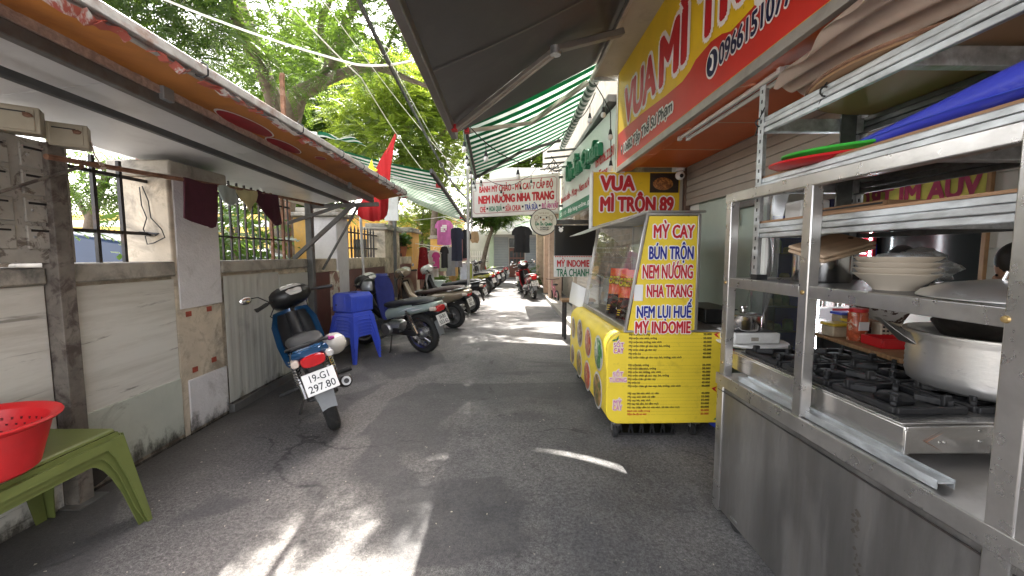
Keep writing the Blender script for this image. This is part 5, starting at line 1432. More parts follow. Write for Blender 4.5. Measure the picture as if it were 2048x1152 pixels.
string_light('string of bulbs along the front bar of the right striped awning', [(-0.5, 4.9, 2.84), (-0.55, 6.2, 2.82), (-0.6, 8.2, 2.8)], [0.06, 0.25, 0.45, 0.62, 0.8, 0.95], 0.03)
string_light('string of bulbs drooping in front of the hanging white sign', [(-0.62, 8.1, 3.05), (-0.1, 8.0, 2.72), (0.35, 8.0, 2.85), (0.6, 8.0, 3.1)], [0.1, 0.35, 0.62, 0.85], 0.06)
string_light('black wire with bulbs hanging down the end of the mint white sign', [(1.0, 4.85, 3.35), (1.18, 4.78, 3.0), (1.2, 4.78, 2.4)], [0.3, 0.62, 0.9], -0.02)

# distant roof line and clutter above the neighbour sign
t = thing('roof_clutter', 'dark ledge with brackets and wires under the right striped awning above the signs', 'ledge', (1.4, 7.5, 3.2))
MB().box(1.2, 1.62, 5.0, 9.2, 3.2, 3.28).build('ledge', m_greyiron, t)
for i in range(4):
    MB().beam((0.7, 7.2 + 0.5 * i, 3.15), (1.4, 7.2 + 0.5 * i, 3.22), 0.03, 0.03).build('bracket', m_greyiron, t)
w = MB()
for i in range(12):
    y = rb.uniform(6.5, 9)
    w.tube([(rb.uniform(0.7, 1.3), y, 3.1), (rb.uniform(0.7, 1.2), y + 0.3, 2.98), (rb.uniform(0.8, 1.3), y + 0.8, 3.12)], 0.008, 5)
w.build('wires', m_cb, t)

# ------------------------------------------------------------------ yellow noodle cart
fc = thing('food_cart', 'yellow food cart with a slanted glass cabinet and printed noodle menus', 'food cart', (0.75, 3.0, 0), R(0.8))
def rpoly(x0, x1, z0, z1, r_bl, r_tl):
    pts = []
    for i in range(7):
        a = math.pi * (1.5 - 0.5 * i / 6); pts.append((x0 + r_bl + r_bl * math.cos(a), z0 + r_bl + r_bl * math.sin(a)))
    for i in range(7):
        a = math.pi * (1.0 - 0.5 * i / 6); pts.append((x0 + r_tl + r_tl * math.cos(a), z1 - r_tl + r_tl * math.sin(a)))
    return pts + [(x1, z1), (x1, z0)]
MB().prism(rpoly(0, 0.865, 0.115, 0.815, 0.1, 0.13), lambda a, b: (a, 0, b), lambda a, b: (a, 1.6, b)).build('body', m_yellow, fc, 0.008, world=False, ang=50)
MB().box(0.12, 0.88, -0.01, 1.6, 0.818, 0.835).build('counter_edge', m_steel, fc, 0.004, world=False)
m_glass = glass_pane('cabinet glass', (0.88, 0.91, 0.9), 0.03, 1.4)
# cabinet
cab = MB().prism([(0.15, 0.836), (0.65, 0.836), (0.645, 1.675), (0.29, 1.675)], lambda a, b: (a, -0.004, b), lambda a, b: (a, 0.004, b)).build('end_panel', m_yellow, fc, world=False)
b = MB()
for y in (0.0, 1.5):
    b.beam((0.13, y, 0.836), (0.275, y, 1.69), 0.02, 0.022, (0, 1, 0))
    b.beam((0.66, y, 0.836), (0.66, y, 1.69), 0.022, 0.022, (0, 1, 0))
    b.beam((0.275, y, 1.69), (0.66, y, 1.69), 0.022, 0.022)
b.beam((0.275, -0.01, 1.69), (0.275, 1.51, 1.69), 0.022, 0.022).beam((0.13, -0.01, 0.845), (0.13, 1.51, 0.845), 0.022, 0.03)
b.build('cabinet_frame', m_steel, fc, 0.003, world=False)
MB().add([(0.142, 0.012, 0.86), (0.142, 1.488, 0.86), (0.278, 1.488, 1.678), (0.278, 0.012, 1.678)], [(0, 1, 2, 3)]).build('glass_pane', m_glass, fc, world=False)
MB().box(0.27, 0.7, -0.02, 1.52, 1.702, 1.715).build('cabinet_roof', m_steel, fc, 0.003, world=False)
MB().box(0.66, 0.672, 0.0, 1.5, 0.836, 1.69).build('back_panel', mat('pale cabinet back', (0.5, 0.5, 0.48), 0.4, 0.2, 0.1, 3), fc, world=False)
MB().grid(6, 8, lambda u, v: (-0.03 + 0.31 * u + 0.13 * (1 - u) * (1 - v), -0.03 + 1.58 * v, 1.585 + 0.118 * u + 0.05 * (1 - u) * (1 - v) + 0.008 * math.sin(v * 7)), (0, 0, 0.006)).build('visor', mat('pale visor sheet', (0.5, 0.5, 0.47), 0.3, 0.4, 0.1, 3, 0.03, 20, 0.3, (0.3, 0.26, 0.2), 5, transl=0.3), fc, world=False)
MB().box(0.17, 0.65, 0.05, 1.46, 1.18, 1.19).build('shelf', m_glass, fc, world=False)
MB().box(0.15, 0.64, 0.02, 1.48, 0.837, 0.85).build('tray', m_steel, fc, world=False)
X1, Z1 = (1, 0, 0), (0, 0, 1)
def ct(s, m, xr, z, w_, h_, **k):
    text('lettering', s, m, cab, (xr - w_ / 2, -0.004, z), X1, Z1, h=h_, w=w_, outline=m_whitet, lift=0.003, world=False, **k)
for s, mm, v, w_, h_ in (('MỲ CAY', m_redt, 1.58, 0.295, 0.125), ('BÚN TRỘN', m_bluet, 1.412, 0.325, 0.15), ('NEM NƯÓ\u031bNG', m_redt, 1.283, 0.37, 0.125), ('NHA TRANG', m_redt, 1.128, 0.335, 0.09), ('NEM LỤI HUẾ', m_bluet, 0.985, 0.405, 0.16)):
    ct(s, mm, 0.62, v, w_, h_, bold=0.045, obold=0.15)
MB().box(0.185, 0.63, -0.009, -0.004, 0.815, 0.912).build('added_strip', m_yellow, cab, world=False)
text('lettering', 'MỲ INDOMIE', m_redt, cab, (0.41, -0.009, 0.873), X1, Z1, h=0.118, w=0.41, bold=0.05, outline=m_whitet, obold=0.14, lift=0.003, world=False)
MB().box(0.19, 0.255, -0.009, -0.004, 1.055, 1.175).build('paper_notice', mat('white paper', (0.75, 0.75, 0.74), 0.7, 0, 0.03, 8), cab, world=False)
menu = [('Mỳ trộn bò, trứng', '35.000'), ('Mỳ trộn xúc xích, trứng', '35.000'), ('Mỳ trộn bò, trứng, xúc xích', '40.000'), ('Mỳ trộn chân gà sào cay, bò, trứng', '45.000'), ('Mỳ trộn chân gà sào cay', '45.000'), ('Mỳ trộn bò', '45.000'), ('Mỳ trộn chân gà sào cay, bò, trứng, xúc xích', '50.000')]
menu2 = [('Mỳ cay bò xúc xích cá viên', '40.000'), ('Mỳ cay xúc xích cá viên', '35.000'), ('Mỳ cay bò, xúc xích', '35.000'), ('Mỳ cay hải sản, bò tăm mực', '55.000'), ('Mỳ cay thập cẩm bò xúc xích, cá viên tôm mực', '60.000'), ('Bánh xèo miền trung', '35.000'), ('Nộm đu đủ bò khô', '20.000')]
dots = MB()
for items, za, zb in ((menu, 0.802, 0.627), (menu, 0.569, 0.408), (menu2, 0.352, 0.191)):
    for i, (s, p_) in enumerate(items):
        z = za + (zb - za) * i / 6
        mm = m_blackt if not s.startswith(('Bánh', 'Nộm')) else m_redt
        wl = 0.0091 * len(s)
        text('menu_line', s, mm, fc, (0.162, 0, z), X1, Z1, h=0.021, w=wl, bold=0.03, lift=0.003, align='LEFT', world=False)
        text('menu_price', p_, mm, fc, (0.785, 0, z), X1, Z1, h=0.0135, w=0.062, bold=0.05, lift=0.003, align='RIGHT', world=False)
        x = 0.162 + wl + 0.012
        while x < 0.71:
            dots.add([(x, -0.003, z - 0.006), (x + 0.004, -0.003, z - 0.006), (x + 0.004, -0.003, z - 0.003), (x, -0.003, z - 0.003)], [(0, 1, 2, 3)]); x += 0.012
dots.build('menu_dots', mat('brown dots', (0.25, 0.18, 0.03), 0.6, 0, 0), fc, world=False)
for s, zz, w_ in (('SỐT', 0.735, 0.075), ('CAY', 0.682, 0.075), ('SỐT', 0.512, 0.075), ('TƯO\u031bNG', 0.462, 0.128), ('MỲ', 0.292, 0.06), ('CAY', 0.245, 0.07)):
    text('menu_heading', s, m_pinkt, fc, (0.085, 0, zz), X1, Z1, h=0.04 if s not in ('SỐT', 'MỲ') else 0.052, w=w_, bold=0.02, lift=0.003, outline=m_whitet, obold=0.12, world=False)
b = MB()
for z in (0.8, 0.385):
    b.add([(0.8, -0.004, z + 0.004), (0.85, -0.004, z + 0.02), (0.825, -0.004, z), (0.845, -0.004, z - 0.03), (0.815, -0.004, z - 0.012)], [(0, 1, 2), (2, 3, 4), (0, 2, 4)])
b.build('chili_print', m_redt, fc, world=False)
b = MB()
for (x, z, a0) in ((0.05, 0.76, 0.3), (0.075, 0.77, 1.2), (0.84, 0.15, 0.5)):
    b.add([(x + 0.03 * math.cos(a0), -0.004, z + 0.03 * math.sin(a0)), (x + 0.008 * math.cos(a0 + 1.57), -0.004, z + 0.008 * math.sin(a0 + 1.57)), (x - 0.02 * math.cos(a0), -0.004, z - 0.02 * math.sin(a0)), (x - 0.008 * math.cos(a0 + 1.57), -0.004, z - 0.008 * math.sin(a0 + 1.57))], [(0, 1, 2, 3)])
b.build('herb_print', m_greent, fc, world=False)
fm = [mat('noodle dish print', (0.35, 0.2, 0.07), 0.3, 0, 0.55, 26, dirt=0.9, dcol=(0.06, 0.1, 0.02), dsc=17, lo=0.5, hi=0.55), mat('greens dish print', (0.06, 0.2, 0.05), 0.3, 0, 0.5, 22, dirt=0.9, dcol=(0.6, 0.6, 0.5), dsc=10, lo=0.52, hi=0.56),
      mat('red dish print', (0.4, 0.07, 0.03), 0.3, 0, 0.5, 22, dirt=0.9, dcol=(0.55, 0.4, 0.2), dsc=15, lo=0.52, hi=0.56), mat('dark broth print', (0.12, 0.06, 0.03), 0.3, 0, 0.6, 26, dirt=0.9, dcol=(0.45, 0.35, 0.25), dsc=17, lo=0.5, hi=0.54)]
rimp = mat('plate rim print', (0.55, 0.53, 0.5), 0.3, 0, 0.1, 10)
for i, (y, z, r, k) in enumerate(((0.26, 0.6, 0.145, 1), (0.66, 0.6, 0.14, 2), (1.05, 0.61, 0.14, 3), (1.42, 0.6, 0.12, 0), (0.27, 0.29, 0.15, 0), (0.67, 0.29, 0.14, 2), (1.06, 0.3, 0.14, 0), (1.44, 0.3, 0.11, 3))):
    d = MB().lathe([(r, -0.0015), (r - 0.004, -0.003)], (0, y, z), 32, 'x').build('dish_photo', rimp, fc, world=False)
    MB().lathe([(r * 0.86, -0.004), (r * 0.84, -0.0055)], (0, y, z), 32, 'x').build('dish_print', fm[k], d, world=False)
for (x, y) in ((0.09, 0.06), (0.72, 0.1), (0.09, 1.5), (0.72, 1.5)):
    gz_ = gz(0.75 + x, 3.0 + y)
    c = MB().beam((x, y, 0.115), (x + 0.02, y + 0.02, 0.075), 0.05, 0.035, (0, 1, 0)).box(x - 0.025, x - 0.02, y, y + 0.04, 0.04, 0.1).box(x + 0.02, x + 0.025, y, y + 0.04, 0.04, 0.1).build('caster', m_alu, fc, 0.003, world=False)
    MB().lathe([(0.02, -0.014), (0.047, -0.014), (0.05, -0.008), (0.05, 0.008), (0.047, 0.014), (0.02, 0.014)], (x, y + 0.02, 0.05 + gz_), 24, 'x').build('wheel', m_rubber, c, world=False)
    MB().lathe([(0.02, -0.02), (0.02, 0.02)], (x, y + 0.02, 0.05 + gz_), 12, 'x').build('hub', m_chrome, c, world=False)
# goods inside the cabinet (each stands in the cart, top-level)
def pack(label, x, y, z, rz, seed):
    t = thing('snack_packet', label, 'snack packet', (x, y, z), rot=(R(-9.4), 0, R(rz)), group='snack packets in the glass cabinet')
    bodyp = MB().grid(8, 10, lambda u, v: (-0.09 + 0.18 * u, -0.022 * math.sin(math.pi * u) * math.sin(math.pi * v) + 0.0, 0.42 * v), (0, 0.012, 0)).build('pouch', mat('orange red pouch', (0.75, 0.09, 0.02), 0.25, 0, 0.25, 14, 0.1, 30, 0.8, (0.65, 0.3, 0.03), 12, coat=0.4), t, world=False)
    MB().grid(8, 5, lambda u, v: (-0.09 + 0.18 * u, -0.0235 * math.sin(math.pi * u) * math.sin(math.pi * 0.45 * v) - 0.003, 0.18 * v), None).build('dark_print', mat('dark pouch print', (0.03, 0.015, 0.012), 0.25, 0, 0.5, 30, dirt=0.8, dcol=(0.35, 0.06, 0.03), dsc=20, lo=0.55, hi=0.6), bodyp, world=False)
    text('lettering', 'ORZO', m_yel2, bodyp, (0, -0.026, 0.31), X1, Z1, h=0.065, w=0.15, bold=0.05, outline=m_blackt, obold=0.12, lift=0.004, world=False)
    for k in range(3):
        MB().box(-0.065, -0.045 + 0.004 * k, -0.031, -0.024, 0.03 + 0.02 * k, 0.038 + 0.02 * k).build('pale_stripe', m_yel2, bodyp, world=False)
pack('red and orange snack packet hung left inside the glass cabinet', 0.985, 3.70, 0.855, -48, 1)
pack('red and orange snack packet hung right, nearest the yellow end panel', 0.985, 3.36, 0.855, -48, 2)
def bag(name, label, c, r, m, seed, group=None, cat='plastic bag'):
    rg = random.Random(seed)
    ph = [rg.uniform(0, 6) for _ in range(6)]
    b = MB().ell((0, 0, 0), (1, 1, 1), 26, 18)
    out = []
    for x, y, z in b.v:
        k = 1 + 0.13 * math.sin(5 * x + ph[0]) * math.sin(4 * y + ph[1]) + 0.1 * math.sin(9 * z + 4 * x + ph[2]) + 0.06 * math.sin(15 * y + 8 * z + ph[3]) + 0.04 * math.sin(23 * x + 17 * z + ph[4])
        out.append((c[0] + x * k * r[0], c[1] + y * k * r[1], c[2] + z * k * r[2]))
    b.v = out
    o = b.build(name, m, ang=80)
    return tag(o, label, cat, group)
bag('plastic_bag', 'purple plastic bag inside the glass cabinet behind the snack packets', (1.2, 3.5, 1.12), (0.12, 0.2, 0.16), mat('purple film', (0.32, 0.15, 0.38), 0.3, 0, 0.2, 10, 0.3, 30, transl=0.3), 3)
bag('plastic_bag', 'crumpled grey plastic lying low in the far half of the glass cabinet', (1.1, 3.95, 0.94), (0.12, 0.3, 0.09), mat('grey film', (0.4, 0.42, 0.42), 0.25, 0, 0.3, 10, 0.4, 30), 5)
bag('plastic_bag', 'small white crumpled bag beside the packets in the cabinet', (1.04, 3.6, 0.9), (0.06, 0.08, 0.05), mat('white film', (0.7, 0.7, 0.7), 0.3, 0, 0.1, 10), 6)
o = MB().grid(6, 6, lambda u, v: (0.70 + 0.2 * u + 0.03 * v, 4.55 + 0.02 * math.sin(5 * u), 0.86 + 0.24 * v - 0.1 * u + 0.02 * math.sin(6 * v)), (0, 0.003, 0)).build('paper_sheet', MATS['white paper'])
tag(o, 'loose white paper sheet hanging at the far front corner of the yellow cart', 'paper')
# crate under the cart, blue tub beside it
t = thing('plastic_crate', 'black openwork plastic crate on the ground under the yellow cart', 'crate', (1.05, 3.3, -0.02))
b = MB()
b.box(0.88, 1.32, 3.1, 3.5, -0.015, 0.0)
for x0, x1, y0, y1 in ((0.88, 1.32, 3.1, 3.112), (0.88, 1.32, 3.488, 3.5), (0.88, 0.892, 3.1, 3.5), (1.308, 1.32, 3.1, 3.5)):
    b.box(x0, x1, y0, y1, 0.085, 0.105)
b.build('frame', m_black, t)
b = MB()
for i in range(6):
    x = 0.89 + i * 0.084
    b.beam((x - 0.025 + 0.01, 3.106, 0.0), (x, 3.106, 0.09), 0.01, 0.012, (0, 1, 0)).beam((x + 0.025 - 0.01, 3.106, 0.0), (x, 3.106, 0.09), 0.01, 0.012, (0, 1, 0)).beam((x - 0.018, 3.106, 0.035), (x + 0.018, 3.106, 0.035), 0.01, 0.01)
b.build('lattice', m_black, t)
t = thing('blue_tub', 'blue plastic tub tucked between the yellow cart and the steel cart', 'tub', (1.8, 3.2, -0.02))
MB().lathe([(0.001, -0.02), (0.15, -0.02), (0.19, 0.34), (0.2, 0.35), (0.2, 0.36), (0.18, 0.36), (0.145, 0.0), (0.001, 0.0)], (1.84, 3.3, 0), 28).build('bowl', m_bluep, t)
MB().tube([(1.84 + 0.2 * math.cos(a), 3.3 + 0.2 * math.sin(a), 0.355) for a in [i * 0.2618 for i in range(24)]], 0.01, 6, True).build('rim', m_bluep, t)
o = bag('red_bag', 'red plastic bag hanging at the back corner of the yellow cart', (1.68, 3.05, 0.64), (0.05, 0.04, 0.06), mat('red film', (0.55, 0.02, 0.02), 0.35, 0, 0.1, 10), 8)

# ------------------------------------------------------------------ stainless stove cart
sc = thing('stove_cart', 'long stainless steel kitchen cart with an open post frame at the right', 'kitchen cart', (1.6, 1.5, -0.08))
m_brush = mat('brushed steel panel', (0.26, 0.25, 0.238), 0.36, 0.8, 0.25, 2.5, 0.02, 90, 0.75, (0.09, 0.08, 0.07), 2.6, 0.46, 0.72, d2=(0.6, (0.13, 0.115, 0.1), 1.1, 0.5, 0.68), stretch=(1, 2.2, 0.3), rvar=0.14)
m_post = mat('worn steel post', (0.5, 0.485, 0.465), 0.3, 0.9, 0.15, 9, 0.03, 70, 0.2, (0.3, 0.2, 0.14), 2, 0.5, 0.9, rvar=0.12)
zb = -0.035
MB().add([(1.205, 0.2, zb), (1.205, 2.25, zb), (1.205, 2.25, 0.70), (1.205, 0.2, 0.70), (1.22, 0.2, zb), (1.22, 2.25, zb), (1.22, 2.25, 0.70), (1.22, 0.2, 0.70)],
         [(0, 1, 2, 3), (7, 6, 5, 4), (0, 4, 5, 1), (1, 5, 6, 2), (2, 6, 7, 3), (3, 7, 4, 0)]).build('front_panel', m_brush, sc)
MB().box(1.22, 1.94, 2.235, 2.25, zb, 0.7).build('end_panel', m_brush, sc)
MB().box(1.93, 1.945, 0.2, 2.235, zb, 0.7).build('back_panel', m_brush, sc)
MB().box(1.192, 1.95, 0.2, 2.26, 0.702, 0.728).build('counter', m_steel, sc, 0.004)
MB().box(1.186, 1.2, 0.2, 2.262, 0.672, 0.735).build('counter_lip', m_post, sc, 0.003)
MB().box(1.196, 1.2, 0.2, 2.25, 0.64, 0.645).build('panel_seam', m_dark, sc)
px = ((1.2, 2.2), (1.2, 1.615), (1.2, 0.925))
for (x, y) in px:
    zt = 1.69
    if (x, y) == (1.2, 0.925):
        MB().box(x - 0.012, x + 0.04, y - 0.03, y + 0.03, -0.03, 2.4).build('post', m_post, sc, 0.004)
        continue
    MB().box(x, x + 0.045, y, y + 0.05, 0.73, zt).build('post', m_post, sc, 0.004)
MB().box(1.196, 1.25, 2.2, 2.262, -0.05, 0.73).build('post', m_post, sc, 0.004)
def rail(z0, z1, x=1.2):
    for (y0, y1) in ((0.96, 1.613), (1.667, 2.198)):
        MB().box(x + 0.004, x + 0.038, y0, y1, z0, z1).build('rail', m_post, sc, 0.003)
rail(1.222, 1.272)
MB().beam((1.222, 0.96, 1.685), (1.222, 2.26, 1.70), 0.045, 0.05).build('top_rail', m_post, sc, 0.004)
for bx_ in ((1.905, 1.94, 0.975, 2.2, 1.222, 1.27), (1.245, 1.9, 2.205, 2.245, 1.222, 1.27)):
    MB().box(*bx_).build('rail', m_post, sc, 0.003)
MB().box(1.24, 1.9, 0.93, 2.2, 1.235, 1.262).build('shelf_plate', mat('dark steel shelf', (0.12, 0.12, 0.12), 0.4, 0.7, 0.2, 6), sc, 0.003)
b = MB()
for (y, z) in ((1.64, 1.245), (0.95, 1.245), (2.225, 1.245), (2.225, 0.8)):
    b.lathe([(0.001, -0.006), (0.008, -0.005), (0.01, 0.0)], (1.2 if y > 1 else 1.188, y, z), 10, 'x')
b.build('bolt', mat('brass bolt', (0.5, 0.35, 0.15), 0.35, 0.8, 0.2, 10), sc)
for y in (2.05, 0.5):
    c = MB().box(1.2, 1.27, y - 0.03, y + 0.03, -0.01, 0.0).beam((1.235, y, 0.0), (1.235, y + 0.02, -0.045), 0.05, 0.02, (1, 0, 0)).build('caster', m_alu, sc)
    MB().lathe([(0.02, -0.018), (0.05, -0.016), (0.055, 0), (0.05, 0.016), (0.02, 0.018)], (1.235, y + 0.02, -0.03), 20, 'x').build('wheel', m_rubber, c)
# stains scratched on the front panel
sm = MB()
rs_ = random.Random(4)
for i in range(26):
    y = 1.32 + 0.03 * rs_.random() - 0.002 * i; z = 0.52 - 0.013 * i + 0.01 * rs_.random()
    if 7 < i < 11:
        continue
    xx = 1.2035
    w_ = rs_.uniform(0.004, 0.014); h_ = rs_.uniform(0.004, 0.014)
    sm.add([(xx - 0.05 * 0, y - w_, z), (xx + 0.05 * h_ * 0.5, y, z + h_), (xx, y + w_, z - 0.003), (xx - 0.05 * h_ * 0.5, y, z - h_)], [(0, 1, 2, 3)])
sm.build('grease_mark', mat('dark grease', (0.06, 0.05, 0.04), 0.6, 0, 0.2, 10), sc)
o = MB().beam((1.25, 2.1, 0.752), (1.25, 1.1, 0.752), 0.055, 0.004).beam((1.2245, 2.1, 0.7475), (1.2245, 1.1, 0.7475), 0.003, 0.028).beam((1.2755, 2.1, 0.7475), (1.2755, 1.1, 0.7475), 0.003, 0.028).build('steel_channel', m_galv)
o.location.z = -0.002
tag(o, 'loose galvanised steel channel lying along the counter edge in front of the stove', 'steel channel')
o = MB().beam((1.55, 1.12, 0.742), (1.95, 1.06, 0.742), 0.06, 0.012).build('flat_steel_strip', m_post)
tag(o, 'flat steel strip lying on the counter under the near end of the stove', 'steel strip')

# stove
st_ = thing('gas_stove', 'long steel gas stove with six black burners on the counter', 'stove', (1.57, 1.75, 0.73))
m_stv = mat('stove steel', (0.62, 0.6, 0.57), 0.24, 0.92, 0.1, 4, 0.02, 60, 0.5, (0.35, 0.24, 0.12), 4, 0.5, 0.75, rvar=0.1)
MB().box(1.272, 1.88, 1.25, 2.26, 0.758, 0.85).build('body', m_stv, st_, 0.006)
MB().box(1.27, 1.882, 1.262, 2.262, 0.851, 0.858).build('top_plate', m_stv, st_, 0.003)
MB().box(1.30, 1.85, 1.30, 2.22, 0.8585, 0.861).build('burner_tray', mat('sooty tray', (0.06, 0.06, 0.06), 0.35, 0.6, 0.3, 8, dirt=0.6, dcol=(0.3, 0.28, 0.25), dsc=9), st_)
dm = MB()
for (s, d) in ((0.085, 0.0), (0.075, 0.0)):
    pass
c0 = (1.40, 0.802)
dm.tube([(c0[0] - 0.062, 1.246, c0[1]), (c0[0], 1.246, c0[1] + 0.035), (c0[0] + 0.062, 1.246, c0[1]), (c0[0], 1.246, c0[1] - 0.035)], 0.003, 6, True)
dm.build('diamond_emboss', m_rust, st_)
b = MB()
for (x, z) in ((1.39, 0.797), (1.405, 0.797), (1.52, 0.80), (1.518, 0.835)):
    b.lathe([(0.001, -0.004), (0.004, -0.003), (0.005, 0)], (x, 1.249, z), 8, 'y')
b.build('rivet', m_chrome, st_)
MB().box(1.273, 1.87, 1.244, 1.25, 0.84, 0.852).box(1.268, 1.285, 1.244, 1.25, 0.758, 0.84).build('edge_trim', m_stv, st_, 0.002)
for i in range(3):
    for j in range(2):
        cx, cy = 1.435 + j * 0.28, 1.46 + i * 0.3
        g_ = MB()
        for s in (-1, 1):
            g_.beam((cx - 0.12, cy + s * 0.13, 0.872), (cx + 0.12, cy + s * 0.13, 0.872), 0.02, 0.022).beam((cx + s * 0.12, cy - 0.13, 0.872), (cx + s * 0.12, cy + 0.13, 0.872), 0.02, 0.022)
        for a in range(4):
            an = a * math.pi / 2 + 0.785
            g_.beam((cx + 0.15 * math.cos(an), cy + 0.15 * math.sin(an), 0.882), (cx + 0.05 * math.cos(an), cy + 0.05 * math.sin(an), 0.888), 0.016, 0.022)
            g_.beam((cx + 0.13 * math.cos(an), cy + 0.13 * math.sin(an), 0.862), (cx + 0.13 * math.cos(an), cy + 0.13 * math.sin(an), 0.91), 0.03 if a % 2 else 0.014, 0.018)
        gg = g_.build('pan_support', mat('sooty cast iron', (0.015, 0.015, 0.016), 0.55, 0.3, 0.4, 14, 0.25, 50, 0.3, (0.07, 0.06, 0.05), 12), st_, 0.003)
        MB().lathe([(0.02, 0.861), (0.055, 0.862), (0.06, 0.875), (0.045, 0.885), (0.02, 0.885), (0.018, 0.876), (0.001, 0.876)], (cx, cy, 0), 20).build('burner_cap', MATS['sooty cast iron'], gg)

# big pot with wok
m_pot = mat('hammered aluminium', (0.66, 0.65, 0.63), 0.32, 0.85, 0.1, 3, 0.06, 30, 0.55, (0.1, 0.09, 0.08), 10, 0.62, 0.7, stretch=(1, 1, 3), rvar=0.08)
pt = thing('cooking_pot', 'big dented aluminium pot on the near burners of the stove', 'pot', (1.825, 1.48, 0.893))
pc = (1.825, 1.48, 0.0)
prof = [(0.001, 0.894), (0.21, 0.894), (0.237, 0.91), (0.245, 0.94)]
for i in range(14):
    prof.append((0.245 + (0.0012 if i % 2 else -0.0012), 0.95 + i * 0.01))
prof += [(0.247, 1.095), (0.259, 1.098), (0.259, 1.106), (0.243, 1.107), (0.237, 1.09), (0.233, 0.93), (0.205, 0.905), (0.001, 0.902)]
MB().lathe(prof, pc, 56).build('body', m_pot, pt, ang=50)
h_ = MB().add([(1.47, 1.50, 1.095), (1.455, 1.56, 1.105), (1.40, 1.60, 1.145), (1.385, 1.555, 1.15), (1.43, 1.49, 1.085), (1.47, 1.47, 1.05), (1.46, 1.54, 1.055), (1.405, 1.555, 1.12)],
            [(0, 1, 2, 3), (3, 2, 7, 4), (4, 7, 6, 5), (0, 3, 4, 5), (1, 6, 7, 2), (0, 5, 6, 1)])
h_.xf(Matrix.Translation((0.11, 0.06, 0)))
h_.build('handle', m_post, pt, 0.003)
wk = thing('wok', 'dark steel wok resting tilted inside the big aluminium pot', 'wok', (1.835, 1.52, 1.06), rot=(R(-14), R(10), 0))
MB().lathe([(0.001, 0.0), (0.07, 0.006), (0.12, 0.035), (0.15, 0.085), (0.153, 0.085), (0.123, 0.032), (0.07, 0.002), (0.001, -0.005)], (0, 0, 0), 40).build('bowl', mat('blackened steel', (0.09, 0.08, 0.072), 0.35, 0.7, 0.3, 12, 0.15, 60, 0.3, (0.14, 0.12, 0.1), 14), wk, world=False)
MB().tube([(0.02, 0.02, 0.02), (0.05, 0.1, 0.14), (0.08, 0.17, 0.26)], [0.012, 0.01, 0.01], 8).build('handle', m_post, wk, world=False)
MB().tube([(-0.15, 0, 0.085), (-0.155, 0.0, 0.13)], 0.004, 6).build('hook', m_chrome, wk, world=False)

# ------------------------------------------------------------------ slotted rack above the cart
rk = thing('storage_rack', 'galvanised slotted angle rack with three shelves standing on the steel cart', 'rack', (1.55, 1.6, 1.27))
zs_ = (1.50, 1.71, 2.01)
def angle_post(x, y, sx, sy, z0, z1):
    p = MB().box(min(x, x + sx * 0.045), max(x, x + sx * 0.045), y - 0.002, y + 0.002, z0, z1).box(x - 0.002, x + 0.002, min(y, y + sy * 0.045), max(y, y + sy * 0.045), z0, z1).build('post', m_galv, rk)
    h = MB()
    z = z0 + 0.05
    while z < z1 - 0.03:
        h.box(x - 0.0035, x - 0.0025, y + sy * 0.018, y + sy * 0.028, z, z + 0.018)
        h.box(x + sx * 0.018, x + sx * 0.028, y - 0.0035, y - 0.0025, z, z + 0.018)
        z += 0.05
    h.build('slot', m_blackt, p)
    MB().box(min(x, x + sx * 0.05) - 0.003, max(x, x + sx * 0.05) + 0.003, min(y, y + sy * 0.05) - 0.003, max(y, y + sy * 0.05) + 0.003, z0 - 0.008, z0 + 0.02).build('foot', m_black, p)
angle_post(1.32, 2.19, 1, -1, 1.272, 2.26)
angle_post(1.86, 2.19, -1, -1, 1.272, 2.26)
angle_post(1.86, 0.6, -1, 1, 1.272, 2.4)
MB().box(1.70, 1.78, 2.12, 2.128, 1.272, 2.2).build('post', mat('dark galvanised', (0.16, 0.17, 0.17), 0.45, 0.7, 0.25, 18), rk)
def sbeam(y0, y1, x, z0, z1, m):
    b = MB()
    for k in range(3):
        h = (z1 - z0) / 3
        b.box(x - (0.006 if k == 1 else 0.0), x + 0.02, y0, y1, z0 + h * k + 0.001, z0 + h * (k + 1) - 0.001)
    b.build('shelf_beam', m, rk, 0.003)
for i, (z0, z1) in enumerate(((1.482, 1.56), (1.712, 1.79), (2.02, 2.1))):
    sbeam(0.3, 2.185, 1.325, z0, z1, m_galv)
    sbeam(0.3, 2.185, 1.84, z0, z1, MATS['dark galvanised'])
    for y in (2.14, 1.4):
        MB().box(1.35, 1.835, y, y + 0.04, z0 + 0.005, z1 - 0.01).build('cross_beam', m_galv, rk, 0.003)
    if i < 2:
        MB().box(1.335, 1.86, 0.3, 2.18, z1 + 0.001, z1 + 0.011).build('shelf_board', mat('brown fibreboard', (0.3, 0.17, 0.09), 0.7, 0, 0.15, 5, 0.05, 40, stretch=(1, 0.3, 1)), rk)
for (y, z) in ((2.19, 2.08), (1.75, 2.07)):
    b = MB()
    b.tube([(1.318 + 0.02 * math.cos(a), y - 0.01, z + 0.02 * math.sin(a)) for a in [i * 0.7 for i in range(9)]], 0.004, 5, True)
    b.tube([(1.32, y, z + 0.02), (1.31, y - 0.06, z + 0.06)], 0.003, 5)
    b.tube([(1.32, y, z), (1.33, y + 0.04, z - 0.05)], 0.003, 5)
    b.build('cable_tie', m_black, rk)

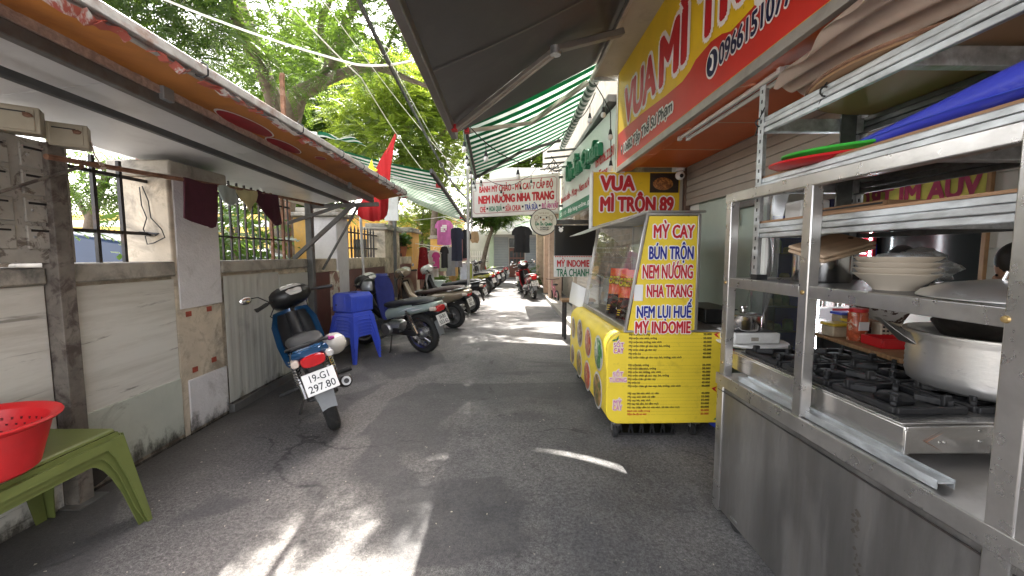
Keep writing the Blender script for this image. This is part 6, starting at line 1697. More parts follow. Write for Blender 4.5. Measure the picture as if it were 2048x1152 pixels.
m_mdf = mat('brown fibreboard underside', (0.4, 0.235, 0.125), 0.6, 0, 0.12, 2.5, 0.04, 40, 0.4, (0.38, 0.26, 0.18), 14, 0.62, 0.7, stretch=(1, 0.35, 1))
o = thing('round_table_top', 'big round brown table top stored flat on the top shelf of the rack', 'table top', (1.72, 1.52, 2.1))
MB().lathe([(0.001, 2.103), (0.5, 2.103), (0.51, 2.11), (0.51, 2.122), (0.5, 2.125), (0.001, 2.125)], (1.78, 1.62, 0), 64).build('board', m_mdf, o)
MB().lathe([(0.512, 2.108), (0.516, 2.112), (0.512, 2.12)], (1.78, 1.62, 0), 64).build('edge_band', m_rust, o)
o = thing('round_table_top', 'second brown table top at the upper right corner, nearer than the round one', 'table top', (1.7, 0.75, 2.13))
MB().lathe([(0.001, 2.13), (0.55, 2.13), (0.56, 2.137), (0.56, 2.152), (0.001, 2.155)], (1.9, 0.78, 0), 64).build('board', m_mdf, o)
MB().lathe([(0.562, 2.136), (0.566, 2.142), (0.562, 2.15)], (1.9, 0.78, 0), 64).build('edge_band', m_rust, o)
# corrugated translucent sheet draped over the rack edge
def csheet(u, v):
    x = 1.14 + 0.5 * u
    ye = 2.12 - max(0.0, 1.34 - x) * 4.6 + 0.02 * math.sin(u * 40)
    y = ye + (0.45 - ye) * v
    return (x + 0.03 * v, y, 2.265 - 0.12 * u + 0.02 * math.sin(u * 2 * math.pi * 6.5) + 0.03 * math.sin(v * 5 + 2 * u))
o = MB().grid(90, 16, csheet, (0, 0, 0.003)).build('corrugated_sheet', mat('dusty corrugated film', (0.68, 0.57, 0.49), 0.3, 0, 0.12, 4, 0.05, 30, 0.4, (0.8, 0.74, 0.68), 6, transl=0.55))
tag(o, 'wavy translucent corrugated sheet draped over the top edge of the rack', 'plastic sheet')
# trays on the second shelf
def tray(label, c, r, m, h, tilt, grp='round trays on the rack shelf'):
    t = thing('round_tray', label, 'tray', c, rot=(R(tilt[0]), R(tilt[1]), 0), group=grp)
    MB().lathe([(0.001, 0), (r * 0.86, 0), (r * 0.95, h * 0.5), (r, h), (r + 0.006, h), (r + 0.006, h + 0.006), (r - 0.004, h + 0.008), (r * 0.9, h * 0.55), (r * 0.82, 0.006), (0.001, 0.006)], (0, 0, 0), 56).build('dish', m, t, world=False)
    MB().tube([((r + 0.003) * math.cos(a), (r + 0.003) * math.sin(a), h + 0.003) for a in [i * 2 * math.pi / 48 for i in range(48)]], 0.006, 6, True).build('rim', m, t, world=False)
m_redp = mat('red plastic', (0.55, 0.015, 0.02), 0.35, 0, 0.08, 6, 0.02, 30)
m_grnp = mat('green plastic', (0.05, 0.42, 0.05), 0.35, 0, 0.08, 6)
tray('red round plastic tray at the bottom of the pile on the rack shelf', (1.55, 1.88, 1.805), 0.3, m_redp, 0.022, (3, -3))
tray('green round plastic tray between the red tray and the blue basin', (1.57, 1.82, 1.83), 0.3, m_grnp, 0.022, (4, -3))
t = thing('rolled_sheet', 'long blue plastic sheet rolled to a point lying along the front of the rack shelf', 'rolled sheet', (1.4, 1.4, 1.81))
A0, A1 = Vector((1.445, 1.93, 1.822)), Vector((1.37, 0.95, 1.868))
rings = []
for i in range(22):
    k = i / 21
    c_ = A0.lerp(A1, k); r_ = 0.006 + 0.05 * k ** 0.85
    rings.append([tuple(c_ + Vector((math.cos(a) * r_ * (1 + 0.05 * math.sin(5 * a + 3 * k)), 0.02 * math.sin(a) * k, math.sin(a) * r_ * (1 + 0.04 * math.sin(3 * a + 9 * k))))) for a in [q * 2 * math.pi / 20 for q in range(20)]])
MB().loft(rings).build('roll', mat('scuffed blue plastic', (0.045, 0.06, 0.5), 0.38, 0, 0.15, 6, 0.15, 40, 0.5, (0.22, 0.25, 0.6), 16, 0.56, 0.68, stretch=(1, 0.25, 1)), t, ang=60)
sp_ = []
for i in range(60):
    k = 0.1 + 0.9 * i / 59; c_ = A0.lerp(A1, k); r_ = 0.0075 + 0.05 * k ** 0.85; a = 2.4 + 1.6 * k
    sp_.append(c_ + Vector((math.cos(a) * r_, 0, math.sin(a) * r_)))
MB().tube(sp_, 0.0022, 5).build('loose_edge', m_bluep, t)
t = thing('copper_cup', 'small copper coloured cup standing behind the blue basin', 'cup', (1.72, 1.72, 1.92))
MB().lathe([(0.001, 1.915), (0.03, 1.915), (0.033, 1.94), (0.03, 1.945), (0.033, 1.95), (0.031, 1.975), (0.001, 1.98)], (1.72, 1.72, 0), 24).build('body', mat('copper', (0.5, 0.2, 0.08), 0.25, 0.9, 0.2, 20), t)
MB().lathe([(0.034, 1.97), (0.035, 1.974), (0.034, 1.978)], (1.72, 1.72, 0), 24).build('lip', MATS['copper'], t)
# first shelf goods
t = thing('kitchen_scale', 'white kitchen scale box with a blue edge on the first rack shelf', 'scale', (1.5, 2.05, 1.572))
MB().box(1.42, 1.56, 1.98, 2.1, 1.573, 1.66).build('body', m_white, t, 0.008)
MB().box(1.565, 1.58, 1.978, 2.102, 1.573, 1.665).build('blue_edge', MATS['navy letter'], t, 0.003)
MB().box(1.46, 1.52, 1.972, 1.98, 1.6, 1.64).build('display', m_cone, t)
t = thing('serving_tray', 'brown wooden serving tray on the first rack shelf', 'tray', (1.6, 1.75, 1.572))
MB().box(1.42, 1.82, 1.55, 1.95, 1.573, 1.58).box(1.42, 1.44, 1.55, 1.95, 1.58, 1.605).box(1.8, 1.82, 1.55, 1.95, 1.58, 1.605).box(1.44, 1.8, 1.55, 1.57, 1.58, 1.605).box(1.44, 1.8, 1.93, 1.95, 1.58, 1.605).build('tray', MATS['brown fibreboard'], t, 0.003)
MB().box(1.418, 1.42, 1.55, 1.95, 1.59, 1.597).build('groove', m_dark, t)
# goods on the cart's shelf
t = thing('steel_pot', 'steel pot holding chopping boards on the shelf behind the left posts', 'pot', (1.56, 2.02, 1.263))
MB().lathe([(0.001, 1.264), (0.115, 1.264), (0.12, 1.275), (0.12, 1.40), (0.127, 1.404), (0.127, 1.41), (0.115, 1.41), (0.115, 1.28), (0.001, 1.28)], (1.55, 2.0, 0), 36).build('body', m_chrome, t)
MB().tube([(1.55 + 0.125 * math.cos(a), 2.0 + 0.125 * math.sin(a), 1.385 + 0.02 * math.sin((a + 0.4) * 3.9)) for a in [-0.4 + i * 0.1 for i in range(9)]], 0.006, 6).build('handle', mat('copper handle', (0.3, 0.12, 0.06), 0.3, 0.8, 0.2, 20), t)
for k, (lab, dz) in enumerate((('pale wooden chopping board leaning over the steel pot, lower of the two', 0.0), ('pale wooden chopping board leaning over the steel pot, upper of the two', 0.02))):
    t = thing('chopping_board', lab, 'chopping board', (1.55, 1.95, 1.415 + dz), rot=(R(16), R(-14), R(8)), group='chopping boards on the pot')
    MB().box(-0.14, 0.14, -0.1, 0.1, 0.0, 0.016).build('board', mat('pale board wood', (0.5, 0.36, 0.24), 0.6, 0, 0.15, 5, stretch=(1, 6, 1)), t, 0.006, world=False)
    MB().lathe([(0.012, 0.0162), (0.012, 0.0165)], (0.11, 0, 0), 12).build('hole', m_blackt, t, world=False)
def bowl(label, x, y, z, r):
    t = thing('bowl', label, 'bowl', (x, y, z), group='stacked bowls on the cart shelf')
    MB().lathe([(0.001, 0), (r * 0.5, 0), (r * 0.56, 0.012), (r * 0.9, 0.05), (r, 0.062), (r * 0.96, 0.064), (r * 0.85, 0.05), (r * 0.5, 0.016), (0.001, 0.012)], (0, 0, 0), 40).build('dish', mat('beige melamine', (0.56, 0.49, 0.4), 0.35, 0, 0.05, 8), t, world=False)
    MB().lathe([(r * 0.5, -0.001), (r * 0.52, 0.003)], (0, 0, 0), 32).build('foot', MATS['beige melamine'], t, world=False)
for k, n_ in enumerate(('lowest', 'second', 'third', 'topmost')):
    bowl('beige melamine bowl, %s of the four stacked under the plastic bag' % n_, 1.5, 1.56, 1.263 + 0.021 * k, 0.13)
film = sheet_clear('clear film', (0.93, 0.93, 0.93), 0.14, 0.12)
film2 = sheet_clear('cloudy film', (0.86, 0.87, 0.86), 0.32, 0.2)
o = bag('plastic_bag', 'crumpled clear plastic bag heaped on the stacked bowls', (1.56, 1.56, 1.345), (0.13, 0.11, 0.07), film2, 12)
o = bag('plastic_bag', 'pale cloth bundle wrapped inside the clear plastic bag on the bowls', (1.56, 1.57, 1.335), (0.09, 0.08, 0.045), mat('pale bundle', (0.5, 0.43, 0.37), 0.8, 0, 0.15, 10), 15)
ld = thing('pot_lid', 'large aluminium pot lid with a wire handle lying on the shelf at the right', 'lid', (1.62, 1.18, 1.263))
MB().lathe([(0.001, 1.318), (0.1, 1.315), (0.2, 1.3), (0.255, 1.275), (0.262, 1.264), (0.27, 1.264), (0.27, 1.268), (0.258, 1.282), (0.2, 1.305), (0.1, 1.32), (0.001, 1.323)], (1.6, 1.2, 0), 56).build('dome', m_pot, ld)
MB().tube([(1.53, 1.24, 1.318), (1.535, 1.235, 1.345), (1.56, 1.22, 1.352), (1.64, 1.18, 1.352), (1.66, 1.165, 1.345), (1.665, 1.16, 1.318)], 0.005, 8).build('handle', m_chrome, ld)

# clear plastic curtain at the doorway
o = MB().grid(30, 40, lambda u, v: (2.06 + 0.03 * math.sin(u * 11 + 3 * v) + 0.02 * math.sin(v * 9 + u * 5), 3.35 - 0.55 * u * (0.5 + 0.5 * v ** 0.7) + 0.35 * (v - 0.3) * u + 0.5 * (1 - v) * 0.4, 0.85 + 1.1 * v + 0.05 * math.sin(u * 7)), None).build('plastic_curtain', film2, ang=80)
tag(o, 'clear plastic curtain gathered beside the glass door behind the steel cart', 'curtain')

# ------------------------------------------------------------------ inside the shop
m_led = mat('led strip', (0.9, 0.95, 1.0), 0.4, 0, 0, emit=(0.85, 0.95, 1.0), estr=7.0)
m_redf = mat('red fridge frame', (0.35, 0.015, 0.03), 0.35, 0, 0.05, 4)
m_bluef = mat('blue fridge frame', (0.02, 0.03, 0.32), 0.35, 0, 0.05, 4)
def fridge(label, x0, x1, y0, y1, zt, m, led, contents):
    t = thing('display_fridge', label, 'fridge', ((x0 + x1) / 2, y0, 0.1))
    inner = mat('fridge liner', (0.5, 0.52, 0.53), 0.5, 0, 0.05, 4) if led else mat('dim fridge liner', (0.16, 0.17, 0.17), 0.5, 0, 0.1, 4)
    MB().box(x0, x0 + 0.04, y0, y1, 0.1, zt).box(x1 - 0.04, x1, y0, y1, 0.1, zt).box(x0 + 0.04, x1 - 0.04, y0, y1, zt - 0.06, zt).box(x0 + 0.04, x1 - 0.04, y0, y1, 0.1, 0.3).build('cabinet', m, t, 0.006)
    MB().box(x0 + 0.04, x1 - 0.04, y1 - 0.03, y1, 0.3, zt - 0.06).build('liner', inner, t)
    b = MB()
    for z in (0.55, 0.82, 1.1, 1.4):
        b.box(x0 + 0.045, x1 - 0.045, y0 + 0.06, y1 - 0.035, z, z + 0.012)
    b.build('shelf', m_white if led else m_greyiron, t)
    if led:
        for x in (x0 + 0.05, x1 - 0.06):
            l = MB()
            z = 0.4
            while z < zt - 0.1:
                l.ell((x + 0.005, y0 + 0.012, z), (0.012, 0.006, 0.013), 8, 6); z += 0.034
            l.build('led_strip', m_led, t)
    else:
        MB().box(x0 + 0.04, x1 - 0.04, y0 - 0.004, y0 + 0.004, 0.3, zt - 0.06).build('door_glass', glass_pane('fridge glass', (0.85, 0.9, 0.88), 0.02), t)
    rg = random.Random(int(x0 * 100))
    for z in (0.312, 0.562, 0.832, 1.112, 1.412):
        x = x0 + 0.08
        while x < x1 - 0.12:
            w_ = rg.uniform(0.06, 0.11); h_ = rg.uniform(0.06, 0.17)
            MB().lathe([(0.001, z), (w_ / 2, z), (w_ / 2, z + h_ * 0.8), (w_ / 3, z + h_), (0.001, z + h_)], (x + w_ / 2, y0 + 0.12 + rg.uniform(0, .08), 0), 14).build('goods', contents[0] if rg.random() < 0.5 else contents[1], t)
            x += w_ + rg.uniform(0.005, 0.04)
    return t
m_goods1 = mat('green packet goods', (0.1, 0.17, 0.07), 0.5, 0, 0.4, 12, dirt=0.7, dcol=(0.35, 0.28, 0.15), dsc=9)
m_goods2 = mat('mixed packet goods', (0.3, 0.22, 0.12), 0.5, 0, 0.4, 12, dirt=0.7, dcol=(0.1, 0.08, 0.06), dsc=9)
fridge('tall blue framed display fridge stocked with packets at the back of the shop', 2.48, 3.2, 4.3, 4.78, 1.8, m_bluef, False, (m_goods1, m_goods2))
f2 = fridge('tall red framed fridge with lit white strips and steel ware on its shelves', 3.24, 3.86, 4.25, 4.75, 1.85, m_redf, True, (m_chrome, m_white))
MB().box(3.862, 3.868, 4.25, 4.6, 0.9, 1.5).build('side_print', m_bluef, f2)
mr_ = thing('wall_mirror', 'framed mirror on the back wall showing a reversed yellow VUA MÌ TRỘN sign', 'mirror', (3.93, 4.1, 1.0))  # reflection painted on: dark panel, yellow print and reversed letters
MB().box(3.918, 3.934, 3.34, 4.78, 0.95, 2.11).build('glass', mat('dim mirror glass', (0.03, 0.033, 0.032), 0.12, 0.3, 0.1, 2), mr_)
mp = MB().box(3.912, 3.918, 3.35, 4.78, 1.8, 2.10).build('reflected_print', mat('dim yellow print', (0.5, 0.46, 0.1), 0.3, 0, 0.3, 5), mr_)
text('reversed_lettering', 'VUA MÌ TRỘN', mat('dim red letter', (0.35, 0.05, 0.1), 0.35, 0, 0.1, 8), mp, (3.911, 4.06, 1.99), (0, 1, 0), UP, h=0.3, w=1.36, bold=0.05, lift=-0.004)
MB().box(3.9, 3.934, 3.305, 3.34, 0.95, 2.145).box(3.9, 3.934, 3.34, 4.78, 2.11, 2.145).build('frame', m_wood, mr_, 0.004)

tb = thing('work_table', 'brown wooden work table with black legs inside the shop', 'table', (2.8, 2.8, 0.1), R(-8))
MB().box(-0.4, 0.5, -0.5, 0.35, 0.65, 0.68).build('table_top', m_wood, tb, 0.005, world=False)
for (x, y) in ((-0.36, -0.46), (-0.36, 0.31), (0.46, -0.46), (0.46, 0.31)):
    MB().box(x - 0.025, x + 0.025, y - 0.025, y + 0.025, 0.0, 0.65).build('leg', m_black, tb, world=False)
MB().box(-0.33, 0.43, -0.47, -0.45, 0.58, 0.65).box(-0.37, -0.35, -0.43, 0.28, 0.58, 0.65).build('apron', m_black, tb, world=False)
ZT = 0.782
def jar(label, x, y, r, h, m, lidm, name='jar', cat='jar'):
    t = thing(name, label, cat, (x, y, ZT))
    MB().lathe([(0.001, 0), (r, 0), (r * 1.02, 0.01), (r * 1.02, h * 0.85), (r * 0.85, h * 0.93), (0.001, h * 0.93)], (0, 0, 0), 24).build('body', m, t, world=False)
    MB().lathe([(r * 0.9, h * 0.88), (r * 0.98, h * 0.9), (r * 0.98, h), (0.001, h * 1.02)], (0, 0, 0), 24).build('lid', lidm, t, world=False)
    return t
t = jar('big jar of chilli with a red lid and red carrying handle on the work table', 2.52, 2.88, 0.058, 0.23, mat('chilli in jar', (0.4, 0.08, 0.03), 0.2, 0, 0.6, 22, dirt=0.8, dcol=(0.6, 0.5, 0.35), dsc=16, lo=0.55, hi=0.6), m_redp)
MB().tube([(-0.05, 0, 0.25), (-0.03, 0, 0.29), (0.03, 0, 0.285), (0.05, 0, 0.25)], 0.006, 6).build('handle', m_redp, t, world=False)
MB().box(-0.04, 0.03, -0.063, -0.058, 0.08, 0.14).build('label', MATS['white paper'], t, world=False)
def tub(label, x, y, w_, d_, h_, m, lm):
    t = thing('food_container', label, 'container', (x, y, ZT), group='food containers on the work table')
    MB().box(-w_ / 2, w_ / 2, -d_ / 2, d_ / 2, 0, h_).build('box', m, t, 0.01, world=False)
    MB().box(-w_ / 2 - 0.008, w_ / 2 + 0.008, -d_ / 2 - 0.008, d_ / 2 + 0.008, h_ + 0.001, h_ + 0.022).build('lid', lm, t, 0.006, world=False)
m_ylid = mat('yellow lid', (0.6, 0.42, 0.04), 0.4, 0, 0.06, 6)
m_clr = mat('cloudy container', (0.45, 0.37, 0.26), 0.25, 0, 0.25, 10)
tub('cloudy food container with a yellow lid, left on the work table', 2.50, 3.04, 0.14, 0.12, 0.08, m_clr, m_ylid)
tub('cloudy food container with a yellow lid beside the chilli jar', 2.60, 3.0, 0.1, 0.12, 0.11, m_clr, m_ylid)
tub('container with a blue lid behind the yellow lidded ones', 2.62, 3.12, 0.12, 0.1, 0.15, m_clr, m_bluep)
t = thing('red_tray', 'red plastic tray with a beige perforated basket in it on the work table', 'tray', (2.62, 2.68, ZT), R(-10))
MB().box(-0.15, 0.15, -0.1, 0.1, 0, 0.012).box(-0.155, -0.145, -0.1, 0.1, 0.0, 0.06).box(0.145, 0.155, -0.1, 0.1, 0, 0.06).box(-0.145, 0.145, -0.105, -0.095, 0, 0.06).box(-0.145, 0.145, 0.095, 0.105, 0, 0.06).build('tray', m_redp, t, 0.003, world=False)
MB().box(-0.16, 0.16, -0.108, -0.1, 0.055, 0.065).build('rim', m_redp, t, world=False)
t = thing('perforated_basket', 'beige perforated basket standing behind the red tray', 'basket', (2.70, 2.84, ZT), R(-10))
MB().box(-0.07, 0.07, -0.05, 0.05, 0, 0.13).build('wall', mat('beige plastic', (0.55, 0.48, 0.37), 0.5, 0, 0.06, 6), t, 0.006, world=False)
b = MB()
for i in range(5):
    for j in range(4):
        b.box(-0.06 + i * 0.026, -0.045 + i * 0.026, -0.052, -0.049, 0.02 + j * 0.027, 0.034 + j * 0.027)
b.build('hole', m_blackt, t, world=False)
o = thing('card_sign', 'small white card stand on the work table', 'card', (2.83, 2.76, ZT))
MB().box(2.78, 2.87, 2.75, 2.755, ZT, ZT + 0.1).build('card', MATS['white paper'], o)
b = MB()
for i in range(4):
    b.box(2.795, 2.85, 2.747, 2.75, ZT + 0.025 + i * 0.018, ZT + 0.03 + i * 0.018)
b.build('print_line', m_cone, o)
# small round side table with cooker and pot
t = thing('round_side_table', 'small round pale table just inside the shop behind the steel cart', 'table', (1.98, 3.02, 0.02))
MB().lathe([(0.001, 0.745), (0.23, 0.745), (0.24, 0.755), (0.235, 0.765), (0.001, 0.765)], (1.8, 2.95, 0), 40).build('table_top', m_white, t)
MB().tube([(1.8, 2.95, 0.04), (1.8, 2.95, 0.745)], 0.025, 10).build('leg', m_greyiron, t)
MB().lathe([(0.2, 0.0), (0.19, 0.03), (0.03, 0.05)], (1.8, 2.95, 0), 28).build('foot', m_greyiron, t)
t = thing('portable_stove', 'white portable gas cooker on the small round table', 'cooker', (1.78, 2.95, 0.766))
MB().box(1.6, 1.93, 2.82, 3.08, 0.767, 0.845).build('body', m_white, t, 0.012)
MB().box(1.62, 1.91, 2.84, 3.06, 0.846, 0.852).build('top_plate', m_black, t, 0.003)
MB().box(1.72, 1.77, 2.814, 2.82, 0.79, 0.815).build('switch', m_cone, t)
t = thing('saucepan', 'lidded steel saucepan on the white portable cooker', 'saucepan', (1.74, 2.95, 0.853))
MB().lathe([(0.001, 0.854), (0.115, 0.854), (0.12, 0.862), (0.12, 0.96), (0.126, 0.965), (0.1, 0.975), (0.03, 0.985), (0.001, 0.987)], (1.73, 2.95, 0), 32).build('body', m_chrome, t)
MB().lathe([(0.012, 0.985), (0.01, 1.0), (0.025, 1.008), (0.02, 1.022), (0.001, 1.025)], (1.73, 2.95, 0), 16).build('knob', m_chrome, t)
MB().tube([(1.85, 2.95, 0.945), (1.885, 2.95, 0.955), (1.89, 2.95, 0.9), (1.85, 2.95, 0.89)], 0.005, 6).build('handle', m_chrome, t)
t = thing('steel_counter', 'dark steel counter end between the carts under the plastic curtain', 'counter', (1.75, 3.4, 0))
MB().box(1.55, 1.98, 3.25, 3.9, 0.8, 0.83).build('top', m_steel, t, 0.004)
for (x, y) in ((1.58, 3.28), (1.95, 3.28), (1.58, 3.87), (1.95, 3.87)):
    MB().box(x - 0.018, x + 0.018, y - 0.018, y + 0.018, 0, 0.8).build('leg', m_post, t)
MB().box(1.62, 1.9, 3.3, 3.8, 0.832, 0.95).build('cooker_body', m_black, t, 0.01)

# ------------------------------------------------------------------ people in the shop
m_skin = mat('skin', (0.42, 0.235, 0.155), 0.5, 0, 0.06, 12)
m_hair = mat('black hair', (0.012, 0.01, 0.01), 0.5, 0, 0.2, 30, 0.2, 90)
def skinmesh(name, pts, edges, rads, m, parent, sub=2):
    me = bpy.data.meshes.new(name)
    me.from_pydata([Vector(p) for p in pts], edges, [])
    o = bpy.data.objects.new(name, me); COL.objects.link(o)
    o.parent = parent; MW[o.name] = MW[parent.name].copy()
    s = o.modifiers.new('skin', 'SKIN'); s.use_smooth_shade = True
    for i, v in enumerate(me.skin_vertices[0].data):
        r = rads[i]; v.radius = r if isinstance(r, tuple) else (r, r)
        v.use_root = (i == 0)
    ss = o.modifiers.new('sub', 'SUBSURF'); ss.levels = sub; ss.render_levels = sub
    me.materials.append(m)
    return o
def hand(o_, d, side, parent, m):
    """palm plus five bent fingers; o_ wrist point, d pointing direction"""
    d = Vector(d).normalized(); u = Vector((0, 0, 1)); s = d.cross(u).normalized() * side; u = s.cross(d) * side
    o_ = Vector(o_)
    pts = [o_, o_ + d * 0.045, o_ + d * 0.08]; ed = [(0, 1), (1, 2)]; rd = [(0.02, 0.016), (0.034, 0.015), (0.032, 0.013)]
    for k in range(4):
        a = (-0.03 + 0.02 * k); L_ = (0.062, 0.075, 0.07, 0.055)[k]
        base = o_ + d * 0.085 + s * a
        i0 = len(pts)
        pts += [base, base + d * L_ * 0.5 - Vector((0, 0, 0.01)), base + d * L_ * 0.85 - Vector((0, 0, 0.032))]
        ed += [(2, i0), (i0, i0 + 1), (i0 + 1, i0 + 2)]; rd += [0.0095, 0.0088, 0.0075]
    i0 = len(pts)
    pts += [o_ + d * 0.035 - s * 0.035, o_ + d * 0.065 - s * 0.055 - Vector((0, 0, 0.012)), o_ + d * 0.088 - s * 0.05 - Vector((0, 0, 0.025))]
    ed += [(1, i0), (i0, i0 + 1), (i0 + 1, i0 + 2)]; rd += [0.013, 0.011, 0.009]
    return pts, ed, rd
def seated(label, loc, rz, lean, arm_targets, shirt, trousers, head_turn=0.0, apron=None):
    t = thing('person', label, 'person', loc, R(rz))
    H = Vector((0, 0, 0.52)); C = Vector((0, lean * 0.5, 0.82)); S = Vector((0, lean, 1.0)); N_ = Vector((0, lean * 1.25, 1.09)); HD = Vector((0, lean * 1.5 + 0.02, 1.21))
    pts = [H, C, S, N_, HD + Vector((0, 0, 0.0))]; ed = [(0, 1), (1, 2), (2, 3), (3, 4)]; rd = [(0.16, 0.12), (0.15, 0.105), (0.14, 0.09), (0.05, 0.05), (0.055, 0.06)]
    sh_p = [H + Vector((0, 0, 0.02)), C, S]; sh_e = [(0, 1), (1, 2)]; sh_r = [(0.175, 0.135), (0.165, 0.12), (0.155, 0.1)]
    for s, tg in zip((-1, 1), arm_targets):
        sho = S + Vector((s * 0.17, 0, 0.0)); tg = Vector(tg)
        el = (sho + tg) * 0.5 + Vector((s * 0.07, -0.05, -0.1))
        i = len(pts); pts += [sho, el, tg]; ed += [(2, i), (i, i + 1), (i + 1, i + 2)]; rd += [0.058, 0.043, 0.026]
        j = len(sh_p); sh_p += [sho, sho.lerp(el, 0.75)]; sh_e += [(2, j), (j, j + 1)]; sh_r += [0.07, 0.066]
        hp, he, hr = hand(tg, tg - el, s, t, m_skin)
        o0 = len(pts); pts += hp; ed += [(o0 - 1, o0)] + [(a + o0, b_ + o0) for a, b_ in he]; rd += hr
    tr_p = [H]; tr_e = []; tr_r = [(0.165, 0.13)]
    for s in (-1, 1):
        kn = Vector((s * 0.14, 0.4, 0.5)); an = Vector((s * 0.13, 0.36, 0.07)); ft = Vector((s * 0.14, 0.52, 0.03))
        i = len(pts); pts += [Vector((s * 0.1, 0.03, 0.5)), kn, an, ft]; ed += [(0, i), (i, i + 1), (i + 1, i + 2), (i + 2, i + 3)]; rd += [0.085, 0.06, 0.038, 0.03]
        j = len(tr_p); tr_p += [Vector((s * 0.1, 0.03, 0.5)), kn, an + Vector((0, 0, 0.05))]; tr_e += [(0, j), (j, j + 1), (j + 1, j + 2)]; tr_r += [0.1, 0.075, 0.058]
    skinmesh('body', pts, ed, rd, m_skin, t, 2)
    skinmesh('shirt', sh_p, sh_e, sh_r, shirt, t, 2)
    skinmesh('trousers', tr_p, tr_e, tr_r, trousers, t, 2)
    hM = Matrix.Translation(HD + Vector((0, 0.01, 0.02))) @ Matrix.Rotation(head_turn, 4, 'Z') @ Matrix.Rotation(-0.5, 4, 'X')
    h = MB().ell((0, 0, 0), (0.076, 0.095, 0.115), 24, 16)
    h.v = [(x * (1 - 0.18 * max(0, -z) / 0.115), y + (0.012 if z < -0.03 and y > 0 else 0), z) for x, y, z in h.v]
    h.xf(hM).build('head', m_skin, t, world=False)
    f = MB().ell((0, 0.1, -0.012), (0.014, 0.018, 0.026), 10, 8).ell((-0.078, 0.0, -0.005), (0.01, 0.02, 0.032), 8, 6).ell((0.078, 0.0, -0.005), (0.01, 0.02, 0.032), 8, 6)
    f.xf(hM).build('nose_and_ears', m_skin, t, world=False)
    e = MB().ell((-0.03, 0.088, 0.01), (0.012, 0.006, 0.007), 8, 6).ell((0.03, 0.088, 0.01), (0.012, 0.006, 0.007), 8, 6)
    e.xf(hM).build('eyes', m_black, t, world=False)
    MB().ell((0, 0.093, -0.055), (0.022, 0.007, 0.006), 10, 6).xf(hM).build('mouth', mat('lip', (0.35, 0.12, 0.1), 0.5, 0, 0), t, world=False)
    hr = MB().ell((0, -0.014, 0.02), (0.084, 0.1, 0.115), 24, 12, -35, 90)
    hr.add(*(lambda q: (q.v, q.f))(MB().ell((0, -0.1, 0.03), (0.035, 0.035, 0.04), 12, 8)))
    hr.xf(hM).build('hair', m_hair, t, world=False)
    if apron:
        MB().grid(8, 8, lambda u, v: (-0.13 + 0.26 * u, lean * 0.9 * v + 0.115 + 0.02 * math.sin(3 * u), 0.5 + 0.48 * v), (0, 0.006, 0)).build('apron', apron, t, world=False)
    s_ = thing('plastic_stool', 'plastic stool under the %s' % ('person in the white and brown shirt' if rz > 100 else 'person in the black top'), 'stool', loc)
    MB().lathe([(0.001, 0.4), (0.15, 0.4), (0.16, 0.385), (0.16, 0.37), (0.14, 0.36), (0.001, 0.36)], (0, 0, 0), 24).build('seat', m_bluep, s_, world=False)
    for a in range(4):
        an = a * 1.5708 + 0.785
        MB().beam((0.12 * math.cos(an), 0.12 * math.sin(an), 0.37), (0.17 * math.cos(an), 0.17 * math.sin(an), 0.0), 0.04, 0.012).build('leg', m_bluep, s_, world=False)
    return t
m_shirtA = mat('white and brown shirt', (0.62, 0.6, 0.57), 0.85, 0, 0.08, 5, dirt=1.0, dcol=(0.09, 0.05, 0.04), dsc=3.2, lo=0.46, hi=0.47)
seated('person in a white and brown shirt seated beyond the work table, arms reaching over it', (3.02, 3.32, 0.1), 160, 0.22, ((-0.32, 0.5, 0.86), (0.12, 0.5, 0.78)), m_shirtA, mat('dark trousers', (0.03, 0.03, 0.035), 0.85, 0, 0.1, 8))
seated('person in a black top and pale apron seated near the doorway, hands raised', (2.52, 1.72, 0.1), 12, 0.12, ((-0.2, 0.34, 0.98), (0.06, 0.4, 0.96)), mat('black top', (0.015, 0.015, 0.017), 0.85, 0, 0.1, 8), MATS['dark trousers'], 0.3, mat('pale apron', (0.6, 0.57, 0.52), 0.85, 0, 0.06, 8))

# ------------------------------------------------------------------ motorbikes
m_seat = mat('black vinyl seat', (0.02, 0.02, 0.021), 0.55, 0, 0.2, 10, 0.08, 60, 0.3, (0.08, 0.075, 0.07), 6)
m_tail = mat('red tail lens', (0.5, 0.012, 0.015), 0.15, 0, 0.1, 20, coat=0.6)
m_clear = mat('clear lens', (0.6, 0.58, 0.55), 0.12, 0.2, 0.1, 20, coat=0.6)
m_amber = mat('frosted lens', (0.6, 0.5, 0.42), 0.2, 0, 0.1, 20, coat=0.5)
m_flap = mat('grey mud flap', (0.2, 0.21, 0.22), 0.6, 0, 0.12, 8, dirt=0.5, dcol=(0.1, 0.09, 0.08), dsc=8)
m_plate = mat('number plate', (0.72, 0.71, 0.68), 0.4, 0.1, 0.04, 10, dirt=0.3, dcol=(0.4, 0.36, 0.3), dsc=9)
def ring(x, zc, hw, hh, n=16, p=2.6, y0=0.0):
    """super-ellipse cross-section in the y-z plane at x"""
    out = []
    for k in range(n):
        a = 2 * math.pi * k / n
        c, s = math.cos(a), math.sin(a)
        out.append((x, y0 + hw * math.copysign(abs(c) ** (2 / p), c), zc + hh * math.copysign(abs(s) ** (2 / p), s)))
    return out
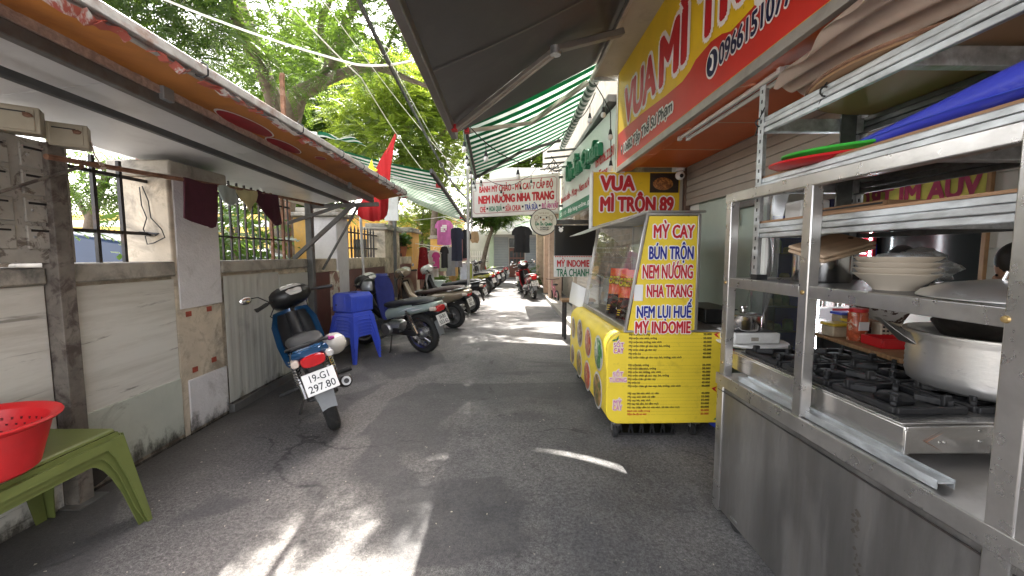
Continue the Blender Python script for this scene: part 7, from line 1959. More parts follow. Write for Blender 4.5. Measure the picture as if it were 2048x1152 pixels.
def wheel(parent, name, x, R_, tw, m_rim, spokes, steer=0.0):
    w = MB()
    n = 40
    prof = []
    for k in range(12):
        a = 2 * math.pi * k / 12
        prof.append((R_ - tw * 0.95 + tw * 0.95 * math.cos(a), tw * math.sin(a)))
    vs = []; fs = []
    for i in range(n):
        an = 2 * math.pi * i / n
        for r, yy in prof:
            vs.append((x + r * math.cos(an), yy, R_ + r * math.sin(an)))
    for i in range(n):
        for k in range(12):
            fs.append((i * 12 + k, i * 12 + (k + 1) % 12, ((i + 1) % n) * 12 + (k + 1) % 12, ((i + 1) % n) * 12 + k))
    w.add(vs, fs)
    for i in range(n):       # tread blocks
        an = 2 * math.pi * (i + 0.5) / n
        for s in (-1, 1):
            r = R_ + 0.001
            c, s2 = math.cos(an), math.sin(an)
            c2, s3 = math.cos(an + 0.09), math.sin(an + 0.09)
            y0, y1 = s * 0.004, s * tw * 0.62
            w.add([(x + r * c, y0, R_ + r * s2), (x + (r - 0.004) * c2, y1, R_ + (r - 0.004) * s3), (x + (r - 0.004) * math.cos(an + 0.15), y1, R_ + (r - 0.004) * math.sin(an + 0.15)), (x + r * math.cos(an + 0.06), y0, R_ + r * math.sin(an + 0.06))], [(0, 1, 2, 3)])
    o = w.build(name, m_rubber, parent, world=False, ang=50)
    ri = R_ - tw * 1.75
    MB().lathe([(ri - 0.02, -tw * 0.6), (ri + 0.008, -tw * 0.75), (ri - 0.006, 0), (ri + 0.008, tw * 0.75), (ri - 0.02, tw * 0.6), (ri - 0.024, 0), (ri - 0.02, -tw * 0.6)], (x, 0, R_), 36, 'y').build('rim', m_rim, o, world=False)
    b = MB()
    if spokes == 'wire':
        for k in range(18):
            a = 2 * math.pi * k / 18; s = 1 if k % 2 else -1
            b.tube([(x + 0.035 * math.cos(a + 0.5 * s), s * 0.03, R_ + 0.035 * math.sin(a + 0.5 * s)), (x + (ri - 0.01) * math.cos(a), 0, R_ + (ri - 0.01) * math.sin(a))], 0.0022, 4)
    else:
        for k in range(5):
            a = 2 * math.pi * k / 5
            b.beam((x + 0.03 * math.cos(a), 0, R_ + 0.03 * math.sin(a)), (x + (ri - 0.01) * math.cos(a + 0.12), 0, R_ + (ri - 0.01) * math.sin(a + 0.12)), 0.035, 0.02, (0, 1, 0))
    b.build('spokes', m_chrome if spokes == 'wire' else m_rim, o, world=False)
    MB().lathe([(0.01, -0.07), (0.03, -0.065), (0.045, -0.04), (0.075 if spokes == 'wire' else 0.05, -0.03), (0.075 if spokes == 'wire' else 0.05, 0.03), (0.045, 0.04), (0.03, 0.065), (0.01, 0.07)], (x, 0, R_), 24, 'y').build('hub', m_alu, o, world=False)
    return o
def bike(label, loc, head, lean, paint, style='wave', plate=None, mirror=True, steer=0.0, detail=True, seat_m=None, group=None, paint2=None, legshield=True):
    t = thing('motorbike' if style == 'wave' else 'scooter', label, 'motorbike' if style == 'wave' else 'scooter', loc, rot=(R(lean), 0, R(head)), group=group)
    K = dict(world=False)
    p2 = paint2 or paint
    if style == 'wave':
        R_, tw, wb, sm = 0.29, 0.048, 1.2, 'wire'
    else:
        R_, tw, wb, sm = 0.255, 0.052, 1.24, 'cast'
    wheel(t, 'rear_wheel', 0, R_, tw, m_chrome if sm == 'wire' else m_alu, sm)
    SM = Matrix.Translation((wb - 0.09, 0, 0.7)) @ Matrix.Rotation(R(steer), 4, 'Z') @ Matrix.Translation((-(wb - 0.09), 0, -0.7))
    fw = wheel(t, 'front_wheel', wb, R_, tw * 0.9, m_chrome if sm == 'wire' else m_alu, sm)
    if steer:
        for ob in [fw] + list(fw.children):
            ob.data.transform(SM)
    sw = MB()
    for s in (-1, 1):
        sw.beam((0, s * 0.085, R_), (0.48, s * 0.07, 0.33), 0.022, 0.04)
    sw.tube([(0, -0.11, R_), (0, 0.11, R_)], 0.014, 8)
    sw.build('swing_arm', m_dark, t, 0.003, **K)
    for s in (-1, 1):
        y = s * 0.125
        a, b_ = Vector((-0.02, y, R_ + 0.03)), Vector((0.14, y, 0.64))
        sh = MB().tube([a, a.lerp(b_, 0.45)], 0.022, 10).tube([a.lerp(b_, 0.4), b_], 0.012, 8).build('shock_absorber', m_chrome, t, **K)
        MB().tube([a.lerp(b_, 0.35 + 0.6 * i / 72) + Vector((0.029 * math.cos(i * 0.785), 0.029 * math.sin(i * 0.785), 0)) for i in range(73)], 0.0055, 5).build('spring', m_chrome, sh, **K)
    # engine, exhaust
    e = MB()
    e.loft([ring(0.36, 0.33, 0.09, 0.09), ring(0.45, 0.33, 0.13, 0.115), ring(0.62, 0.32, 0.13, 0.11), ring(0.7, 0.34, 0.09, 0.08)])
    e.build('engine', m_alu, t, **K)
    if style == 'wave':
        fz = MB()
        for i in range(7):
            fz.box(0.7 + 0.028 * i, 0.712 + 0.028 * i, -0.075, 0.075, 0.28, 0.42)
        fz.box(0.69, 0.92, -0.05, 0.05, 0.3, 0.4).build('cylinder', m_alu, t, **K)
        MB().lathe([(0.001, -0.165), (0.075, -0.16), (0.09, -0.14), (0.09, -0.1)], (0.5, 0, 0.33), 20, 'y').lathe([(0.001, 0.165), (0.085, 0.16), (0.1, 0.14), (0.1, 0.1)], (0.56, 0, 0.33), 20, 'y').build('engine_cover', m_alu, t, **K)
        MB().box(0.02, 0.5, 0.1, 0.125, 0.27, 0.36).build('chain_cover', m_dark, t, 0.012, **K)
    else:
        MB().loft([ring(-0.06, 0.28, 0.03, 0.05, y0=0.13), ring(0.1, 0.29, 0.05, 0.09, y0=0.13), ring(0.45, 0.3, 0.05, 0.09, y0=0.13), ring(0.58, 0.3, 0.03, 0.06, y0=0.13)]).build('drive_case', m_dark, t, **K)
    ex = MB().tube([(0.8, -0.06, 0.24), (0.6, -0.12, 0.2), (0.4, -0.14, 0.21), (0.2, -0.15, 0.27)], 0.016, 8).build('exhaust_pipe', m_dark, t, **K)
    d_ = Vector((-0.42, -0.02, 0.12)).normalized()
    q0 = Vector((0.26, -0.155, 0.265)); k_ = 1.25 if style != 'wave' else 1.0
    MB().tube([q0, q0 + d_ * 0.04, q0 + d_ * 0.3, q0 + d_ * 0.42, q0 + d_ * 0.435], [0.022 * k_, 0.045 * k_, 0.05 * k_, 0.048 * k_, 0.03 * k_], 18).build('silencer', m_dark if style == 'wave' else m_alu, ex, **K)
    q1 = q0 + d_ * 0.436
    MB().tube([q1, q1 + d_ * 0.012], [0.036 * k_, 0.034 * k_], 16).build('silencer_cap', m_alu, ex, **K)
    MB().tube([q1 + d_ * 0.012, q1 + d_ * 0.02], 0.02, 12).build('outlet', m_black, ex, **K)
    MB().beam(q0 + d_ * 0.1 + Vector((0, -0.052 * k_, 0.01)), q0 + d_ * 0.33 + Vector((0, -0.056 * k_, 0.01)), 0.008, 0.05).build('heat_shield', m_chrome, ex, 0.004, **K)
    # foot pegs, stand
    b = MB().tube([(0.55, -0.3, 0.25), (0.55, 0.3, 0.25)], 0.012, 8).tube([(0.2, -0.24, 0.36), (0.2, 0.24, 0.36)], 0.012, 8)
    b.build('foot_bar', m_dark, t, **K)
    for s in (-1, 1):
        MB().tube([(0.55, s * 0.22, 0.25), (0.55, s * 0.31, 0.25)], 0.02, 8).build('foot_rubber', m_rubber, t, **K)
        MB().tube([(0.2, s * 0.18, 0.36), (0.2, s * 0.25, 0.36)], 0.018, 8).build('foot_rubber', m_rubber, t, **K)
    MB().tube([(0.5, 0.1, 0.24), (0.44, 0.22, 0.05), (0.42, 0.26, 0.035)], 0.011, 8).build('kick_stand', m_dark, t, **K)
    # inner mudguard
    if style == 'wave':
        arcs = [(-0.3, 0.5), (-0.27, 0.6), (-0.1, 0.64), (0.08, 0.62), (0.25, 0.55)]
    else:
        arcs = [(-0.33, 0.5), (-0.28, 0.58), (-0.1, 0.6), (0.08, 0.6), (0.25, 0.52)]
    g_ = MB()
    g_.grid(8, len(arcs) - 1, lambda u, v: (arcs[int(round(v * (len(arcs) - 1)))][0], -0.075 + 0.15 * u, arcs[int(round(v * (len(arcs) - 1)))][1] - 0.03 * (2 * u - 1) ** 2), (0, 0, 0.006)).build('rear_mudguard', m_black, t, **K)
    MB().grid(6, 5, lambda u, v: (-0.30 - 0.055 * v + 0.0, (-0.07 + 0.14 * u) * (1 - 0.25 * v), 0.51 - 0.2 * v - 0.012 * (2 * u - 1) ** 2), (-0.006, 0, 0)).build('mud_flap', m_flap if style == 'wave' else m_black, t, **K)
    # tail body
    zt = 0.0 if style == 'wave' else 0.02
    if style == 'wave':
        tail = [ring(-0.37, 0.745, 0.07, 0.022), ring(-0.33, 0.735, 0.125, 0.045), ring(-0.2, 0.70, 0.135, 0.07), ring(0.0, 0.665, 0.13, 0.08), ring(0.25, 0.62, 0.12, 0.085), ring(0.48, 0.57, 0.11, 0.09), ring(0.62, 0.52, 0.09, 0.08)]
    else:
        tail = [ring(-0.42, 0.735, 0.04, 0.02), ring(-0.38, 0.72, 0.1, 0.045), ring(-0.2, 0.665, 0.15, 0.09), ring(0.05, 0.61, 0.165, 0.12), ring(0.3, 0.56, 0.16, 0.14), ring(0.5, 0.5, 0.13, 0.14), ring(0.6, 0.42, 0.1, 0.1)]
    tb_ = MB().loft(tail).build('tail_body', paint, t, **K)
    if detail and style == 'wave':
        for s in (-1, 1):
            MB().add([(-0.12, s * 0.137, 0.72), (0.1, s * 0.132, 0.68), (0.3, s * 0.1245, 0.60), (0.12, s * 0.131, 0.66)], [(0, 1, 2, 3)]).add([(-0.2, s * 0.138, 0.70), (0.0, s * 0.1335, 0.64), (0.05, s * 0.1335, 0.655)], [(0, 1, 2)]).build('stripe_decal', m_white, tb_, **K)
    s_ = MB()
    h0 = 0.75 if style == 'wave' else 0.76
    s_.loft([ring(-0.29, h0 + 0.035, 0.07, 0.018), ring(-0.22, h0 + 0.035, 0.12, 0.035), ring(0.0, h0 + 0.015, 0.13, 0.045), ring(0.2, h0 - 0.01, 0.135, 0.045), ring(0.36, h0 - 0.05, 0.125, 0.05), ring(0.52, h0 - 0.075, 0.105, 0.045), ring(0.66, h0 - 0.07 if style == 'wave' else h0 - 0.09, 0.07, 0.03), ring(0.70, h0 - 0.075 if style == 'wave' else h0 - 0.1, 0.04, 0.012)])
    s_.build('seat', seat_m or m_seat, t, ang=60, **K)
    gr = MB()
    gr.tube([(0.0, -0.135, h0 - 0.02), (-0.2, -0.14, h0 + 0.02), (-0.37, -0.1, h0 + 0.055), (-0.41, 0, h0 + 0.06), (-0.37, 0.1, h0 + 0.055), (-0.2, 0.14, h0 + 0.02), (0.0, 0.135, h0 - 0.02)], 0.012, 8)
    gr.build('grab_rail', m_black if style == 'wave' else m_chrome, t, **K)
    # tail lamp cluster
    MB().loft([ring(-0.395, 0.685, 0.075, 0.036), ring(-0.385, 0.685, 0.082, 0.045), ring(-0.3, 0.68, 0.085, 0.05)]).build('tail_light', m_tail, t, **K)
    for s in (-1, 1):
        MB().loft([ring(-0.385, 0.69 + 0.005, 0.018, 0.018, y0=s * 0.112), ring(-0.375, 0.695, 0.026, 0.026, y0=s * 0.115), ring(-0.3, 0.69, 0.028, 0.032, y0=s * 0.112)]).build('turn_signal', m_amber if s > 0 else m_clear, t, **K)
    MB().loft([ring(-0.36, 0.615, 0.05, 0.03), ring(-0.3, 0.63, 0.08, 0.05), ring(-0.15, 0.62, 0.08, 0.05)]).build('tail_lower_cover', m_black, t, **K)
    # number plate, tilted back
    pc_ = Vector((-0.395, 0, 0.53)); pr = Vector((0, -1, 0)); pu = Vector((0.38, 0, 1)).normalized(); pn = pr.cross(pu)
    MB().add([pc_ + pr * a * 0.107 + pu * b_ * 0.078 + pn * c for c in (0.004, 0) for a, b_ in ((-1, -1), (1, -1), (1, 1), (-1, 1))], [(0, 1, 2, 3), (7, 6, 5, 4), (0, 4, 5, 1), (1, 5, 6, 2), (2, 6, 7, 3), (3, 7, 4, 0)])
    pm = MB()
    pm.add([pc_ + pr * a * 0.107 + pu * b_ * 0.078 + pn * c for c in (0.006, 0) for a, b_ in ((-1, -1), (1, -1), (1, 1), (-1, 1))], [(0, 1, 2, 3), (7, 6, 5, 4), (0, 4, 5, 1), (1, 5, 6, 2), (2, 6, 7, 3), (3, 7, 4, 0)])
    po = pm.build('number_plate', m_plate, t, 0.003, **K)
    if plate:
        text('plate_lettering', plate[0], m_blackt, po, pc_ + pu * 0.035 + pn * 0.006, pr, pu, h=0.05, w=0.125, bold=0.01, lift=0.002, world=False)
        text('plate_lettering', plate[1], m_blackt, po, pc_ - pu * 0.035 + pn * 0.006, pr, pu, h=0.05, w=0.175, bold=0.01, lift=0.002, world=False)
    # step-through frame, leg shield
    MB().tube([(0.6, 0, 0.5), (0.75, 0, 0.5), (0.92, 0, 0.62), (1.02, 0, 0.86)], [0.07, 0.065, 0.06, 0.055], 12).build('frame_cover', m_black if style == 'wave' else paint, t, **K)
    if style != 'wave':
        MB().loft([ring(0.55, 0.3, 0.12, 0.035), ring(0.75, 0.27, 0.14, 0.03), ring(0.98, 0.3, 0.15, 0.035), ring(1.04, 0.36, 0.15, 0.03)]).build('floor_board', m_black, t, **K)
    lsr = [(0.28, 0.88, 0.10), (0.42, 0.93, 0.19), (0.6, 0.985, 0.21), (0.78, 1.03, 0.2), (0.9, 1.05, 0.15)] if style == 'wave' else [(0.3, 1.0, 0.14), (0.45, 1.03, 0.2), (0.62, 1.06, 0.21), (0.8, 1.08, 0.19), (0.93, 1.07, 0.12)]
    def ls(u, v, off=0.0):
        f = v * (len(lsr) - 1); i = min(int(f), len(lsr) - 2); k = f - i
        z, x, w_ = [lsr[i][q] * (1 - k) + lsr[i + 1][q] * k for q in range(3)]
        y = (2 * u - 1) * w_
        return (x - 0.55 * (abs(2 * u - 1) ** 2.2) * 0.2 + off, y, z)
    sh_ = MB().grid(14, 12, lambda u, v: ls(u, v), (0.012, 0, 0)).build('leg_shield', p2, t, ang=60, **K)
    MB().grid(14, 12, lambda u, v: ls(0.13 + 0.74 * u, 0.05 + 0.88 * v, -0.014), (0.006, 0, 0)).build('inner_panel', m_black if style == 'wave' else m_black, sh_, ang=60, **K)
    # front end
    fk = MB()
    for s in (-1, 1):
        fk.tube([(wb, s * 0.075, R_), (wb - 0.1, s * 0.075, R_ + 0.36)], 0.02, 10)
    fk.tube([(wb - 0.1, -0.09, R_ + 0.36), (wb - 0.1, 0.09, R_ + 0.36)], 0.02, 8).tube([(wb - 0.09, 0, R_ + 0.36), (wb - 0.18, 0, 0.98)], 0.022, 8)
    fk.xf(SM).build('front_fork', m_dark, t, **K)
    fg = MB()
    fg.grid(8, 14, lambda u, v: (wb + (R_ + 0.035) * math.cos(R(20 + 150 * v)), (-0.065 + 0.13 * u), R_ + (R_ + 0.035) * math.sin(R(20 + 150 * v)) - 0.03 * (2 * u - 1) ** 2), (0, 0, 0.006))
    fg.xf(SM).build('front_mudguard', p2, t, ang=60, **K)
    zc = 1.0 if style == 'wave' else 1.03
    hd = MB().loft([ring(wb - 0.33, zc + 0.03, 0.05, 0.03), ring(wb - 0.29, zc + 0.03, 0.17, 0.075), ring(wb - 0.2, zc + 0.02, 0.2, 0.105), ring(wb - 0.1, zc - 0.01, 0.16, 0.1), ring(wb - 0.05, zc - 0.01, 0.09, 0.06)])
    hd.xf(SM).build('handlebar_cover', p2 if style != 'wave' else m_black, t, ang=60, **K)
    dp = MB().loft([ring(wb - 0.335, zc + 0.05, 0.06, 0.012), ring(wb - 0.27, zc + 0.105, 0.1, 0.014), ring(wb - 0.22, zc + 0.12, 0.085, 0.01)])
    dp.xf(SM).build('instrument_panel', m_clear, t, **K)
    hl = MB().ell((wb - 0.06, 0, zc - 0.005), (0.035, 0.085, 0.055), 16, 10)
    hl.xf(SM).build('headlight', m_clear, t, **K)
    hb = MB()
    for s in (-1, 1):
        hb.tube([(wb - 0.22, s * 0.08, zc + 0.02), (wb - 0.25, s * 0.22, zc + 0.02), (wb - 0.33, s * 0.36, zc)], 0.012, 8)
    hb.xf(SM).build('handlebar', m_dark, t, **K)
    for s in (-1, 1):
        gp = MB()
        gp.tube([(wb - 0.265, s * 0.25, zc + 0.017), (wb - 0.335, s * 0.37, zc - 0.001)], 0.018, 10)
        gp.tube([(wb - 0.22, s * 0.2, zc + 0.015), (wb - 0.26, s * 0.36, zc + 0.005)], 0.006, 6)
        gp.xf(SM).build('grip', m_black, t, **K)
    if mirror:
        for s in ((-1, 1) if mirror is True else (mirror,)):
            mi = MB().tube([(wb - 0.25, s * 0.22, zc + 0.03), (wb - 0.24, s * 0.29, zc + 0.1), (wb - 0.26, s * 0.36, zc + 0.11)], 0.006, 6)
            mi.xf(SM)
            mo = mi.build('mirror', m_black, t, **K)
            gl = MB().ell((wb - 0.26, s * 0.4, zc + 0.105), (0.012, 0.05, 0.036), 14, 8)
            gl.xf(SM).build('mirror_glass', m_chrome, mo, **K)
    cbx = MB().tube([(wb - 0.2, 0.14, zc + 0.0), (wb - 0.12, 0.2, zc - 0.12), (wb - 0.1, 0.1, 0.75)], 0.005, 6).tube([(wb - 0.2, -0.14, zc), (wb - 0.1, -0.18, zc - 0.14), (wb - 0.1, -0.08, 0.75)], 0.005, 6)
    cbx.xf(SM).build('control_cable', m_cb, t, **K)
    return t
m_bpaint = mat('metallic blue paint', (0.012, 0.065, 0.16), 0.25, 0.3, 0.06, 5, coat=0.7)
blue = bike('dark blue motorbike with plate 19-G1 297.80 parked facing the grey sheet wall', (-1.39, 3.24, 0.0), 121, -15, m_bpaint, plate=('19-G1', '297.80'), mirror=1, steer=22)
m_mint = mat('pale mint paint', (0.36, 0.43, 0.39), 0.3, 0.1, 0.06, 5, coat=0.6)
mint = bike('mint green motorbike with plate 34-B3 553.62 beside the blue stools', (-1.17, 5.78, 0.0), 150, -8, m_mint, plate=('34-B3', '553.62'), mirror=False, steer=10, paint2=mat('dark green paint', (0.03, 0.05, 0.05), 0.35, 0.1, 0.1, 5, coat=0.4))
m_bronze = mat('bronze scooter paint', (0.3, 0.24, 0.17), 0.28, 0.4, 0.06, 4, coat=0.6)
bike('bronze scooter with a brown seat parked behind the mint green motorbike', (-1.0, 7.7, 0.0), 158, -7, m_bronze, 'scooter', plate=('29-X5', '402.18'), mirror=True, steer=15, seat_m=mat('brown vinyl seat', (0.05, 0.03, 0.026), 0.5, 0, 0.15, 8))
bike('black and white scooter behind the bronze scooter', (-0.86, 9.7, 0.0), 165, -7, m_black, 'scooter', plate=('29-H1', '118.40'), mirror=-1, steer=10, paint2=mat('pearl white paint', (0.6, 0.6, 0.58), 0.25, 0.1, 0.04, 4, coat=0.6))
GF = 'motorbikes parked in the sun at the far left'
bike('yellow green motorbike in the sun, first of the far row', (-0.72, 13.9, 0), 150, -7, mat('yellow green paint', (0.45, 0.42, 0.05), 0.3, 0.1, 0.05, 5, coat=0.6), group=GF, mirror=False)
bike('white motorbike in the sun behind the yellow green one', (-0.6, 15.9, 0), 150, -7, MATS['pearl white paint'], group=GF)
bike('silver grey motorbike in the sun, third of the far row', (-0.45, 17.6, 0), 150, -7, mat('silver bike paint', (0.4, 0.42, 0.44), 0.3, 0.5, 0.05, 5, coat=0.5), group=GF)
bike('red motorbike in the sun at the far end of the left row', (-0.25, 20.0, 0), 155, -7, mat('red bike paint', (0.4, 0.015, 0.02), 0.28, 0.1, 0.05, 5, coat=0.6), group=GF)
GR = 'red motorbikes on the right'
bike('red scooter parked on the right before the old columns, left of the pair', (0.58, 14.9, 0), 80, -7, MATS['red bike paint'], 'scooter', plate=('29-K1', '620.15'), group=GR)
bike('red and black motorbike parked on the right, nearer of the pair', (0.86, 12.7, 0), 100, -8, MATS['red bike paint'], plate=('29-M1', '407.83'), group=GR)
# helmet on the blue bike
hm = thing('helmet', 'white half helmet with pink print hanging at the side of the dark blue motorbike', 'helmet', (-1.58, 3.75, 0.48))
MB().ell((-1.58, 3.72, 0.585), (0.105, 0.115, 0.1), 26, 14).build('shell', mat('cream helmet', (0.68, 0.64, 0.57), 0.25, 0, 0.04, 6, coat=0.5), hm)
b = MB()
for k in range(4):
    a = 4.3 + k * 0.22; r = 0.112
    cpt = Vector((-1.58 + r * math.cos(a) * 0.8, 3.72 + r * math.sin(a) * 0.8, 0.585 + 0.064 + 0.01 * (k % 2)))
    b.ell(cpt, (0.022, 0.02, 0.016), 8, 6)
b.build('pink_print', mat('pink helmet print', (0.5, 0.06, 0.3), 0.4, 0, 0.2, 20), hm)
MB().tube([(-1.66, 3.72, 0.53), (-1.64, 3.68, 0.44), (-1.56, 3.66, 0.5)], 0.006, 6).build('strap', m_black, hm)
# jacket over the mint bike's bars, dark helmet
jk = thing('jacket', 'blue jacket draped over the handlebar of the mint green motorbike', 'jacket', (-1.85, 6.15, 0.5))
jrows = [(1.07, -0.10, 0.06), (1.05, -0.12, 0.09), (0.95, -0.12, 0.13), (0.8, -0.1, 0.15), (0.62, -0.07, 0.15), (0.48, -0.03, 0.14), (0.45, 0.0, 0.12)]
garment(jrows, -0.16, 4, 0.02, 0.03, 5, 14, (0.95, 0.3, 0), (-0.3, 0.95, 0), (-1.83, 6.1, 0)).build('front', mat('blue jacket cloth', (0.022, 0.03, 0.15), 0.9, 0, 0.15, 12, 0.3, 60), jk)
garment([(1.07, -0.1, 0.06), (0.9, -0.12, 0.05), (0.7, -0.1, 0.03), (0.55, -0.08, 0.0)], 0.03, 4, 0.02, 0.03, 6, 10, (0.95, 0.3, 0), (-0.3, 0.95, 0), (-1.83, 6.1, 0)).build('sleeve', MATS['blue jacket cloth'], jk)
MB().grid(6, 4, lambda u, v: Vector((-1.83, 6.1, 0)) + Vector((0.95, 0.3, 0)) * (-0.1 + 0.16 * u) + Vector((-0.3, 0.95, 0)) * (-0.16 + 0.22 * v) + Vector((0, 0, 1.07 + 0.03 * math.sin(3.14 * v))), (0, 0, 0.015)).build('shoulder', MATS['blue jacket cloth'], jk)
t = thing('helmet', 'dark helmet with grey trim hanging on the mint green motorbike', 'helmet', (-1.95, 6.0, 0.95))
MB().ell((-2.0, 5.98, 0.92), (0.12, 0.12, 0.13), 22, 14).build('shell', m_black, t)
MB().grid(8, 6, lambda u, v: (-2.0 + 0.127 * math.cos(4.1 + 1.3 * u) * math.cos(v - 0.3), 5.98 + 0.127 * math.sin(4.1 + 1.3 * u) * math.cos(v - 0.3), 0.92 + 0.135 * math.sin(v - 0.3)), (0, -0.004, 0)).build('visor', mat('grey visor', (0.3, 0.32, 0.33), 0.2, 0.3, 0.1, 8), t)
# child bicycle
bc_ = thing('child_bicycle', 'small pink bicycle by the pink beige columns on the right', 'bicycle', (1.42, 11.5, 0.0), R(100))
m_pinkb = mat('pink bicycle paint', (0.55, 0.2, 0.25), 0.35, 0.1, 0.08, 6)
for x in (0, 0.62):
    w = MB().tube([(x + 0.17 * math.cos(a), 0, 0.19 + 0.17 * math.sin(a)) for a in [i * 2 * math.pi / 28 for i in range(28)]], 0.02, 8, True).build('wheel', m_rubber, bc_, world=False)
    sp = MB()
    for k in range(10):
        a = k * 0.628
        sp.tube([(x, 0, 0.19), (x + 0.155 * math.cos(a), 0, 0.19 + 0.155 * math.sin(a))], 0.003, 4)
    sp.build('spokes', m_chrome, w, world=False)
MB().tube([(0, 0, 0.19), (0.24, 0, 0.2), (0.2, 0, 0.5)], 0.016, 8).tube([(0.24, 0, 0.2), (0.5, 0, 0.5), (0.62, 0, 0.19)], 0.016, 8).tube([(0, 0, 0.19), (0.21, 0, 0.42), (0.5, 0, 0.48)], 0.014, 8).tube([(0.5, 0, 0.5), (0.47, 0, 0.66)], 0.014, 8).build('frame', m_pinkb, bc_, world=False)
MB().tube([(0.42, -0.2, 0.68), (0.47, 0, 0.66), (0.42, 0.2, 0.68)], 0.012, 8).build('handlebar', m_chrome, bc_, world=False)
MB().loft([ring(0.08, 0.53, 0.06, 0.02), ring(0.16, 0.53, 0.07, 0.03), ring(0.3, 0.52, 0.02, 0.02)]).build('saddle', m_seat, bc_, world=False)

# ------------------------------------------------------------------ stack of blue stools and the box on it
def stool(label, loc, rz, h=0.46):
    t = thing('plastic_stool', label, 'stool', loc, R(rz), group='stack of blue plastic stools')
    a, b0 = 0.165, 0.24
    st = MB()
    st.loft([[(sx * (a - 0.012), sy * (a - 0.012), h) for sx, sy in ((-1, -1), (1, -1), (1, 1), (-1, 1))], [(sx * a, sy * a, h - 0.012) for sx, sy in ((-1, -1), (1, -1), (1, 1), (-1, 1))], [(sx * (a + 0.006), sy * (a + 0.006), h - 0.05) for sx, sy in ((-1, -1), (1, -1), (1, 1), (-1, 1))]], cap=False)
    st.add([(sx * (a - 0.012), sy * (a - 0.012), h) for sx, sy in ((-1, -1), (1, -1), (1, 1), (-1, 1))], [(0, 1, 2, 3)])
    st.build('seat', m_bluep, t, 0.006, world=False)
    sk = MB()
    for k in range(4):
        M_ = Matrix.Rotation(k * math.pi / 2, 4, 'Z')
        def pt(u, v):
            w_ = a + 0.006 + 0.02 * v
            return M_ @ Vector(((2 * u - 1) * w_, w_, h - 0.05 - (0.05 + 0.05 * (2 * u - 1) ** 4) * v))
        sk.grid(10, 2, pt, tuple(M_ @ Vector((0, -0.006, 0))))
        sk.tube([pt(i / 10, 1.0) for i in range(11)], 0.006, 6)
        sk.tube([pt(i / 10, 0.05) for i in range(11)], 0.007, 6)
    sk.build('skirt', m_bluep, t, world=False)
    for sx, sy in ((-1, -1), (1, -1), (1, 1), (-1, 1)):
        x0, y0, x1, y1 = sx * (a + 0.016), sy * (a + 0.016), sx * b0, sy * b0
        zt, zb_ = h - 0.05, 0.0
        lg = MB()
        w0, w1, th = 0.085, 0.04, 0.008
        def L3(x, y, z): return (x, y, z)
        for (dx, dy) in ((-sx, 0), (0, -sy)):
            px_, py_ = (0, -sy * th) if dx else (-sx * th, 0)
            P_ = [L3(x0, y0, zt), L3(x0 + dx * w0, y0 + dy * w0, zt), L3(x1 + dx * w1, y1 + dy * w1, zb_), L3(x1, y1, zb_)]
            Q_ = [(p[0] + px_, p[1] + py_, p[2]) for p in P_]
            lg.add(P_ + Q_, [(0, 1, 2, 3), (7, 6, 5, 4), (0, 4, 5, 1), (1, 5, 6, 2), (2, 6, 7, 3), (3, 7, 4, 0)])
        lg.build('leg', m_bluep, t, 0.003, world=False)
    return t
SX, SY = -2.03, 5.42
s0 = stool('blue plastic stool at the bottom of the stack by the tiled wall', (SX, SY, 0), -25, 0.44)
for k, n_ in enumerate(('second', 'third', 'fourth', 'fifth', 'topmost')):
    copy_tree(s0, (SX + 0.002 * (k % 2), SY, 0.042 * (k + 1)), 'blue plastic stool, %s from the bottom of the stack by the tiled wall' % n_, R(-25 + (0.6 if k % 2 else -0.4)))
bx = thing('storage_box', 'blue plastic box with a slotted sloping lid on top of the stool stack', 'box', (SX, SY, 0.652), R(-25))
MB().prism([(-0.165, 0.0), (0.165, 0.0), (0.165, 0.2), (0.11, 0.245), (-0.11, 0.245), (-0.165, 0.21)], lambda a, b: (a, -0.19, b), lambda a, b: (a, 0.19, b)).build('body', m_bluep, bx, 0.012, world=False)
MB().box(-0.06, 0.08, -0.03, 0.0, 0.243, 0.252).build('lid_slot', mat('dark blue slot', (0.01, 0.015, 0.15), 0.5, 0, 0), bx, 0.003, world=False)
MB().box(0.04, 0.055, -0.195, -0.188, 0.03, 0.2).box(-0.04, 0.025, -0.193, -0.189, 0.02, 0.19).build('door_groove', m_bluep, bx, 0.002, world=False)
MB().lathe([(0.012, -0.003), (0.012, 0.0)], (-0.1, -0.19, 0.09), 12, 'y').build('lock_hole', m_blackt, bx, world=False)
MB().box(0.165, 0.17, -0.12, 0.13, 0.03, 0.18).build('drawer_front', m_bluep, bx, 0.004, world=False)

# ------------------------------------------------------------------ green table with the red basin
m_olive = mat('olive green plastic', (0.125, 0.15, 0.042), 0.45, 0, 0.08, 5, 0.05, 40, 0.35, (0.08, 0.1, 0.03), 7, 0.58, 0.7)
gt = thing('plastic_table', 'olive green plastic stool table at the lower left against the wall', 'table', (-2.18, 1.65, 0))
x0, x1, y0, y1, h = -2.405, -1.985, 1.22, 2.03, 0.525
MB().add([(x0, y0, h), (x1, y0, h), (x1, y1, h), (x0, y1, h), (x0 - 0.008, y0 - 0.008, h - 0.022), (x1 + 0.008, y0 - 0.008, h - 0.022), (x1 + 0.008, y1 + 0.008, h - 0.022), (x0 - 0.008, y1 + 0.008, h - 0.022)],
         [(0, 1, 2, 3), (7, 6, 5, 4), (0, 4, 5, 1), (1, 5, 6, 2), (2, 6, 7, 3), (3, 7, 4, 0)]).build('table_top', m_olive, gt, 0.008)
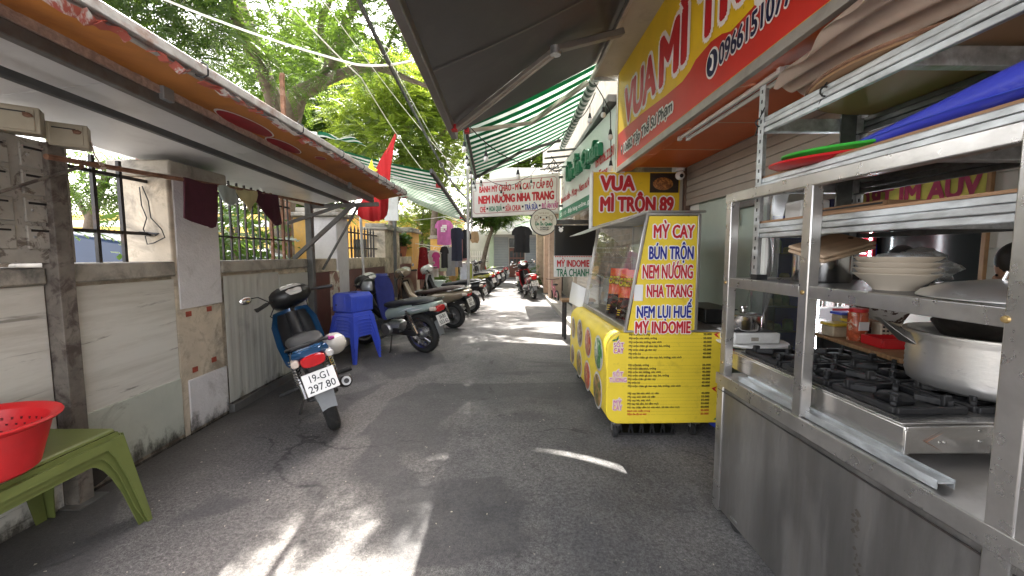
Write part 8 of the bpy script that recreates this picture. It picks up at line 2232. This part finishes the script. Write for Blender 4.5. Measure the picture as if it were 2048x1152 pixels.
def apron(pa, pb, out):
    pa, pb, out = Vector(pa), Vector(pb), Vector(out)
    L0 = (pb - pa).length
    d = (pb - pa).normalized()
    b = MB()
    N_ = 36
    for k, (s, o_) in enumerate(((1.0, 0.0), (0.8, 0.012), (0.6, 0.024))):
        def edge(t):      # arch between the legs
            u = abs(2 * t - 1)
            leg = 0.17 * s; w0 = 0.055 * s
            uu = (1 - u) * L0 / 2
            if uu < w0:
                return 0.0
            if uu < leg:
                k2 = (uu - w0) / (leg - w0)
                return h - 0.13 * s - (0.0 if k2 > 0.999 else (h - 0.13 * s - 0.02) * (1 - math.sqrt(max(0, 1 - (1 - k2) ** 2))) * 1.0)
            return h - 0.13 * s
        def fn(u, v):
            zt = h - 0.022 if k == 0 else h - 0.04
            zz = zt + (max(0.0, edge(u)) - zt) * v
            flare = 0.075 * (1 - zz / h) 
            side = (2 * u - 1) * 0.055 * (1 - zz / h)
            return pa + d * (L0 * u + side) + out * (flare + o_) + Vector((0, 0, zz))
        b.grid(N_, 8, fn, tuple(-out * 0.006))
    return b.build('apron', m_olive, gt, ang=50)
apron((x1 + 0.008, y0 - 0.008, 0), (x1 + 0.008, y1 + 0.008, 0), (1, 0, 0))
apron((x0 - 0.008, y1 + 0.008, 0), (x1 + 0.008, y1 + 0.008, 0), (0, 1, 0))
apron((x0 - 0.008, y0 - 0.008, 0), (x0 - 0.008, y1 + 0.008, 0), (-0.25, 0, 0))
apron((x0 - 0.008, y0 - 0.008, 0), (x1 + 0.008, y0 - 0.008, 0), (0, -1, 0))
rb_ = thing('plastic_basin', 'bright red perforated plastic basin on the olive green table', 'basin', (-2.095, 1.57, h))
MB().lathe([(0.001, 0.0), (0.165, 0.0), (0.18, 0.012), (0.225, 0.19), (0.245, 0.2), (0.252, 0.21), (0.25, 0.218), (0.235, 0.216), (0.216, 0.2), (0.172, 0.016), (0.001, 0.012)], (0, 0, 0), 56).build('bowl', mat('bright red plastic', (0.6, 0.016, 0.02), 0.4, 0, 0.12, 5, 0.04, 30, 0.35, (0.4, 0.03, 0.03), 14, 0.55, 0.7, transl=0.12), rb_, world=False)
b = MB()
for i in range(40):
    for j in range(5):
        a = i * 2 * math.pi / 40 + (0.08 if j % 2 else 0); r = 0.1845 + 0.04 * (0.055 + j * 0.026) / 0.19
        b.box(-0.004, 0.004, -0.002, 0.002, -0.007, 0.007)
        o_ = len(b.v) - 8
        z = 0.055 + j * 0.026
        for q in range(o_, o_ + 8):
            p = b.v[q]; b.v[q] = ((r - 0.011 + p[1]) * math.cos(a) - p[0] * math.sin(a), (r - 0.011 + p[1]) * math.sin(a) + p[0] * math.cos(a), z + p[2])
b.build('perforation', mat('dark red hole', (0.12, 0.004, 0.004), 0.6, 0, 0), rb_, world=False)
MB().tube([(0.2515 * math.cos(a), 0.2515 * math.sin(a), 0.213) for a in [i * 2 * math.pi / 48 for i in range(48)]], 0.006, 6, True).build('rim', MATS['bright red plastic'], rb_, world=False)
# flat patch painting the dark inside of a hole at the wall foot
o = MB().add([(-2.434, 2.36 + 0.1 * math.cos(a * 0.52) * (1 + 0.15 * math.sin(3 * a)), 0.1 + 0.07 * math.sin(a * 0.52)) for a in range(12)], [tuple(range(12))])
o = o.build('soot_stain', mat('soot', (0.025, 0.02, 0.017), 0.9, 0, 0.3, 20), bw)

# ------------------------------------------------------------------ clothes further up the alley
GC = 'clothes on hangers along the far left wall'
def hanger(t, x, y, z):
    MB().tube([(x - 0.16, y, z - 0.03), (x, y, z + 0.03), (x + 0.16, y, z - 0.03)], 0.006, 5).tube([(x, y, z + 0.03), (x, y, z + 0.08), (x + 0.02, y, z + 0.1), (x + 0.035, y, z + 0.08)], 0.004, 5).build('hanger', m_white, t)
def cloth(name, label, cat, x, y, rows, m, seed, amp=0.02, group=GC):
    t = thing(name, label, cat, (x, y, rows[-1][0]), group=group)
    garment(rows, y, 3.0, amp, 0.03, seed, 18, org=(x, 0, 0)).build('cloth', m, t)
    hanger(t, x, y + 0.015, rows[0][0])
    return t
tee = lambda z, w_, h_: [(z, -0.1 * w_, 0.1 * w_), (z - 0.03, -0.33 * w_, 0.33 * w_), (z - 0.2 * h_, -0.47 * w_, 0.47 * w_), (z - 0.33 * h_, -0.48 * w_, 0.48 * w_), (z - 0.34 * h_, -0.36 * w_, 0.36 * w_), (z - 0.7 * h_, -0.35 * w_, 0.35 * w_), (z - h_, -0.37 * w_, 0.37 * w_)]
ctm = lambda n, c: mat(n, c, 0.9, 0, 0.12, 10, 0.2, 50)
pk = cloth('t_shirt', 'pink t-shirt with a white print hanging under the end of the left striped awning', 't-shirt', -1.72, 11.4, tee(2.33, 0.52, 0.68), ctm('pink cotton', (0.6, 0.17, 0.42)), 1)
b = MB()
for i in range(4):
    for j in range(4):
        if (i, j) not in ((0, 3), (3, 0), (2, 1)):
            b.box(-1.80 + i * 0.042, -1.762 + i * 0.042, 11.345, 11.352, 2.0 + j * 0.05, 2.043 + j * 0.05)
b.build('white_print', m_whitet, pk)
dr_ = cloth('dress', 'dark red patterned dress hanging beside the pillar', 'dress', -2.2, 10.9, [(1.58, -0.08, 0.08), (1.52, -0.1, 0.1), (1.4, -0.11, 0.11), (1.2, -0.13, 0.13), (0.95, -0.16, 0.16), (0.72, -0.17, 0.17)], mat('dark red print cloth', (0.2, 0.006, 0.012), 0.9, 0, 0.3, 12, dirt=0.6, dcol=(0.4, 0.15, 0.12), dsc=14, lo=0.6, hi=0.64), 2)
for lab, nm, x, y, rows, c, sd in (
    ('navy shirt just right of the pink t-shirt', 'shirt', -1.42, 11.8, tee(2.15, 0.42, 0.95), (0.02, 0.025, 0.045), 3),
    ('pink and grey shirt between the navy and black shirts', 'shirt', -1.3, 12.3, tee(2.1, 0.34, 0.9), (0.5, 0.25, 0.24), 4),
    ('black long sleeved shirt nearest the pole', 'shirt', -1.17, 12.0, tee(2.12, 0.3, 0.85), (0.012, 0.012, 0.014), 5),
    ('tan short trousers hanging right of the black shirt', 'shorts', -1.0, 13.0, [(2.1, -0.1, 0.1), (2.0, -0.13, 0.13), (1.85, -0.15, 0.14), (1.75, -0.08, 0.1)], (0.25, 0.17, 0.09), 6),
    ('white shirt with a pink patch between the red dress and grey trousers', 'shirt', -2.05, 11.6, tee(1.5, 0.36, 0.75), (0.6, 0.6, 0.62), 7),
    ('bright pink small shirt beside the white shirt', 'shirt', -1.95, 11.4, tee(1.45, 0.24, 0.45), (0.6, 0.08, 0.3), 8),
    ('pale green shirt below the pink t-shirt', 'shirt', -1.85, 12.0, tee(1.5, 0.28, 0.6), (0.45, 0.5, 0.36), 9),
    ('grey trousers hanging below the pink t-shirt', 'trousers', -1.66, 12.2, [(1.6, -0.1, 0.1), (1.4, -0.12, 0.12), (1.0, -0.14, 0.13), (0.75, -0.13, 0.14)], (0.25, 0.25, 0.26), 10),
    ('black vest below the pink t-shirt', 'vest', -1.78, 11.8, tee(1.62, 0.26, 0.62), (0.015, 0.015, 0.016), 11),
    ('slate grey skirt right of the black vest', 'skirt', -1.5, 12.5, [(1.65, -0.08, 0.08), (1.4, -0.12, 0.12), (1.0, -0.16, 0.16)], (0.2, 0.21, 0.23), 12),
    ('orange brown cloth hanging low against the wall', 'cloth', -1.7, 13.2, [(1.3, -0.12, 0.12), (1.0, -0.14, 0.14), (0.5, -0.15, 0.15)], (0.5, 0.3, 0.12), 13),
    ('white and blue towel hanging low on the line', 'towel', -1.32, 12.6, [(1.1, -0.1, 0.1), (0.8, -0.1, 0.1), (0.55, -0.1, 0.1)], (0.55, 0.6, 0.68), 14),
    ('olive green towel hanging beside the white and blue towel', 'towel', -1.12, 12.6, [(1.1, -0.06, 0.06), (0.8, -0.06, 0.06), (0.3, -0.06, 0.06)], (0.3, 0.34, 0.06), 15)):
    cloth(nm, lab, nm, x, y, rows, ctm(lab[:18], c), sd)
t = thing('clothes_rail', 'clothes line and rail carrying the hung clothes at the far left', 'clothes rail', (-1.6, 11.9, 0))
MB().tube([(-2.5, 11.2, 2.3), (-1.7, 11.6, 2.44), (-0.88, 13.2, 2.2)], 0.008, 6).tube([(-2.45, 11.0, 1.68), (-1.9, 11.6, 1.6), (-1.4, 12.8, 1.72)], 0.01, 6).build('line', m_white, t)
MB().tube([(-1.42, 12.6, 0), (-1.42, 12.6, 1.75)], 0.018, 8).tube([(-1.04, 12.6, 0), (-1.04, 12.6, 1.15)], 0.016, 8).tube([(-1.5, 12.6, 1.12), (-1.0, 12.6, 1.12)], 0.014, 8).build('upright', m_galv, t)
bs = cloth('shirt', 'black long sleeved shirt hung on the right beside the round pig sign', 'shirt', 0.36, 9.6, tee(2.05, 0.5, 0.62), ctm('black cotton', (0.008, 0.008, 0.009)), 20, group=None)
o = MB().tube([(0.2, 9.6, 2.14), (1.5, 9.3, 2.2)], 0.012, 6).build('clothes_pole', m_galv); tag(o, 'thin pole holding the black shirt on the right', 'pole')
bk = thing('white_crate', 'pale plastic box standing behind the handlebars of the black and white scooter', 'box', (-1.75, 10.1, 0))
MB().box(-1.95, -1.55, 10.0, 10.4, 0.4, 0.72).build('box', mat('pale green plastic', (0.5, 0.56, 0.52), 0.4, 0, 0.05, 6), bk, 0.02)
MB().box(-1.9, -1.6, 10.05, 10.35, 0, 0.4).build('base', m_galv, bk, 0.01)
MB().box(-1.97, -1.53, 9.98, 10.42, 0.722, 0.745).build('lid', MATS['pale green plastic'], bk, 0.006)
